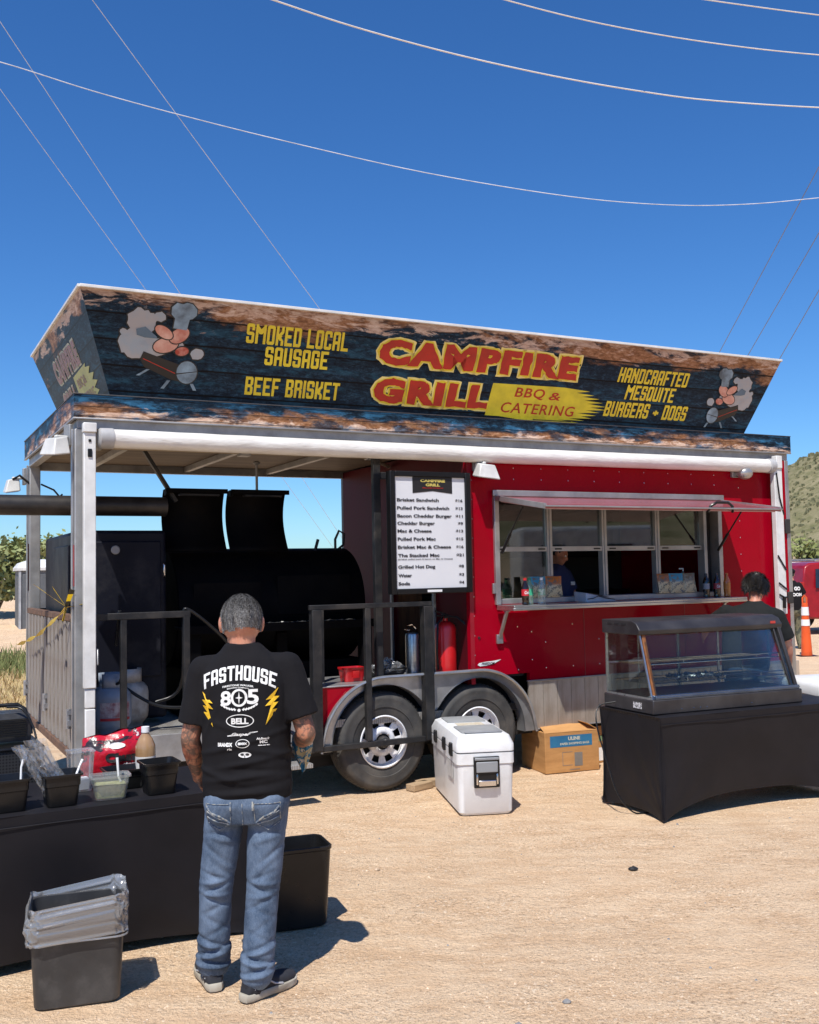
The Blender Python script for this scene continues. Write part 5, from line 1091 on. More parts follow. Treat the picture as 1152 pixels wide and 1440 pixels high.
# cabinet
cab = SB(sm, 'firebox', cabinet_steel, (-2.32, -1.60, .74, 2.45, .66, 2.19), off=off, bevel=.03)
SB(cab, 'firebox_door', cabinet_steel, (-2.27, -1.65, .715, .738, 1.0, 2.10), off=off, bevel=.01); SB(cab, 'side_door', cabinet_steel, (-2.342, -2.322, 1.0, 1.75, .95, 2.08), off=off, bevel=.006)
b = MB(); Xm = Matrix.Translation(Vector((-2.02+1.2, .713-1.3, 2.03-.62))) @ Matrix.Rotation(R(90), 4, 'X'); b.lathe([(.034, 0), (.036, .012), (.03, .016), (.0, .015)], seg=20, M=Xm); b.build('thermometer', galv_dull, cab, smooth=30)
b = MB(); b.tube(sh([(-1.64, .69, 1.92), (-1.64, .65, 1.90), (-1.64, .65, 1.82), (-1.64, .69, 1.80)]), .009, 8); b.build('door_handle', chrome, cab, smooth=50)
b = MB(); b.tube(sh([(-1.55, .95, 2.40), (-2.4, .95, 2.40), (-4.6, .95, 2.40)]), .082, 20); b.build('chimney_pipe', mat('sooty_pipe', (.022, .021, .021), .45, .4, col2=(.05, .045, .042), scale=4, rvar=.1), sm, smooth=50)
b = MB(); b.tube(sh([(-.62, 1.3, 2.0), (-.62, 1.3, 2.86)]), .012, 6); b.ell(sh([(-.62, 1.3, 2.84)])[0], (.035, .035, .02), 8, 6); b.build('vent_pipe', galv_dull, sm, smooth=50)
b = MB(); b.beam(*sh([(-1.72, 1.0, 2.88), (-1.45, 1.0, 2.45)]), .05, .03); b.build('lid_brace', black_steel, sm)
# gas bottles
def tank(u, v, m_, label, lab):
    t = tthing('gas_bottle', label, 'gas bottle', u, v, .62)
    b = MB(); b.lathe([(.11, 0), (.112, .03), (.13, .05), (.150, .08), (.155, .12), (.155, .27), (.148, .31), (.12, .345), (.07, .365), (.0, .37)], seg=28); b.build('cylinder', m_, t, smooth=50)
    b = MB(); rg = [[Vector((.10*math.cos(a), .10*math.sin(a), z)) for a in [R(-140+280*k/20) for k in range(21)]] for z in (.35, .46)]; b.loft(rg, cap=False, closed=False); b.build('collar', m_, t, smooth=60, solid=.004)
    b = MB(); b.tube([(0, 0, .36), (0, 0, .42)], .018, 8); b.box(-.02, .02, -.06, .02, .40, .43); b.build('valve', mat('brass', (.5, .36, .12), .35, .9), t, smooth=40)
    if lab:
        b = MB(); rg = [[Vector((.1565*math.cos(a), .1565*math.sin(a), z)) for a in [R(-130+90*k/12) for k in range(13)]] for z in (.14, .25)]; b.loft(rg, cap=False, closed=False); b.build('sticker', mat('grey_sticker', (.45, .42, .44), .5, 0, col2=(.25, .1, .12), scale=20), t)
        b = MB(); rg = [[Vector((.157*math.cos(a), .157*math.sin(a), z)) for a in [R(-130+90*k/12) for k in range(13)]] for z in (.115, .135)]; b.loft(rg, cap=False, closed=False); b.build('red_band', mat('red_band', (.5, .03, .04), .5), t)
    return t
tank(-2.13, .35, mat('blue_grey_enamel', (.22, .28, .36), .35, 0, col2=(.3, .34, .4), scale=5, dirt=(.2, .15, .1), dscale=8), 'blue grey gas bottle with printed sticker, nearest the white post on the porch', 1)
tank(-1.93, .66, mat('cream_enamel', (.55, .52, .46), .4, 0, col2=(.3, .25, .2), scale=6, dirt=(.15, .1, .07), dscale=9), 'scuffed cream gas bottle behind the blue grey one on the porch', 0)
def hosething(pts, r, m_, label, cat='hose', name='hose'):
    P = []
    pts = [Vector(p) for p in pts]; n = len(pts)
    for i in range(n-1):
        a, b_, c_, d_ = pts[max(i-1, 0)], pts[i], pts[i+1], pts[min(i+2, n-1)]
        for k in range(6):
            t = k/6; P.append(.5*((2*b_)+(c_-a)*t+(2*a-5*b_+4*c_-d_)*t*t+(3*b_-a-3*c_+d_)*t**3))
    P.append(pts[-1]); o0 = P[0].copy(); b = MB(); b.tube([p-o0 for p in P], r, 8); o = b.build(name, m_, smooth=70); o.location = o0; return tag(o, label, cat)
hosething([TW(-2.13, .30, 1.0), TW(-2.08, .2, 1.05), TW(-2.1, .1, 1.4), TW(-2.12, .06, 1.56), TW(-2.14, .1, 1.3)], .012, plastic_black, 'black gas hose hanging from the rail down to the blue grey bottle')
hosething([TW(-2.05, .33, .98), TW(-1.8, .25, .82), TW(-1.5, .2, .80), TW(-1.25, .2, .86), TW(-1.15, .15, 1.05), TW(-1.3, .1, 1.3), TW(-1.6, .06, 1.55), TW(-1.63, .1, 1.45), TW(-1.62, .25, .95), TW(-1.8, .3, .84)], .013, plastic_black, 'long black hose looping over the porch rail end and across the deck')
# fire extinguisher
fe = tthing('fire_extinguisher', 'large red fire extinguisher with black hose standing beside the wheel fender', 'fire extinguisher', .735, .22, .90)
red_gloss = mat('extinguisher_red', (.55, .012, .015), .3, 0, coat=.3)
b = MB(); b.lathe([(.085, 0), (.095, .01), (.095, .40), (.085, .435), (.055, .46), (.025, .47), (.025, .50), (0, .50)], seg=28); b.build('cylinder', red_gloss, fe, smooth=40)
b = MB(); b.box(-.02, .02, -.03, .03, .49, .53); b.beam((-.01, -.03, .53), (-.12, -.04, .56), .02, .012); b.beam((-.01, -.03, .51), (-.11, -.04, .52), .02, .012); b.build('valve_head', plastic_black, fe, bevel=.003)
b = MB(); b.tube([(.02, -.02, .51), (.08, -.08, .50), (.13, -.13, .44), (.19, -.19, .35), (.22, -.22, .31)], [.008, .009, .010, .012, .014], 8); b.build('nozzle', plastic_black, fe, smooth=50)
b = MB(); b.tube([(-.02, 0, .5), (-.10, -.05, .45), (-.12, -.06, .2), (-.11, -.06, .05)], .009, 8); b.build('tube', plastic_black, fe, smooth=50)
# bucket, tray in a bag, steel container
bk = tthing('bucket', 'small red plastic tub standing on the wheel box behind the gate', 'tub', -.16, .25, .90)
b = MB(); b.loft([sq_ring(0, 0, z, w, w*.8, .03) for z, w in ((0, .085), (.10, .10), (.10, .105), (.115, .105), (.115, .095), (.02, .08))]); b.build('tub', red_gloss, bk, smooth=40)
b = MB(); b.box(-.03, .03, -.088, -.084, .03, .09); b.build('clip', red_gloss, bk)
tb = tthing('food_tray', 'black tray wrapped in crumpled clear plastic standing on the wheel box', 'tray', .22, .36, .90)
b = MB(); b.loft([sq_ring(0, 0, z, w, w*.75, .03) for z, w in ((0, .12), (.07, .15), (.07, .155), (.08, .155))]); b.build('tray', plastic_black, tb, smooth=40)
b = MB(); b.grid(lambda a, t: Vector((.17*math.cos(6.2832*a)*(math.sin(t*1.57)), .13*math.sin(6.2832*a)*math.sin(t*1.57), .15-.1*t))+Vector((noise.noise((a*14, t*9, 1)), noise.noise((a*14, t*9, 5)), noise.noise((a*14, t*9, 8))))*.045, 40, 12); b.build('wrap', bag_film, tb)
sc = tthing('steel_canister', 'tall ribbed steel canister behind the gate, left of the fire extinguisher', 'canister', .50, .40, .90)
b = MB(); b.lathe([(.06, 0), (.062, .01), (.062, .34), (.055, .36), (.03, .37), (0, .375)], seg=24); b.build('body', stainless, sc, smooth=40); b = MB(); b.tube([(-.06, 0, .43), (.0, 0, .44), (.03, -.02, .40)], .007, 6); b.tube([(-.08, 0, .40), (-.03, 0, .39)], .006, 6); b.build('ladle_handle', chrome, sc, smooth=50)
# caution tape
tp = NT('barrier_tape'); v = tp.coord(); dsh = tp.n('TexWave', {'Vector': v, 'Scale': 9.}, bands_direction='Y').outputs[1]
tp = tp.finish(tp.mix(tp.ramp(dsh, [(.55, 0.), (.6, 1.)]), lin('f2c913'), (.03, .025, .01)), .5)
b = MB(); A, Bq = TW(-2.50, .06, 1.60), TW(-2.52, 2.9, 1.18); mid = (A+Bq)/2
pts = [A.lerp(Bq, k/16) - Vector((0, 0, .05*math.sin(math.pi*k/16))) for k in range(17)]
b.loft([[p+Vector((0, 0, .018*math.cos(k*.9))) for k, p in enumerate(pts)], [p+Vector((.01*math.sin(k), .01, -.018*math.cos(k*.9))) for k, p in enumerate(pts)]], cap=False, closed=False)
for q, l in (((-.22, -.05, .17), .03), ((-.10, 0, .15), .04), ((.05, -.05, .13), .03), ((-.02, -.02, -.1), .03), ((.2, -.02, .03), .02)):
    d = Vector(q); s_ = Vector((.3, .2, 1)).cross(d).normalized()*l; c0 = A; b.add([c0-s_*.4, c0+s_*.4, c0+d+s_, c0+d-s_*.3], [(0, 1, 2, 3)])
o = b.build('barrier_tape', tp, solid=.001); tag(o, 'yellow and black caution tape knotted round the white post and strung off left', 'tape')
# ------------------------------------------------------------------ menu board
mb = tthing('menu_board', 'black framed menu board with printed prices hung beside the serving window', 'menu', .455, -.05, 1.62)
def MBx(name, m_, *bx, **k): return SB(mb, name, m_, *bx, off=(.455, -.05, 1.62), **k)
MBx('frame', mat('satin_black_frame', (.007, .007, .008), .4, spec=.3), (.065, .115, -.09, -.01, 1.62, 2.655), (.795, .845, -.09, -.01, 1.62, 2.655), (.115, .795, -.09, -.01, 1.62, 1.665), (.115, .795, -.09, -.01, 2.61, 2.655), bevel=.006)
pn_ = MBx('panel', mat('menu_white', (.68, .69, .71), .22, 0, col2=(.64, .65, .68), scale=2, coat=.2), (.116, .794, -.07, -.02, 1.666, 2.609))
MBx('sticker', white_print, (.40, .54, -.0935, -.0905, 1.632, 1.652), bevel=.001)
def onm(a, b_, n): return Vector((a-.455, -.0705-n+.05, b_-1.62))
decal([[(.285, 2.609), (.67, 2.609), (.67, 2.47), (.478, 2.49), (.285, 2.47)]], onm, charcoal_print, pn_, .002)
lettering('CAMPFIRE', onm, mat('menu_gold', (.62, .5, .12), .4), pn_, bold=.06, box=(.36, .60, 2.565, 2.59), off=.004); lettering('GRILL', onm, mat('menu_gold', (.62, .5, .12), .4), pn_, bold=.06, box=(.41, .55, 2.53, 2.555), off=.004)
lettering('BBQ AND CATERING', onm, red_print, pn_, bold=.02, box=(.38, .58, 2.51, 2.521), off=.004)
items = [('Brisket Sandwich', '$16', 2.398, .555), ('Pulled Pork Sandwich', '$13', 2.330, .66), ('Bacon Cheddar Burger', '$11', 2.263, .685), ('Cheddar Burger', '$9', 2.201, .51), ('Mac & Cheese', '$13', 2.136, .475), ('Pulled Pork Mac', '$15', 2.068, .515),
         ('Brisket Mac & Cheese', '$16', 2.000, .67), ('The Stacked Mac', '$21', 1.930, .55), ('Grilled Hot Dog', '$8', 1.834, .505), ('Water', '$3', 1.762, .27), ('Soda', '$4', 1.695, .25)]
mt = mat('menu_text', (.02, .02, .03), .5)
for t_, pr, z, x1 in items:
    dz = 0 if not any(ch in t_ for ch in 'gp') else .008
    lettering(t_, onm, mt, pn_, bold=.035, box=(.135, .135+(x1-.135)*.955, z-dz, z+.028), off=.003); w = .072 if len(pr) == 3 else .05
    lettering(pr, onm, mt, pn_, bold=.035, box=(.77-w, .77, z-.002, z+.026), off=.003)
lettering('(brisket, pulled pork & bacon on Mac & Cheese)', onm, mt, pn_, bold=.02, box=(.135, .66, 1.903, 1.918), off=.003)
# ------------------------------------------------------------------ on the serving counter
CZ_ = 1.498
def bottle(u, v, z, liquid, capm, label_m, label, h=.235, r=.033, text=None):
    t = tthing('soda_bottle', label, 'bottle', u, v, z)
    prof = [(r*.75, 0), (r, .008), (r*.92, .03), (r, .05), (r, h*.62), (r*.85, h*.72), (r*.45, h*.86), (r*.38, h*.9), (r*.38, h*.93)]
    b = MB(); b.lathe(prof, seg=18); b.build('bottle', liquid, t, smooth=50)
    b = MB(); b.lathe([(r*.44, h*.91), (r*.45, h), (0, h)], seg=14); b.build('cap', capm, t, smooth=40)
    b = MB(); b.lathe([(r*1.02, h*.34), (r*1.02, h*.58)], seg=18, cap=False); lb = b.build('wrapper', label_m, t, smooth=60)
    if text: lettering(text, lambda a, b_, n: Vector(((r*1.04+n)*math.sin(a/r), -(r*1.04+n)*math.cos(a/r), b_)), white_print, lb, bold=.03, shear=.2, box=(-r*.75, r*.75, h*.40, h*.52), off=.001, tess=.01)
    return t
cola = mat('cola', (.012, .006, .004), .08, 0, coat=.5); redcap = mat('red_cap', (.6, .02, .02), .4); colalab = mat('cola_label', (.55, .02, .03), .35); clear_b = glass('bottle_clear', (.8, .88, .86), .08, .03, .18); green_b = glass('bottle_green', (.5, .85, .65), .08, .03, .14)
bottle(1.31, -.20, CZ_, cola, redcap, colalab, 'cola bottle with red cap and red label, leftmost on the serving counter', text='Coke')
bottle(1.415, -.11, CZ_, green_b, mat('green_cap', (.02, .25, .13), .4), mat('green_label', (.05, .4, .22), .4), 'clear lemon-lime bottle with green cap and label beside the cola')
bottle(1.49, -.19, CZ_, clear_b, white_print, mat('pale_label', (.6, .66, .58), .4, 0, col2=(.08, .3, .12), scale=40), 'clear water bottle with white cap, rightmost of the left three on the counter')
bottle(3.56, -.04, CZ_, cola, mat('dark_cap', (.03, .03, .05), .4), mat('grey_label', (.3, .3, .34), .4), 'dark soda bottle with grey label at the right end of the counter, left of three')
bottle(3.66, -.08, CZ_, cola, mat('dark_cap', (.03, .03, .05), .4), mat('maroon_label', (.3, .02, .04), .4), 'dark soda bottle with maroon label, middle of the three at the right counter end', text='Coke')
bottle(3.755, -.12, CZ_, mat('orange_drink', (.55, .15, .02), .15, 0, coat=.4), mat('orange_cap', (.5, .14, .03), .4), mat('orange_label', (.6, .2, .03), .4), 'orange soda bottle at the far right end of the serving counter')
def chips(u, v, z, c1, c2, label, rz=0):
    t = tthing('crisp_packet', label, 'crisp packet', u, v, z, rz, 'snack bags on the ledge')
    g = NT('packet_'+label[:14].replace(' ', '_')); vv = g.coord(); sp = g.n('SeparateXYZ', {'Vector': vv}).outputs[2]
    c = g.mix(g.ramp(sp, [(.10, 0.), (.125, 1.)]), lin('cdbb93'), c1); c = g.mix(g.ramp(g.noise(vv, 26, 4, .7, .6), [(.50, 0.), (.56, 1.)]), c, c2)
    m_ = g.finish(c, .35, 0, g.bump(g.noise(vv, 20, 3), .3, .01))
    b = MB(); W_, H_ = .085, .19
    def f(s_): return lambda a, t_: Vector(((a-.5)*2*W_*(1-.06*math.sin(t_*3.14)), s_*.034*math.sin(math.pi*a)**.6*math.sin(math.pi*min(1, max(0, t_)))**.7+.03*t_+.004*noise.noise((a*9, t_*9, s_)), H_*t_))
    b.grid(f(-1), 12, 12); b.grid(f(1), 12, 12); b.build('packet', m_, t, smooth=70); return t
chips(1.50, .018, 1.551, (.35, .25, .12), (.5, .42, .28), 'cream crisp packet half hidden behind the white capped bottle', .2)
chips(1.60, .0, 1.551, lin('3f93ae'), lin('75716a'), 'blue topped crisp packet, middle one of the three at the left of the window')
chips(1.765, .0, 1.551, lin('b66a2c'), lin('6e675a'), 'orange topped crisp packet in front of the window divider, right of the left three', -.15)
chips(3.07, .0, 1.551, lin('a0632f'), lin('6e675a'), 'orange topped crisp packet, left one of the three at the right of the window', .1)
chips(3.225, .0, 1.551, lin('3f93ae'), lin('75716a'), 'blue topped crisp packet, middle one of the three at the right of the window', -.1)
chips(3.39, .0, 1.551, lin('77684d'), lin('8d8672'), 'dull cream crisp packet next to the pump bottle, right of the right three')
pb = tthing('pump_bottle', 'white pump sauce bottle standing behind the right hand crisp packets', 'bottle', 3.52, .24, 1.55)
b = MB(); b.lathe([(.035, 0), (.035, .14), (.02, .16), (.012, .17), (.012, .21), (0, .21)], seg=16); b.build('bottle', mat('dark_sauce', (.06, .05, .045), .3), pb, smooth=40); b = MB(); b.tube([(0, 0, .21), (0, 0, .235), (-.05, 0, .235)], .008, 6); b.build('pump', white_print, pb, smooth=40)
ct = tthing('napkin_holder', 'pale grey sloped plastic box lying on the serving counter below the cook', 'box', 2.17, -.06, CZ_)
b = MB(); b.hexa([(-.17, -.10, 0), (.17, -.10, 0), (.17, .10, 0), (-.17, .10, 0)], [(-.165, -.09, .085), (.165, -.10, .02), (.165, .10, .03), (-.165, .10, .10)]); b.build('body', mat('pale_grey_plastic', (.42, .45, .5), .4), ct, bevel=.01)
b = MB(); b.tube([(-.16, -.107, .03), (-.1, -.107, .035), (-.04, -.107, .055), (.04, -.107, .035), (.15, -.107, .02)], .004, 5); b.build('edge_line', plastic_black, ct)
b = MB(); b.hexa([(-.12, -.06, .082), (.1, -.08, .038), (.1, .07, .045), (-.12, .07, .092)], [(-.12, -.06, .088), (.1, -.08, .044), (.1, .07, .051), (-.12, .07, .098)]); b.build('lid', plastic_black, ct)
# wood chocks under tyre
for u, v, r_, l in ((.30, -.06, .3, 'raw wood block under the front tyre, just behind the white cooler'), (.42, .02, -.1, 'second wood block beyond the first, between the two tyres')):
    w = tthing('wood_chock', l, 'wood block', u, v, 0, r_); b = MB(); b.box(-.11, .11, -.05, .05, 0, .055); b.build('block', raw_wood, w, bevel=.005)
# cardboard boxes
card = mat('cardboard', lin('b98a55'), .85, 0, col2=lin('a87a48'), scale=3, bump=.1, bscale=30, stretch=(1, 1, 6), dirt=lin('8a6238'), dscale=3, damt=.5)
cb = tthing('cardboard_box', 'brown cardboard box with blue printed band under the trailer skirt', 'cardboard box', 1.82, .02, 0, R(-8))
b = MB(); b.box(-.27, .27, -.18, .30, 0, .36); b.build('carton', card, cb, bevel=.004)
b = MB(); b.hexa([(-.268, -.182, .355), (.268, -.182, .355), (.268, -.176, .355), (-.268, -.176, .355)], [(-.25, -.02, .41), (.25, -.02, .395), (.25, -.014, .395), (-.25, -.014, .41)]); b.hexa([(.262, -.18, .355), (.270, -.18, .355), (.270, .28, .355), (.262, .28, .355)], [(.16, -.17, .42), (.166, -.17, .42), (.166, .27, .42), (.16, .27, .42)]); b.build('flap', card, cb)
def onc(a, b_, n): return Vector((a, -.1805-n, b_))
blu = mat('blue_print', lin('2b6f96'), .6, 0, col2=lin('24628a'), scale=6)
cbd = decal([[(-.22, .225), (.20, .225), (.20, .325), (-.22, .325)]], onc, blu, cb, .001, 'printed_band')
lettering('ULINE', onc, mat('band_text', (.5, .5, .42), .6), cbd, bold=.05, box=(-.04, .08, .28, .312), off=.002); lettering('PAPER SHOPPING BAGS', onc, mat('band_text', (.5, .5, .42), .6), cbd, bold=.04, box=(-.12, .17, .242, .262), off=.002)
decal([[(.02, .05), (.10, .05), (.10, .17), (.02, .17)]], onc, mat('grey_bag_print', (.22, .2, .18), .7), cb, .001, 'bag_print'); decal([[(-.10, .06), (-.095, .06), (-.095, .18), (-.10, .18)], [(-.10, .06), (.0, .06), (.0, .064), (-.10, .064)], [(-.1, .176), (0, .176), (0, .18), (-.1, .18)]], onc, mat('grey_bag_print', (.22, .2, .18), .7), cb, .001, 'bag_print')
decal([[(-.03, .02), (.07, .02), (.07, .026), (-.03, .026)]], onc, mat('grey_bag_print', (.22, .2, .18), .7), cb, .001, 'bag_print')
cb2 = tthing('cardboard_box', 'second cardboard carton with green and white print, half hidden behind the draped right table', 'cardboard box', 2.34, .18, 0, R(5))
b = MB(); b.box(-.2, .25, -.12, .2, 0, .34); b.build('carton', card, cb2, bevel=.004)
def onc2(a, b_, n): return Vector((a, -.1205-n, b_))
decal([[(-.19, .20), (.2, .20), (.2, .25), (-.19, .25)]], onc2, mat('green_print', (.2, .3, .15), .6), cb2, .001, 'printed_band'); decal([[(-.19, .02), (.2, .02), (.2, .14), (-.19, .14)]], onc2, white_print, cb2, .001, 'shipping_label')
# ------------------------------------------------------------------ stretch-covered tables
cloth_b = mat('black_stretch_cloth', (.0085, .008, .0105), .6, 0, col2=(.012, .011, .014), scale=3, bump=.12, bscale=400, bdist=.0006, spec=.28)
cloth_top = cloth_b
def stretch_table(name, label, loc, rz, w, d, h, arch, pinch, arch_side=.04, m_=cloth_b):
    """origin: front-left corner on the ground; x along the front, y back"""
    t = thing('trestle_table', label[0], 'table', loc, rz); c = thing('tablecloth', label[1], 'tablecloth', loc, rz)
    b = MB(); b.box(.03, w-.03, .03, d-.03, h-.04, h-.012); b.build('tabletop', plastic_grey, t, bevel=.01)
    for x, y in ((.06, .06), (w-.06, .06), (.06, d-.06), (w-.06, d-.06)):
        q = MB(); q.tube([(x, y, .0), (x, y, h-.04)], .014, 8); q.build('leg', galv_dull, t, smooth=50)
    b = MB()
    corners = [(0, 0), (w, 0), (w, d), (0, d)]
    for i in range(4):
        (x0, y0), (x1, y1) = corners[i], corners[(i+1) % 4]; nx_, ny_ = (y1-y0), -(x1-x0); l = math.hypot(nx_, ny_); nx_, ny_ = -nx_/l, -ny_/l   # inward
        A_, Pn = (arch, pinch) if i in (0, 2) else (arch_side, pinch*.45)
        def f(a, s, x0=x0, y0=y0, x1=x1, y1=y1, nx_=nx_, ny_=ny_, A_=A_, Pn=Pn):
            k = 1-abs(2*a-1)**2.6; zb = A_*k
            # corners pull in a little under the top then out to the foot
            inn = Pn*k*(s**1.2)+.03*math.sin(math.pi*min(1, s*1.0))*(abs(2*a-1)**6)
            z = (h-.0)*(1-s)+zb*s
            for c_a in (a, 1-a):
                dx_, dz_ = c_a*math.hypot(x1-x0, y1-y0), z; rr_ = math.hypot(dx_, dz_); inn += .007*math.sin(math.atan2(dz_, dx_+1e-6)*17+3*noise.noise((rr_*3, i, 0)))*math.exp(-rr_/.32)*min(1, rr_/.05)
            inn += .006*noise.noise((a*5, z*3, i*3))
            return Vector((x0+(x1-x0)*a+nx_*inn + (0), y0+(y1-y0)*a+ny_*inn, z+.0))+Vector((0, 0, 0))
        b.grid(f, 48, 24)
    # top with rounded rim
    b.grid(lambda a, s: Vector((w*a, d*s, h+.004*min(1, 12*min(a, 1-a, s, 1-s)))), 48, 24)
    me = b.mesh('tablecloth', 60); o = link('cloth', me, m_, c)
    bm = bmesh.new(); bm.from_mesh(me); bmesh.ops.remove_doubles(bm, verts=bm.verts, dist=.002); bm.to_mesh(me); bm.free(); me.update()
    me.polygons.foreach_set('use_smooth', [True]*len(me.polygons)); me.set_sharp_from_angle(angle=R(70))
    # hem and rim seam
    sm_ = MB(); sm_.tube([(0, -.002, h-.05), (w, -.002, h-.05)], .0028, 5); sm_.build('seam', m_, c)
    return t, c
# near table, left: front edge from (-1.88,4.69) towards (-.80,5.28)
LA = R(28.8); lx, ly = math.cos(LA), math.sin(LA)
LTR = Vector((-.80, 5.27, 0)); LW = 1.83; LTO = LTR - Vector((lx, ly, 0))*LW; LH = .73
stretch_table('L', ('folding trestle table under the black cover at the left, the condiment table', 'black stretch cover on the near left table that holds the condiment tubs'), LTO, LA, LW, .76, LH, .055, .075)
def LT(a, d): return LTO + Vector((lx, ly, 0))*a + Vector((-ly, lx, 0))*d + Vector((0, 0, LH+.006))
# right table
RA = R(23.5)
RTO = Vector((1.745, 7.30, 0)); RTH = .735
stretch_table('R', ('trestle table under the black cover at the right, carrying the glass case', 'smooth black stretch cover on the right table, arched high along its front hem'), RTO, RA, 1.83, .76, RTH, .135, .10, .03)
rx, ry = math.cos(RA), math.sin(RA)
def RT(a, d): return RTO + Vector((rx, ry, 0))*a + Vector((-ry, rx, 0))*d + Vector((0, 0, RTH+.006))
# ------------------------------------------------------------------ glass food case
fc = thing('food_display_case', 'empty black and glass heated food case with wire shelves standing on the right hand table', 'display case', RT(.02, .10), RA)
case_b = mat('case_black', (.02, .018, .02), .45, 0, col2=(.045, .042, .043), scale=3, rvar=.06)
W_, D_ = 1.40, .62
b = MB(); b.hexa([(0, 0, 0), (W_, 0, 0), (W_, D_, 0), (0, D_, 0)], [(.0, .0, .105), (W_, 0, .105), (W_, D_, .105), (0, D_, .105)]); b.build('base', case_b, fc, bevel=.008)
b = MB(); b.box(.03, W_-.02, .005, .05, .106, .135); b.box(.03, W_-.02, .0, .03, .115, .125); b.build('front_sill', mat('blue_steel_sill', (.14, .19, .28), .25, .8), fc, bevel=.003)
b = MB(); b.box(.02, W_-.02, .055, D_-.03, .107, .12); b.build('floor_plate', mat('dark_plate', (.05, .05, .055), .3, .6), fc)
zt = .565; fr = .17
b = MB(); prof = [(fr-.02, zt), (fr-.03, zt+.035), (fr+.01, zt+.085), (fr+.07, zt+.105), (D_, zt+.105), (D_, zt)]
b.prism(prof, lambda a, z, t: (t, a, z), .0, W_-.04); b.build('hood', case_b, fc, bevel=.006)
b = MB()
for k in range(3): b.box(-.003, .0, .30+.09*k, .36+.09*k, zt+.07, zt+.082)
b.build('vent_slot', dark_void, fc)
gl = MB(); gl.add([(.05, .035, .13), (W_-.06, .035, .13), (W_-.08, fr-.0, zt), (.05, fr-.0, zt)], [(0, 1, 2, 3)]); gl.build('front_pane', clear_glass, fc, solid=.006)
gl = MB(); gl.add([(.02, .05, .107), (.02, D_-.02, .107), (.02, D_-.02, zt), (.02, fr+.01, zt)], [(0, 1, 2, 3)]); gl.build('side_pane', clear_glass, fc, solid=.005)
gl = MB(); gl.add([(W_-.05, .05, .107), (W_-.05, D_-.02, .107), (W_-.05, D_-.02, zt), (W_-.05, fr+.01, zt)], [(0, 1, 2, 3)]); gl.build('side_pane', clear_glass, fc, solid=.005)
gl = MB(); gl.add([(.03, D_-.02, .107), (W_*.52, D_-.02, .107), (W_*.52, D_-.02, zt), (.03, D_-.02, zt)], [(0, 1, 2, 3)]); gl.build('sliding_pane', clear_glass, fc, solid=.005)
gl = MB(); gl.add([(W_*.48, D_-.035, .107), (W_-.06, D_-.035, .107), (W_-.06, D_-.035, zt), (W_*.48, D_-.035, zt)], [(0, 1, 2, 3)]); gl.build('sliding_pane', clear_glass, fc, solid=.005)
b = MB(); b.beam((W_-.035, .035, .10), (W_-.07, fr, zt+.01), .045, .03, (1, 0, 0)); b.beam((W_-.085, .03, .12), (W_-.115, fr-.01, zt), .014, .014, (1, 0, 0)); b.build('end_bar', case_b, fc, bevel=.003)
b = MB(); b.beam((.05, .045, .11), (.055, fr+.005, zt), .018, .03, (1, 0, 0)); b.build('wood_strip', mat('varnished_strip', (.28, .11, .03), .35, 0, col2=(.16, .06, .02), scale=12), fc, bevel=.002)
b = MB(); b.beam((.025, .045, .10), (.025, fr+.005, zt), .012, .012, (1, 0, 0)); b.build('edge_strip', stainless, fc)
for bx_ in ((.015, .03, D_-.03, D_-.015, .105, zt), (W_*.5-.006, W_*.5+.006, D_-.03, D_-.02, .105, zt), (.30, .308, D_-.045, D_-.037, .107, zt), (.01, .03, .05, D_-.035, .100, .118), (W_-.32, W_-.305, D_-.045, D_-.03, .107, zt)):
    b = MB(); b.box(*bx_); b.build('edge_strip', stainless, fc)
for z, y0 in ((.21, .11), (.345, .15)):
    b = MB(); b.tube([(.06, y0, z), (W_-.08, y0, z)], .0045, 6); b.tube([(.06, D_-.06, z), (W_-.08, D_-.06, z)], .0045, 6); b.tube([(.06, y0, z+.03), (W_-.08, y0, z+.03)], .004, 6)
    for k in range(46): x = .06+k*(W_-.14)/45; b.tube([(x, y0, z), (x, D_-.06, z)], .0017, 3, False)
    for x in (.06, .40, .75, 1.1, W_-.08): b.tube([(x, y0, z), (x, y0, z+.03)], .004, 5)
    b.build('wire_shelf', chrome, fc, smooth=60)
fo = MB(); fo.grid(lambda a, t: (.45+.4*a, .2+.25*t, .225+.03*noise.noise((a*14, t*9, 3))+.02*noise.noise((a*30, t*30, 1))), 26, 16); fo.build('foil_sheet', mat('foil', (.4, .4, .4), .35, .9), fc)
b = MB(); b.box(-.003, .0, .14, .24, .03, .075); b.build('rating_plate', mat('plate_white', (.6, .6, .62), .4, 0, col2=(.1, .1, .1), scale=70, lo=.5, hi=.54), fc)
b = MB(); b.box(W_-.16, W_-.11, fr-.022, fr-.018, zt+.03, zt+.05); b.build('badge', mat('red_badge', (.5, .05, .04), .4), fc).location = (0, -.010, .01)
b = MB()
for x in (.25, .36, .42, .48, .9): b.lathe([(.004, 0), (.0, .003)], c=(0, 0, 0), seg=6, M=Matrix.Translation((x, -.001, .03)) @ Matrix.Rotation(R(90), 4, 'X'))
b.build('screw', chrome, fc, kind='stuff')
hosething([RT(.02, .55)+Vector((-.01, 0, .05)), RT(-.10, .62)+Vector((-.0, 0, .015)), RT(-.13, .55)+Vector((-.03, 0, -.12)), RT(-.12, .45)-Vector((.02, 0, .4)), RT(-.09, .38)-Vector((.02, 0, .6)), RT(-.02, .33)-Vector((0, 0, .725)), RT(.1, .3)-Vector((0, 0, .735))], .006, plastic_black, 'thin black power cord hanging from the glass case down the left end of the table', 'power cord', 'power_cord')
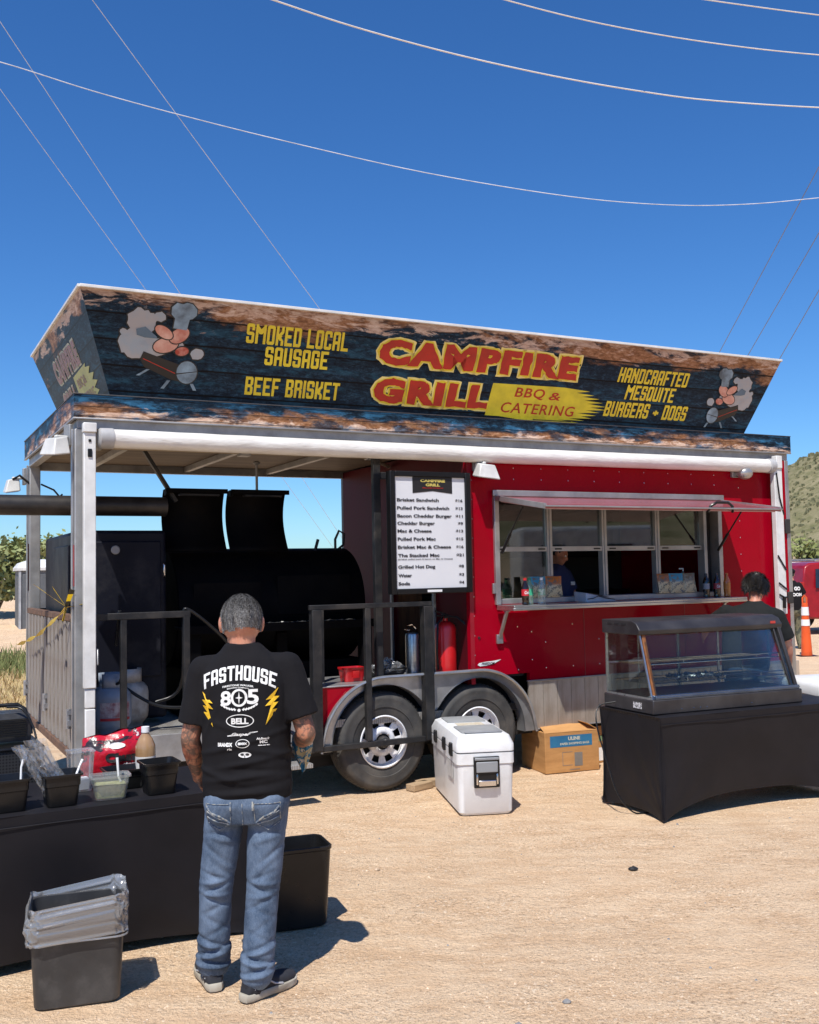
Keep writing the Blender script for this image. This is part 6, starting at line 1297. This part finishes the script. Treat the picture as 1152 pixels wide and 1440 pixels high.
# clear tub by the case, white chest behind
ctb = thing('clear_tub', 'small clear square tub with green packets at the right end of the glass case', 'tub', RT(1.50, .52), RA)
b = MB(); b.loft([sq_ring(0, 0, z, w, w*.9, .015) for z, w in ((0, .062), (.13, .07), (.14, .078))]); b.build('tub', bag_film, ctb, smooth=40)
b = MB()
for k in range(5): b.box(-.05+.02*k, -.04+.02*k, -.045, .045, .004, .085+.01*(k % 2))
b.build('packet', mat('green_packets', (.25, .4, .2), .6, 0, col2=(.6, .65, .5), scale=30), ctb)
b = MB(); b.loft([sq_ring(0, 0, z, w, w*.9, .015) for z, w in ((.141, .08), (.155, .08), (.16, .07))]); b.build('lid', clear_glass, ctb, smooth=40)
wc = thing('cool_box', 'large white cool box standing behind the right hand table at the picture edge', 'cool box', (3.95, 8.95, 0), R(8))
b = MB(); b.loft([sq_ring(0, 0, z, w, dd, .05) for z, w, dd in ((0, .55, .28), (.02, .57, .30), (.62, .60, .33), (.64, .62, .35), (.70, .62, .35))]); b.build('tub', plastic_white, wc, smooth=40)
b = MB(); b.loft([sq_ring(0, 0, z, w, dd, .05) for z, w, dd in ((.705, .63, .36), (.77, .63, .36), (.80, .61, .34), (.82, .56, .30))]); b.build('lid', plastic_white, wc, smooth=40)
b = MB(); b.box(-.3, .3, -.372, -.36, .715, .735); b.build('latch_bar', plastic_grey, wc)
# ------------------------------------------------------------------ white cooler on the ground
wc = big = thing('cool_box', 'big dirty white marine cool box with black latch on the dirt by the tyres', 'cool box', (.527, 7.66, 0), R(9))
# local: x across the near end, y away
def cr(y0_, y1_, w, z, r=.03, n=4): return [Vector(p) for p in sq_ring(0, (y0_+y1_)/2, z, w, (y1_-y0_)/2, r, n)]
b = MB(); b.loft([cr(.02, .96, .172, .0), cr(.005, .975, .188, .02, .04), cr(-.01, .99, .198, .36, .04), cr(-.018, .998, .205, .365, .04), cr(-.018, .998, .205, .44, .04), cr(-.01, .99, .198, .442, .04)]); b.build('tub', plastic_white, wc, smooth=35)
b = MB(); b.loft([cr(-.02, 1.0, .205, .452, .04), cr(-.02, 1.0, .205, .50, .04), cr(.01, .97, .185, .555, .05), cr(.05, .93, .15, .572, .05)]); b.build('lid', plastic_white, wc, smooth=35)
b = MB(); b.loft([cr(-.012, .992, .199, .443, .04), cr(-.012, .992, .199, .451, .04)]); b.build('gasket', plastic_grey, wc)
pad_m = mat('grey_lid_pad', (.3, .31, .31), .7, 0, bump=.3, bscale=120)
for y0_, y1_ in ((.07, .40), (.60, .88)):
    b = MB(); b.loft([cr(y0_, y1_, .145, .570, .02), cr(y0_, y1_, .145, .579, .02), cr(y0_+.01, y1_-.01, .135, .582, .02)]); b.build('lid_pad', pad_m, wc, smooth=35)
b = MB(); b.box(-.10, .10, .43, .57, .5728, .5745); b.build('warning_sticker', mat('cream_sticker', (.62, .58, .48), .5, 0, col2=(.5, .4, .25), scale=40), wc)
b = MB(); b.box(-.13, .13, .05, .075, .575, .588); b.build('lid_catch', plastic_grey, wc, bevel=.004)
b = MB(); b.box(-.09, .09, -.035, -.012, .20, .42); b.build('handle_well', plastic_black, wc, bevel=.006)
b = MB(); b.box(-.075, .075, -.05, -.036, .31, .385); b.box(-.085, .085, -.046, -.036, .395, .415); b.build('latch', plastic_grey, wc, bevel=.006)
b = MB(); b.box(-.06, .06, -.052, -.036, .215, .255); b.tube([(-.07, -.045, .225), (-.07, -.045, .30)], .008, 6); b.tube([(.07, -.045, .225), (.07, -.045, .30)], .008, 6); b.build('handle', chrome, wc, bevel=.004)
for y in (.12, .38, .72): b = MB(); b.box(-.222, -.203, y, y+.055, .405, .50); b.box(-.228, -.22, y+.012, y+.043, .42, .49); b.build('hinge', plastic_black, wc, bevel=.004)
b = MB(); b.box(-.2035, -.2015, .14, .34, .24, .36); b.build('side_label', mat('worn_label', (.5, .5, .48), .5, 0, col2=(.65, .65, .64), scale=30), wc)
b = MB(); b.tube([(.199, .05, .35), (.215, .05, .352)], .006, 6); b.build('plug', plastic_black, wc)
big.scale = (1.08, 1.06, 1.03)
# ------------------------------------------------------------------ waste bins
def bin_(label, loc, rz, m_):
    t = thing('waste_bin', label, 'bin', loc, rz)
    prof = [(0, .166, .104), (.01, .175, .113), (.385, .194, .136), (.39, .199, .141), (.405, .200, .142), (.408, .194, .136), (.404, .187, .129), (.03, .160, .10), (.012, .15, .09)]
    b = MB(); b.loft([sq_ring(0, 0, z, w, d, .045, 7) for z, w, d in prof]); b.build('bin', m_, t, smooth=35); return t
b1 = bin_('scuffed black waste bin with clear liner in front of the draped left table', (-1.475, 4.52, 0), R(18), plastic_dusty)
bin_('empty plain black waste bin without liner, right behind the man in jeans', (-.66, 5.40, 0), R(20), plastic_black)
b = MB(); n1, n2 = 90, 26
ringl = sq_ring(0, 0, 0, 1, 1, .3, 24)[:96]
def liner(a, t):
    k = a*4*24; i = int(k) % 96; p = ringl[i]
    w = .203; d = .146
    if t < .6: s = t/.6; z = .285+(.445-.285)*s; gr = .010*math.sin(math.pi*min(1, s*1.2))
    else: s = (t-.6)/.4; z = .445-.10*s; gr = -.022*s
    if t < .06: gr = .004
    def rd(sx, sz, o): x_, y_ = p.x*.2, p.y*.145; return 1-2.4*abs(noise.noise(((x_+z*.6)*sx+o, y_*sx, (z-x_*.5)*sz+o)))
    q = gr+.008*rd(9, 6, 2)+.006*rd(22, 14, 6)+.0035*rd(48, 36, 9)-.007
    zz = z+(.020*noise.noise((p.x*3, p.y*3, 1))+.022*p.x if t > .3 else .012*p.x)+.004*noise.noise((p.x*12, p.y*12, z*30))
    return Vector((p.x*(w+q), p.y*(d+q), zz))
b.grid(liner, 96, 70); o = b.build('bin_liner', liner_film, smooth=40); o.location = (-1.475, 4.52, 0); o.rotation_euler = (0, 0, R(18)); tag(o, 'crumpled clear plastic liner folded over the rim of the scuffed bin', 'bin liner')
b = MB(); rr = sq_ring(0, 0, .284, .206, .149, .05, 7); b.tube(rr+[rr[0]], .004, 6); q = b.build('hem', liner_film, o, smooth=60)
# ------------------------------------------------------------------ condiment table things
def tub(name, label, a, d, w, dd, h, m_, rz=0, group=None, spoon=None, cat='tub', taper=.8):
    t = thing(name, label, cat, LT(a, d), LA+rz, group)
    b = MB(); b.loft([sq_ring(0, 0, z, w*k, dd*k, .02, 4) for z, k in ((0, taper*.96), (.006, taper), (h*.62, taper+(1-taper)*.55), (h*.64, taper+(1-taper)*.72), (h-.012, .97), (h-.01, 1.08), (h, 1.08), (h, 1.0), (h*.6, .84), (.01, taper*.9))]); b.build('tub', m_, t, smooth=35)
    if spoon:
        s = MB(); p0, p1, p2 = spoon; s.tube([p0, p1, p2], [.006, .005, .007], 8); sp = s.build('spoon', white_print, smooth=50); sp.location = t.location; sp.rotation_euler = (0, 0, LA+rz); tag(sp, 'white plastic spoon handle sticking up from '+spoon_of[label], 'spoon')
    return t
spoon_of = {}
def lab(l, s): spoon_of[l] = s; return l
# positions on the table from the front edge
tub('condiment_tub', lab('black square tub at the far left edge of the condiment table', 'the far left tub'), .655, .13, .085, .085, .15, plastic_black, spoon=((.05, -.02, .10), (.055, .0, .19), (.065, .0, .225)))
tub('condiment_tub', lab('black square tub full of wrapped cutlery on the condiment table', 'the cutlery tub'), .885, .12, .085, .085, .15, plastic_black, spoon=((.06, -.05, .13), (.085, -.02, .175), (.10, -.01, .20)))
pk = tub('pickle_container', lab('translucent container half full of chopped pickles on the condiment table', 'the pickle container'), .1e1+.115, .115, .088, .058, .115, glass('milky_plastic', (.8, .84, .82), .05, .2, .16, gmax=.5), rz=-.08, cat='container', spoon=((.05, .0, .075), (.04, .0, .10), (.036, .01, .19)))
b = MB(); b.loft([sq_ring(0, 0, z, w, w*.64, .015, 4) for z, w in ((.008, .066), (.06, .070), (.072, .072), (.074, .05), (.07, .0))]); b.v = [(x+.003*noise.noise((x*80, y*80, z*80)), y, z+.008*noise.noise((x*60, y*60, z*10))) for x, y, z in b.v]; b.build('pickles', mat('pickle_mix', (.3, .3, .1), .5, 0, col2=(.5, .47, .25), scale=60, bump=.4, bscale=80), pk)
tub('condiment_tub', lab('empty black square tub on the condiment table next to the man', 'the right tub'), 1.355, .12, .085, .085, .155, plastic_black)
tub('condiment_tub', lab('low black tub in the middle of the condiment table before the red charcoal bag', 'the low tub'), 1.235, .34, .10, .08, .10, plastic_black)
# cutlery packets
t = thing('cutlery_packets', 'plastic wrapped black cutlery sets standing in the second tub from the left', 'cutlery', LT(.885, .12), LA)
rnd = random.Random(9)
for k in range(11):
    x = -.05+.010*k; y = rnd.uniform(-.04, .05); a = -.45+rnd.uniform(-.12, .12); L_ = .26+rnd.uniform(-.03, .03)
    if k % 2:
        b = MB(); b.beam((x, y, .05), (x+L_*math.sin(a), y+.02, .03+L_*math.cos(a)), .018, .006); b.build('fork', plastic_black, t, bevel=.002)
    b = MB(); b.grid(lambda aa, tt: Vector((x+(L_+.03)*tt*math.sin(a)+(aa-.5)*.045+.01*noise.noise((aa*5, tt*8, k)), y-.012+.012*noise.noise((aa*8, tt*12, k+9)), .04+(L_+.03)*tt*math.cos(a))), 5, 14); b.build('sleeve', bag_film, t)
t = thing('plastic_cup_stack', 'clear plastic cup holder with napkins behind the cutlery tub', 'cup holder', LT(1.03, .40), LA)
b = MB(); b.loft([sq_ring(0, 0, z, w, w, .02, 4) for z, w in ((0, .05), (.19, .062), (.195, .068), (.2, .066))]); b.build('holder', bag_film, t, smooth=35)
b = MB(); b.box(-.04, .04, -.035, .035, .004, .06); b.build('napkins', white_print, t, bevel=.004)
# juice bottle
t = thing('vinegar_bottle', 'tall clear bottle of cloudy amber dressing with white cap and label on the condiment table', 'bottle', LT(1.365, .42), LA)
b = MB(); b.lathe([(.045, 0), (.052, .01), (.052, .17), (.05, .19), (.035, .225), (.018, .25), (.017, .26)], seg=24); b.build('bottle', mat('amber_liquid', (.36, .22, .11), .2, 0, col2=(.25, .13, .05), scale=6, coat=.5), t, smooth=45)
b = MB(); b.lathe([(.021, .256), (.021, .285), (0, .286)], seg=18); b.build('cap', white_print, t, smooth=40)
b = MB(); b.lathe([(.0525, .04), (.0525, .135)], seg=24, cap=False); lb = b.build('wrapper', mat('white_label', (.68, .66, .62), .5), t, smooth=60)
lettering('BRAGG', lambda a, b_, n: Vector(((.053+n)*math.sin(a/.053), -(.053+n)*math.cos(a/.053), b_)), red_print, lb, bold=.04, box=(-.035, .045, .10, .125), off=.001, tess=.01)
t = thing('paper_cup', 'small white cup behind the empty black tub beside the dressing bottle', 'cup', LT(1.335, .28), LA)
b = MB(); b.lathe([(.022, 0), (.03, .07), (.032, .072), (.028, .07), (.02, .004)], seg=18); b.build('cup', white_print, t, smooth=40)
# charcoal bag
chm = NT('charcoal_bag_print'); v = chm.coord(); cc = chm.mix(chm.ramp(chm.noise(chm.coord((1, 1, 1.6)), 7, 4, .6, .8), [(.54, 0.), (.57, 1.)]), lin('b81527'), (.03, .02, .02)); cc = chm.mix(chm.ramp(chm.noise(chm.coord(off=(2, 2, 2)), 11, 5, .7), [(.66, 0.), (.68, 1.)]), cc, (.75, .6, .6)); chm = chm.finish(cc, .25, 0, chm.bump(chm.noise(v, 14, 5, .6), .5, .02), .5, .3)
cbt = thing('charcoal_bag', 'crumpled red and black charcoal bag standing behind the pickle container', 'bag', LT(1.25, .62), LA-.06)
b = MB()
def bagf(s_): return lambda a, t: Vector(((a-.5)*.36*(1-.1*t)+.012*noise.noise((a*6, t*6, s_)), s_*.085*(math.sin(math.pi*a)**.5)*(math.sin(math.pi*min(1, t*.93+.05))**.5)+.03*noise.noise((a*5, t*5, s_*2))*math.sin(math.pi*a), .235*t+.03*t*noise.noise((a*4, 3, 1))+.035*t*(a-.3)))
b.grid(bagf(-1), 26, 16); b.grid(bagf(1), 26, 16); bo = b.build('bag', chm, cbt, smooth=60)
TB = BVHTree.FromPolygons([v.co for v in bo.data.vertices], [tuple(p.vertices) for p in bo.data.polygons]); oB = on_tree(TB)
lettering('Chunx', oB, black_print, bo, bold=.08, box=(-.06, .14, .095, .145), off=.004, tess=.02); lettering('charcoal', oB, print_w, bo, bold=.02, shear=.3, box=(.03, .14, .075, .09), off=.004, tess=.02)
decal([circ(.0, .18, .045, .015, 14)], oB, print_w, bo, .004)
# mesh bin and ribbed case at the far left
msh = NT('perforated_sheet'); tc = msh.coord((1, 1, 1)); 
def holes(g, vec, s):
    vo = g.n('TexVoronoi', {'Vector': vec, 'Scale': s, 'Randomness': 0.0}); return g.ramp(vo.outputs[0], [(.26, 1.), (.32, 0.)])
hl = holes(msh, msh.coord((1, .01, 1)), 62); msh = msh.finish(msh.mix(hl, (.035, .034, .035), (.002, .002, .002)), .5, .2, msh.bump(hl, -.6, .002))
t = thing('mesh_crate', 'black perforated metal cart standing behind the far left of the condiment table', 'cart', Vector((LT(.62, .84).x, LT(.62, .84).y, 0)), LA)
b = MB(); b.box(-.42, .30, -.02, .40, 0, .90); b.build('crate', msh, t); b = MB(); b.box(-.425, .305, -.03, .41, .895, .915); b.build('rim', plastic_black, t, bevel=.008)
rb = thing('ribbed_case', 'black ribbed plastic case with tube handle lying on the perforated cart', 'case', Vector((LT(.68, 1.0).x, LT(.68, 1.0).y, .916)), LA)
b = MB(); b.loft([[Vector((x, .03+dy*s_, .015+hh*s_+.0)) for dy, hh in ((-.11, 0), (-.125, .03), (-.12, .12), (-.09, .15), (.09, .15), (.12, .12), (.12, .0))] for x, s_ in ((-.42, .9), (-.41, 1), (.17, 1), (.19, .93))]); b.build('shell', plastic_dusty, rb, smooth=35)
rbm = MB().box(-.40, .165, -.101, -.094, 0, .0055).mesh('rib')
for k in range(8): piece('rib', rbm, plastic_black, rb, (0, 0, .045+.0125*k))
b = MB(); b.tube([(-.40, .0, .18), (.05, .0, .205), (.13, -.01, .205), (.165, -.02, .18), (.185, -.06, .12), (.19, -.08, .05)], .011, 8); b.tube([(.02, 0, .2), (-.02, .0, .16)], .006, 6); b.build('handle', plastic_black, rb, smooth=50)
hosething([LT(.75, .95)+Vector((0, 0, .38)), LT(.82, .90)+Vector((0, 0, .37)), LT(.87, .86)+Vector((0, 0, .28)), LT(.89, .80)+Vector((0, 0, .18)), LT(.92, .79)+Vector((0, 0, .17))], .006, plastic_black, 'thin black cable draped over the ribbed case', 'cable', 'cable')
t = thing('steel_tray', 'corner of a flat steel tray leaning at the far left of the condiment table', 'tray', LT(.66, .38), LA+.5)
b = MB(); b.box(-.14, .10, -.08, .08, .03, .036); b.build('tray', stainless, t, bevel=.002).rotation_euler = (0, R(-12), 0)
# ------------------------------------------------------------------ further off
# toilet trailer
pt = thing('portable_toilet', 'grey toilet trailer with white roof and crescent mark far off at the left edge', 'portable toilet', (-10.57, 29.2, .02), R(27))
gp = mat('grey_toilet_wall', (.16, .17, .18), .6, 0, col2=(.12, .13, .14), scale=3); gp2 = mat('light_toilet_edge', (.42, .44, .46), .5)
zz0 = -.0
b = MB(); b.box(-.62, .62, -.62, .62, 0, 2.05); b.build('cabin', gp, pt); b = MB(); b.box(-.56, .45, -.64, -.621, .05, 1.95); b.build('door', mat('toilet_door', (.11, .12, .13), .6), pt, bevel=.01); b = MB(); b.box(-.645, -.621, -.45, .45, .1, 1.9); b.build('side_panel', mat('toilet_door', (.11, .12, .13), .6), pt)
for x_ in ((.50, .64), (-.66, -.60)): b = MB(); b.box(x_[0], x_[1], -.66, -.60, 0, 2.05); b.build('corner_strip', gp2, pt)
b = MB(); b.loft([[Vector((x, y, 2.05+h_)) for x, y in ((-.68*k, -.68*k), (.68*k, -.68*k), (.68*k, .68*k), (-.68*k, .68*k))] for h_, k in ((0, 1), (.08, 1), (.22, .85), (.3, .5), (.32, .1))]); b.build('roof', mat('white_roof', (.75, .75, .73), .5), pt)
b = MB(); ar = [(-.1+.16*math.cos(R(a)), 1.45+.2*math.sin(R(a))) for a in range(110, 260, 15)]; ar2 = [(-.06+.15*math.cos(R(a)), 1.45+.17*math.sin(R(a))) for a in range(250, 105, -15)]
b.prism(ar+ar2, lambda a, z, t_: (a, t_, z), -.645, -.641); b.build('crescent', gp2, pt); b = MB(); b.box(.33, .40, -.66, -.642, .95, 1.02); b.build('door_handle', chrome, pt)
b = MB(); b.lathe([(.16, -.05), (.18, 0), (.18, .1), (.0, .1)], c=(0, 0, 0), seg=18, M=Matrix.Translation((.66, .1, -.1)) @ Matrix.Rotation(R(90), 4, 'Y')); b.box(-.6, .6, -.6, .6, -.1, -.01); b.build('wheel', rubber, pt)
# red suv at the right
car_red = mat('maroon_car_paint', (.30, .006, .012), .3, 0, coat=.25); cg = mat('tinted_glass', (.02, .025, .03), .06, 0, coat=.5)
cr_ = thing('parked_car', 'dark red sport utility vehicle parked beyond the trailer at the right edge', 'car', (12.6, 28.2, 0), R(9))
def carbody(t, L0, m_, hood=1.05, roof=1.85, rack=False):
    # x from -2.5 (rear, left) to 2.5 (nose, right); side faces -y
    side = [(-2.5, .45), (-2.55, .8), (-2.5, 1.1), (-2.35, 1.75), (-2.2, roof-.04), (-1.5, roof), (.3, roof-.03), (.75, roof-.12), (1.45, hood+.12), (1.6, hood+.06), (2.3, hood-.05), (2.5, hood-.25), (2.52, .5), (2.4, .38), (1.95, .36), (-1.9, .36), (-2.4, .38)]
    b = MB(); w = .95
    def prof(y, inset): return [Vector((x*(1-inset*.02), y, z if z < 1.1 else z-inset*.02)) for x, z in side]
    def taper(y): return [Vector((x, y*(1 if z <= 1.1 else 1-.16*(z-1.1)/(roof-1.1)), z)) for x, z in side]
    b.loft([taper(-w), taper(-w*.5), taper(w*.5), taper(w)]); b.build('body', m_, t, bevel=.05)
    gy = lambda z: -w*(1-.16*(z-1.1)/(roof-1.1))-.006
    for x0, x1, x2, x3 in ((-2.12, -1.2, -1.25, -2.05), (-1.12, -.15, -.2, -1.15), (-.05, 1.0, .55, -.1)):
        q = MB()
        for s_ in (1, -1): q.add([(x0, s_*gy(1.18), 1.18), (x1, s_*gy(1.18), 1.18), (x2, s_*gy(1.68), 1.68), (x3, s_*gy(1.68), 1.68)], [(0, 1, 2, 3)])
        q.build('window', cg, t, solid=.01)
    for x in (-1.55, 1.5):
        for s_ in (-1, 1):
            wh = bpy.data.objects.new('wheel', None); C.objects.link(wh); wh.parent = t; wh.location = (x, s_*.86, .38); q = MB(); M_ = Matrix.Rotation(R(90 if s_ < 0 else -90), 4, 'X')
            q.lathe([(.24, -.12), (.36, -.12), (.38, -.09), (.38, .09), (.36, .12), (.26, .13)], seg=28, M=M_, cap=False); q.build('tyre', rubber, wh, smooth=40)
            q = MB(); q.lathe([(.26, .05), (0, .05)], seg=24, M=M_, cap=False); q.build('brake', dark_void, wh)
            q = MB(); q.lathe([(.27, .12), (.24, .125), (.235, .08)], seg=28, M=M_, cap=False)
            for k in range(6): a = k*math.pi/3; q.v, q.f = q.v, q.f; p0, p1 = M_ @ Vector((.04*math.cos(a), .04*math.sin(a), .11)), M_ @ Vector((.245*math.cos(a), .245*math.sin(a), .11)); q.beam(p0, p1, .05, .03, (0, 1, 0))
            q.build('rim', chrome, wh, smooth=35)
    q = MB(); q.box(-2.57, -2.5, -.9, .9, .45, .65); q.box(-1.1, 1.05, -.965, -.945, .42, .47); q.build('sill_trim', plastic_black, t, bevel=.02)
    q = MB(); q.box(-2.56, -2.42, -.93, -.78, 1.0, 1.35); q.box(-2.56, -2.42, .78, .93, 1.0, 1.35); q.build('tail_light', mat('tail_lamp', (.4, .02, .02), .2), t, bevel=.02)
    for x in (-.55, .55): q = MB(); q.box(x, x+.15, -.965, -.95, 1.05, 1.075); q.build('door_handle', chrome, t)
    for x in (-1.14, -.1, 1.05): q = MB(); q.box(x, x+.008, -.9535, -.95, .5, 1.12); q.build('door_seam', dark_void, t)
    q = MB(); q.box(-2.0, .3, -.78, -.74, roof, roof+.05); q.box(-2.0, .3, .74, .78, roof, roof+.05); q.build('roof_rail', chrome, t, bevel=.01)
carbody(cr_, 0, car_red, 1.15, 1.88)
cr2 = thing('parked_car', 'white pickup roof showing above the red vehicle at the right edge', 'car', (14.3, 36.5, 0), R(6)); carbody(cr2, 0, mat('white_car_paint', (.7, .7, .7), .25, 0, coat=.5), 1.1, 1.95)
# traffic post
dl = thing('traffic_cone', 'tall orange delineator cone with white bands standing beyond the trailer end', 'traffic cone', (7.64, 19.9, 0), 0)
og = mat('orange_plastic', (.75, .10, .015), .45, 0, col2=(.6, .08, .01), scale=4); 
def fr_cyl(name, m_, z0, z1, r0_, r1, p=dl): b = MB(); b.lathe([(r0_, z0), (r1, z1)], seg=20); return b.build(name, m_, p, smooth=40)
b = MB(); b.loft([sq_ring(0, 0, z, w, w, .05) for z, w in ((0, .2), (.04, .2), (.05, .16))]); b.build('base', plastic_black, dl)
fr_cyl('cone', og, .05, 1.06, .105, .055); fr_cyl('band', white_print, .62, .74, .0835, .0775); fr_cyl('band', white_print, .82, .98, .0735, .0655)
for z in (.22, .42): fr_cyl('band_ridge', og, z, z+.02, .108-z*.05, .107-z*.05)
b = MB(); b.tube([(-.04, 0, 1.05), (-.04, 0, 1.16), (0, 0, 1.2), (.04, 0, 1.16), (.04, 0, 1.05)], .016, 8); b.build('handle', og, dl, smooth=50)
# the vendors' row behind the camera, seen only as reflections in glass and paint
bt = thing('parked_trailer', 'white travel trailer off to the right out of frame, mirrored in the window panes', 'trailer', (24.3, -1.3, 0), R(52))
b = MB(); b.loft([[Vector((x, y*k, z)) for z, k in ((.6, 1), (2.9, 1), (3.2, .8)) for y in ((0,) )] for x in ()] ) if 0 else b.box(-2.3, 2.3, -1.25, 1.25, .6, 3.2); b.build('body', mat('white_trailer_side', (.68, .68, .66), .4), bt, bevel=.15)
b = MB()
for x in (-1.6, .6): b.box(x, x+.8, 1.251, 1.27, 1.9, 2.6)
b.build('window', cg, bt); b = MB(); b.box(-2.2, 2.2, 1.251, 1.262, 1.2, 1.4); b.build('stripe', mat('trailer_stripe', (.15, .17, .22), .4), bt)
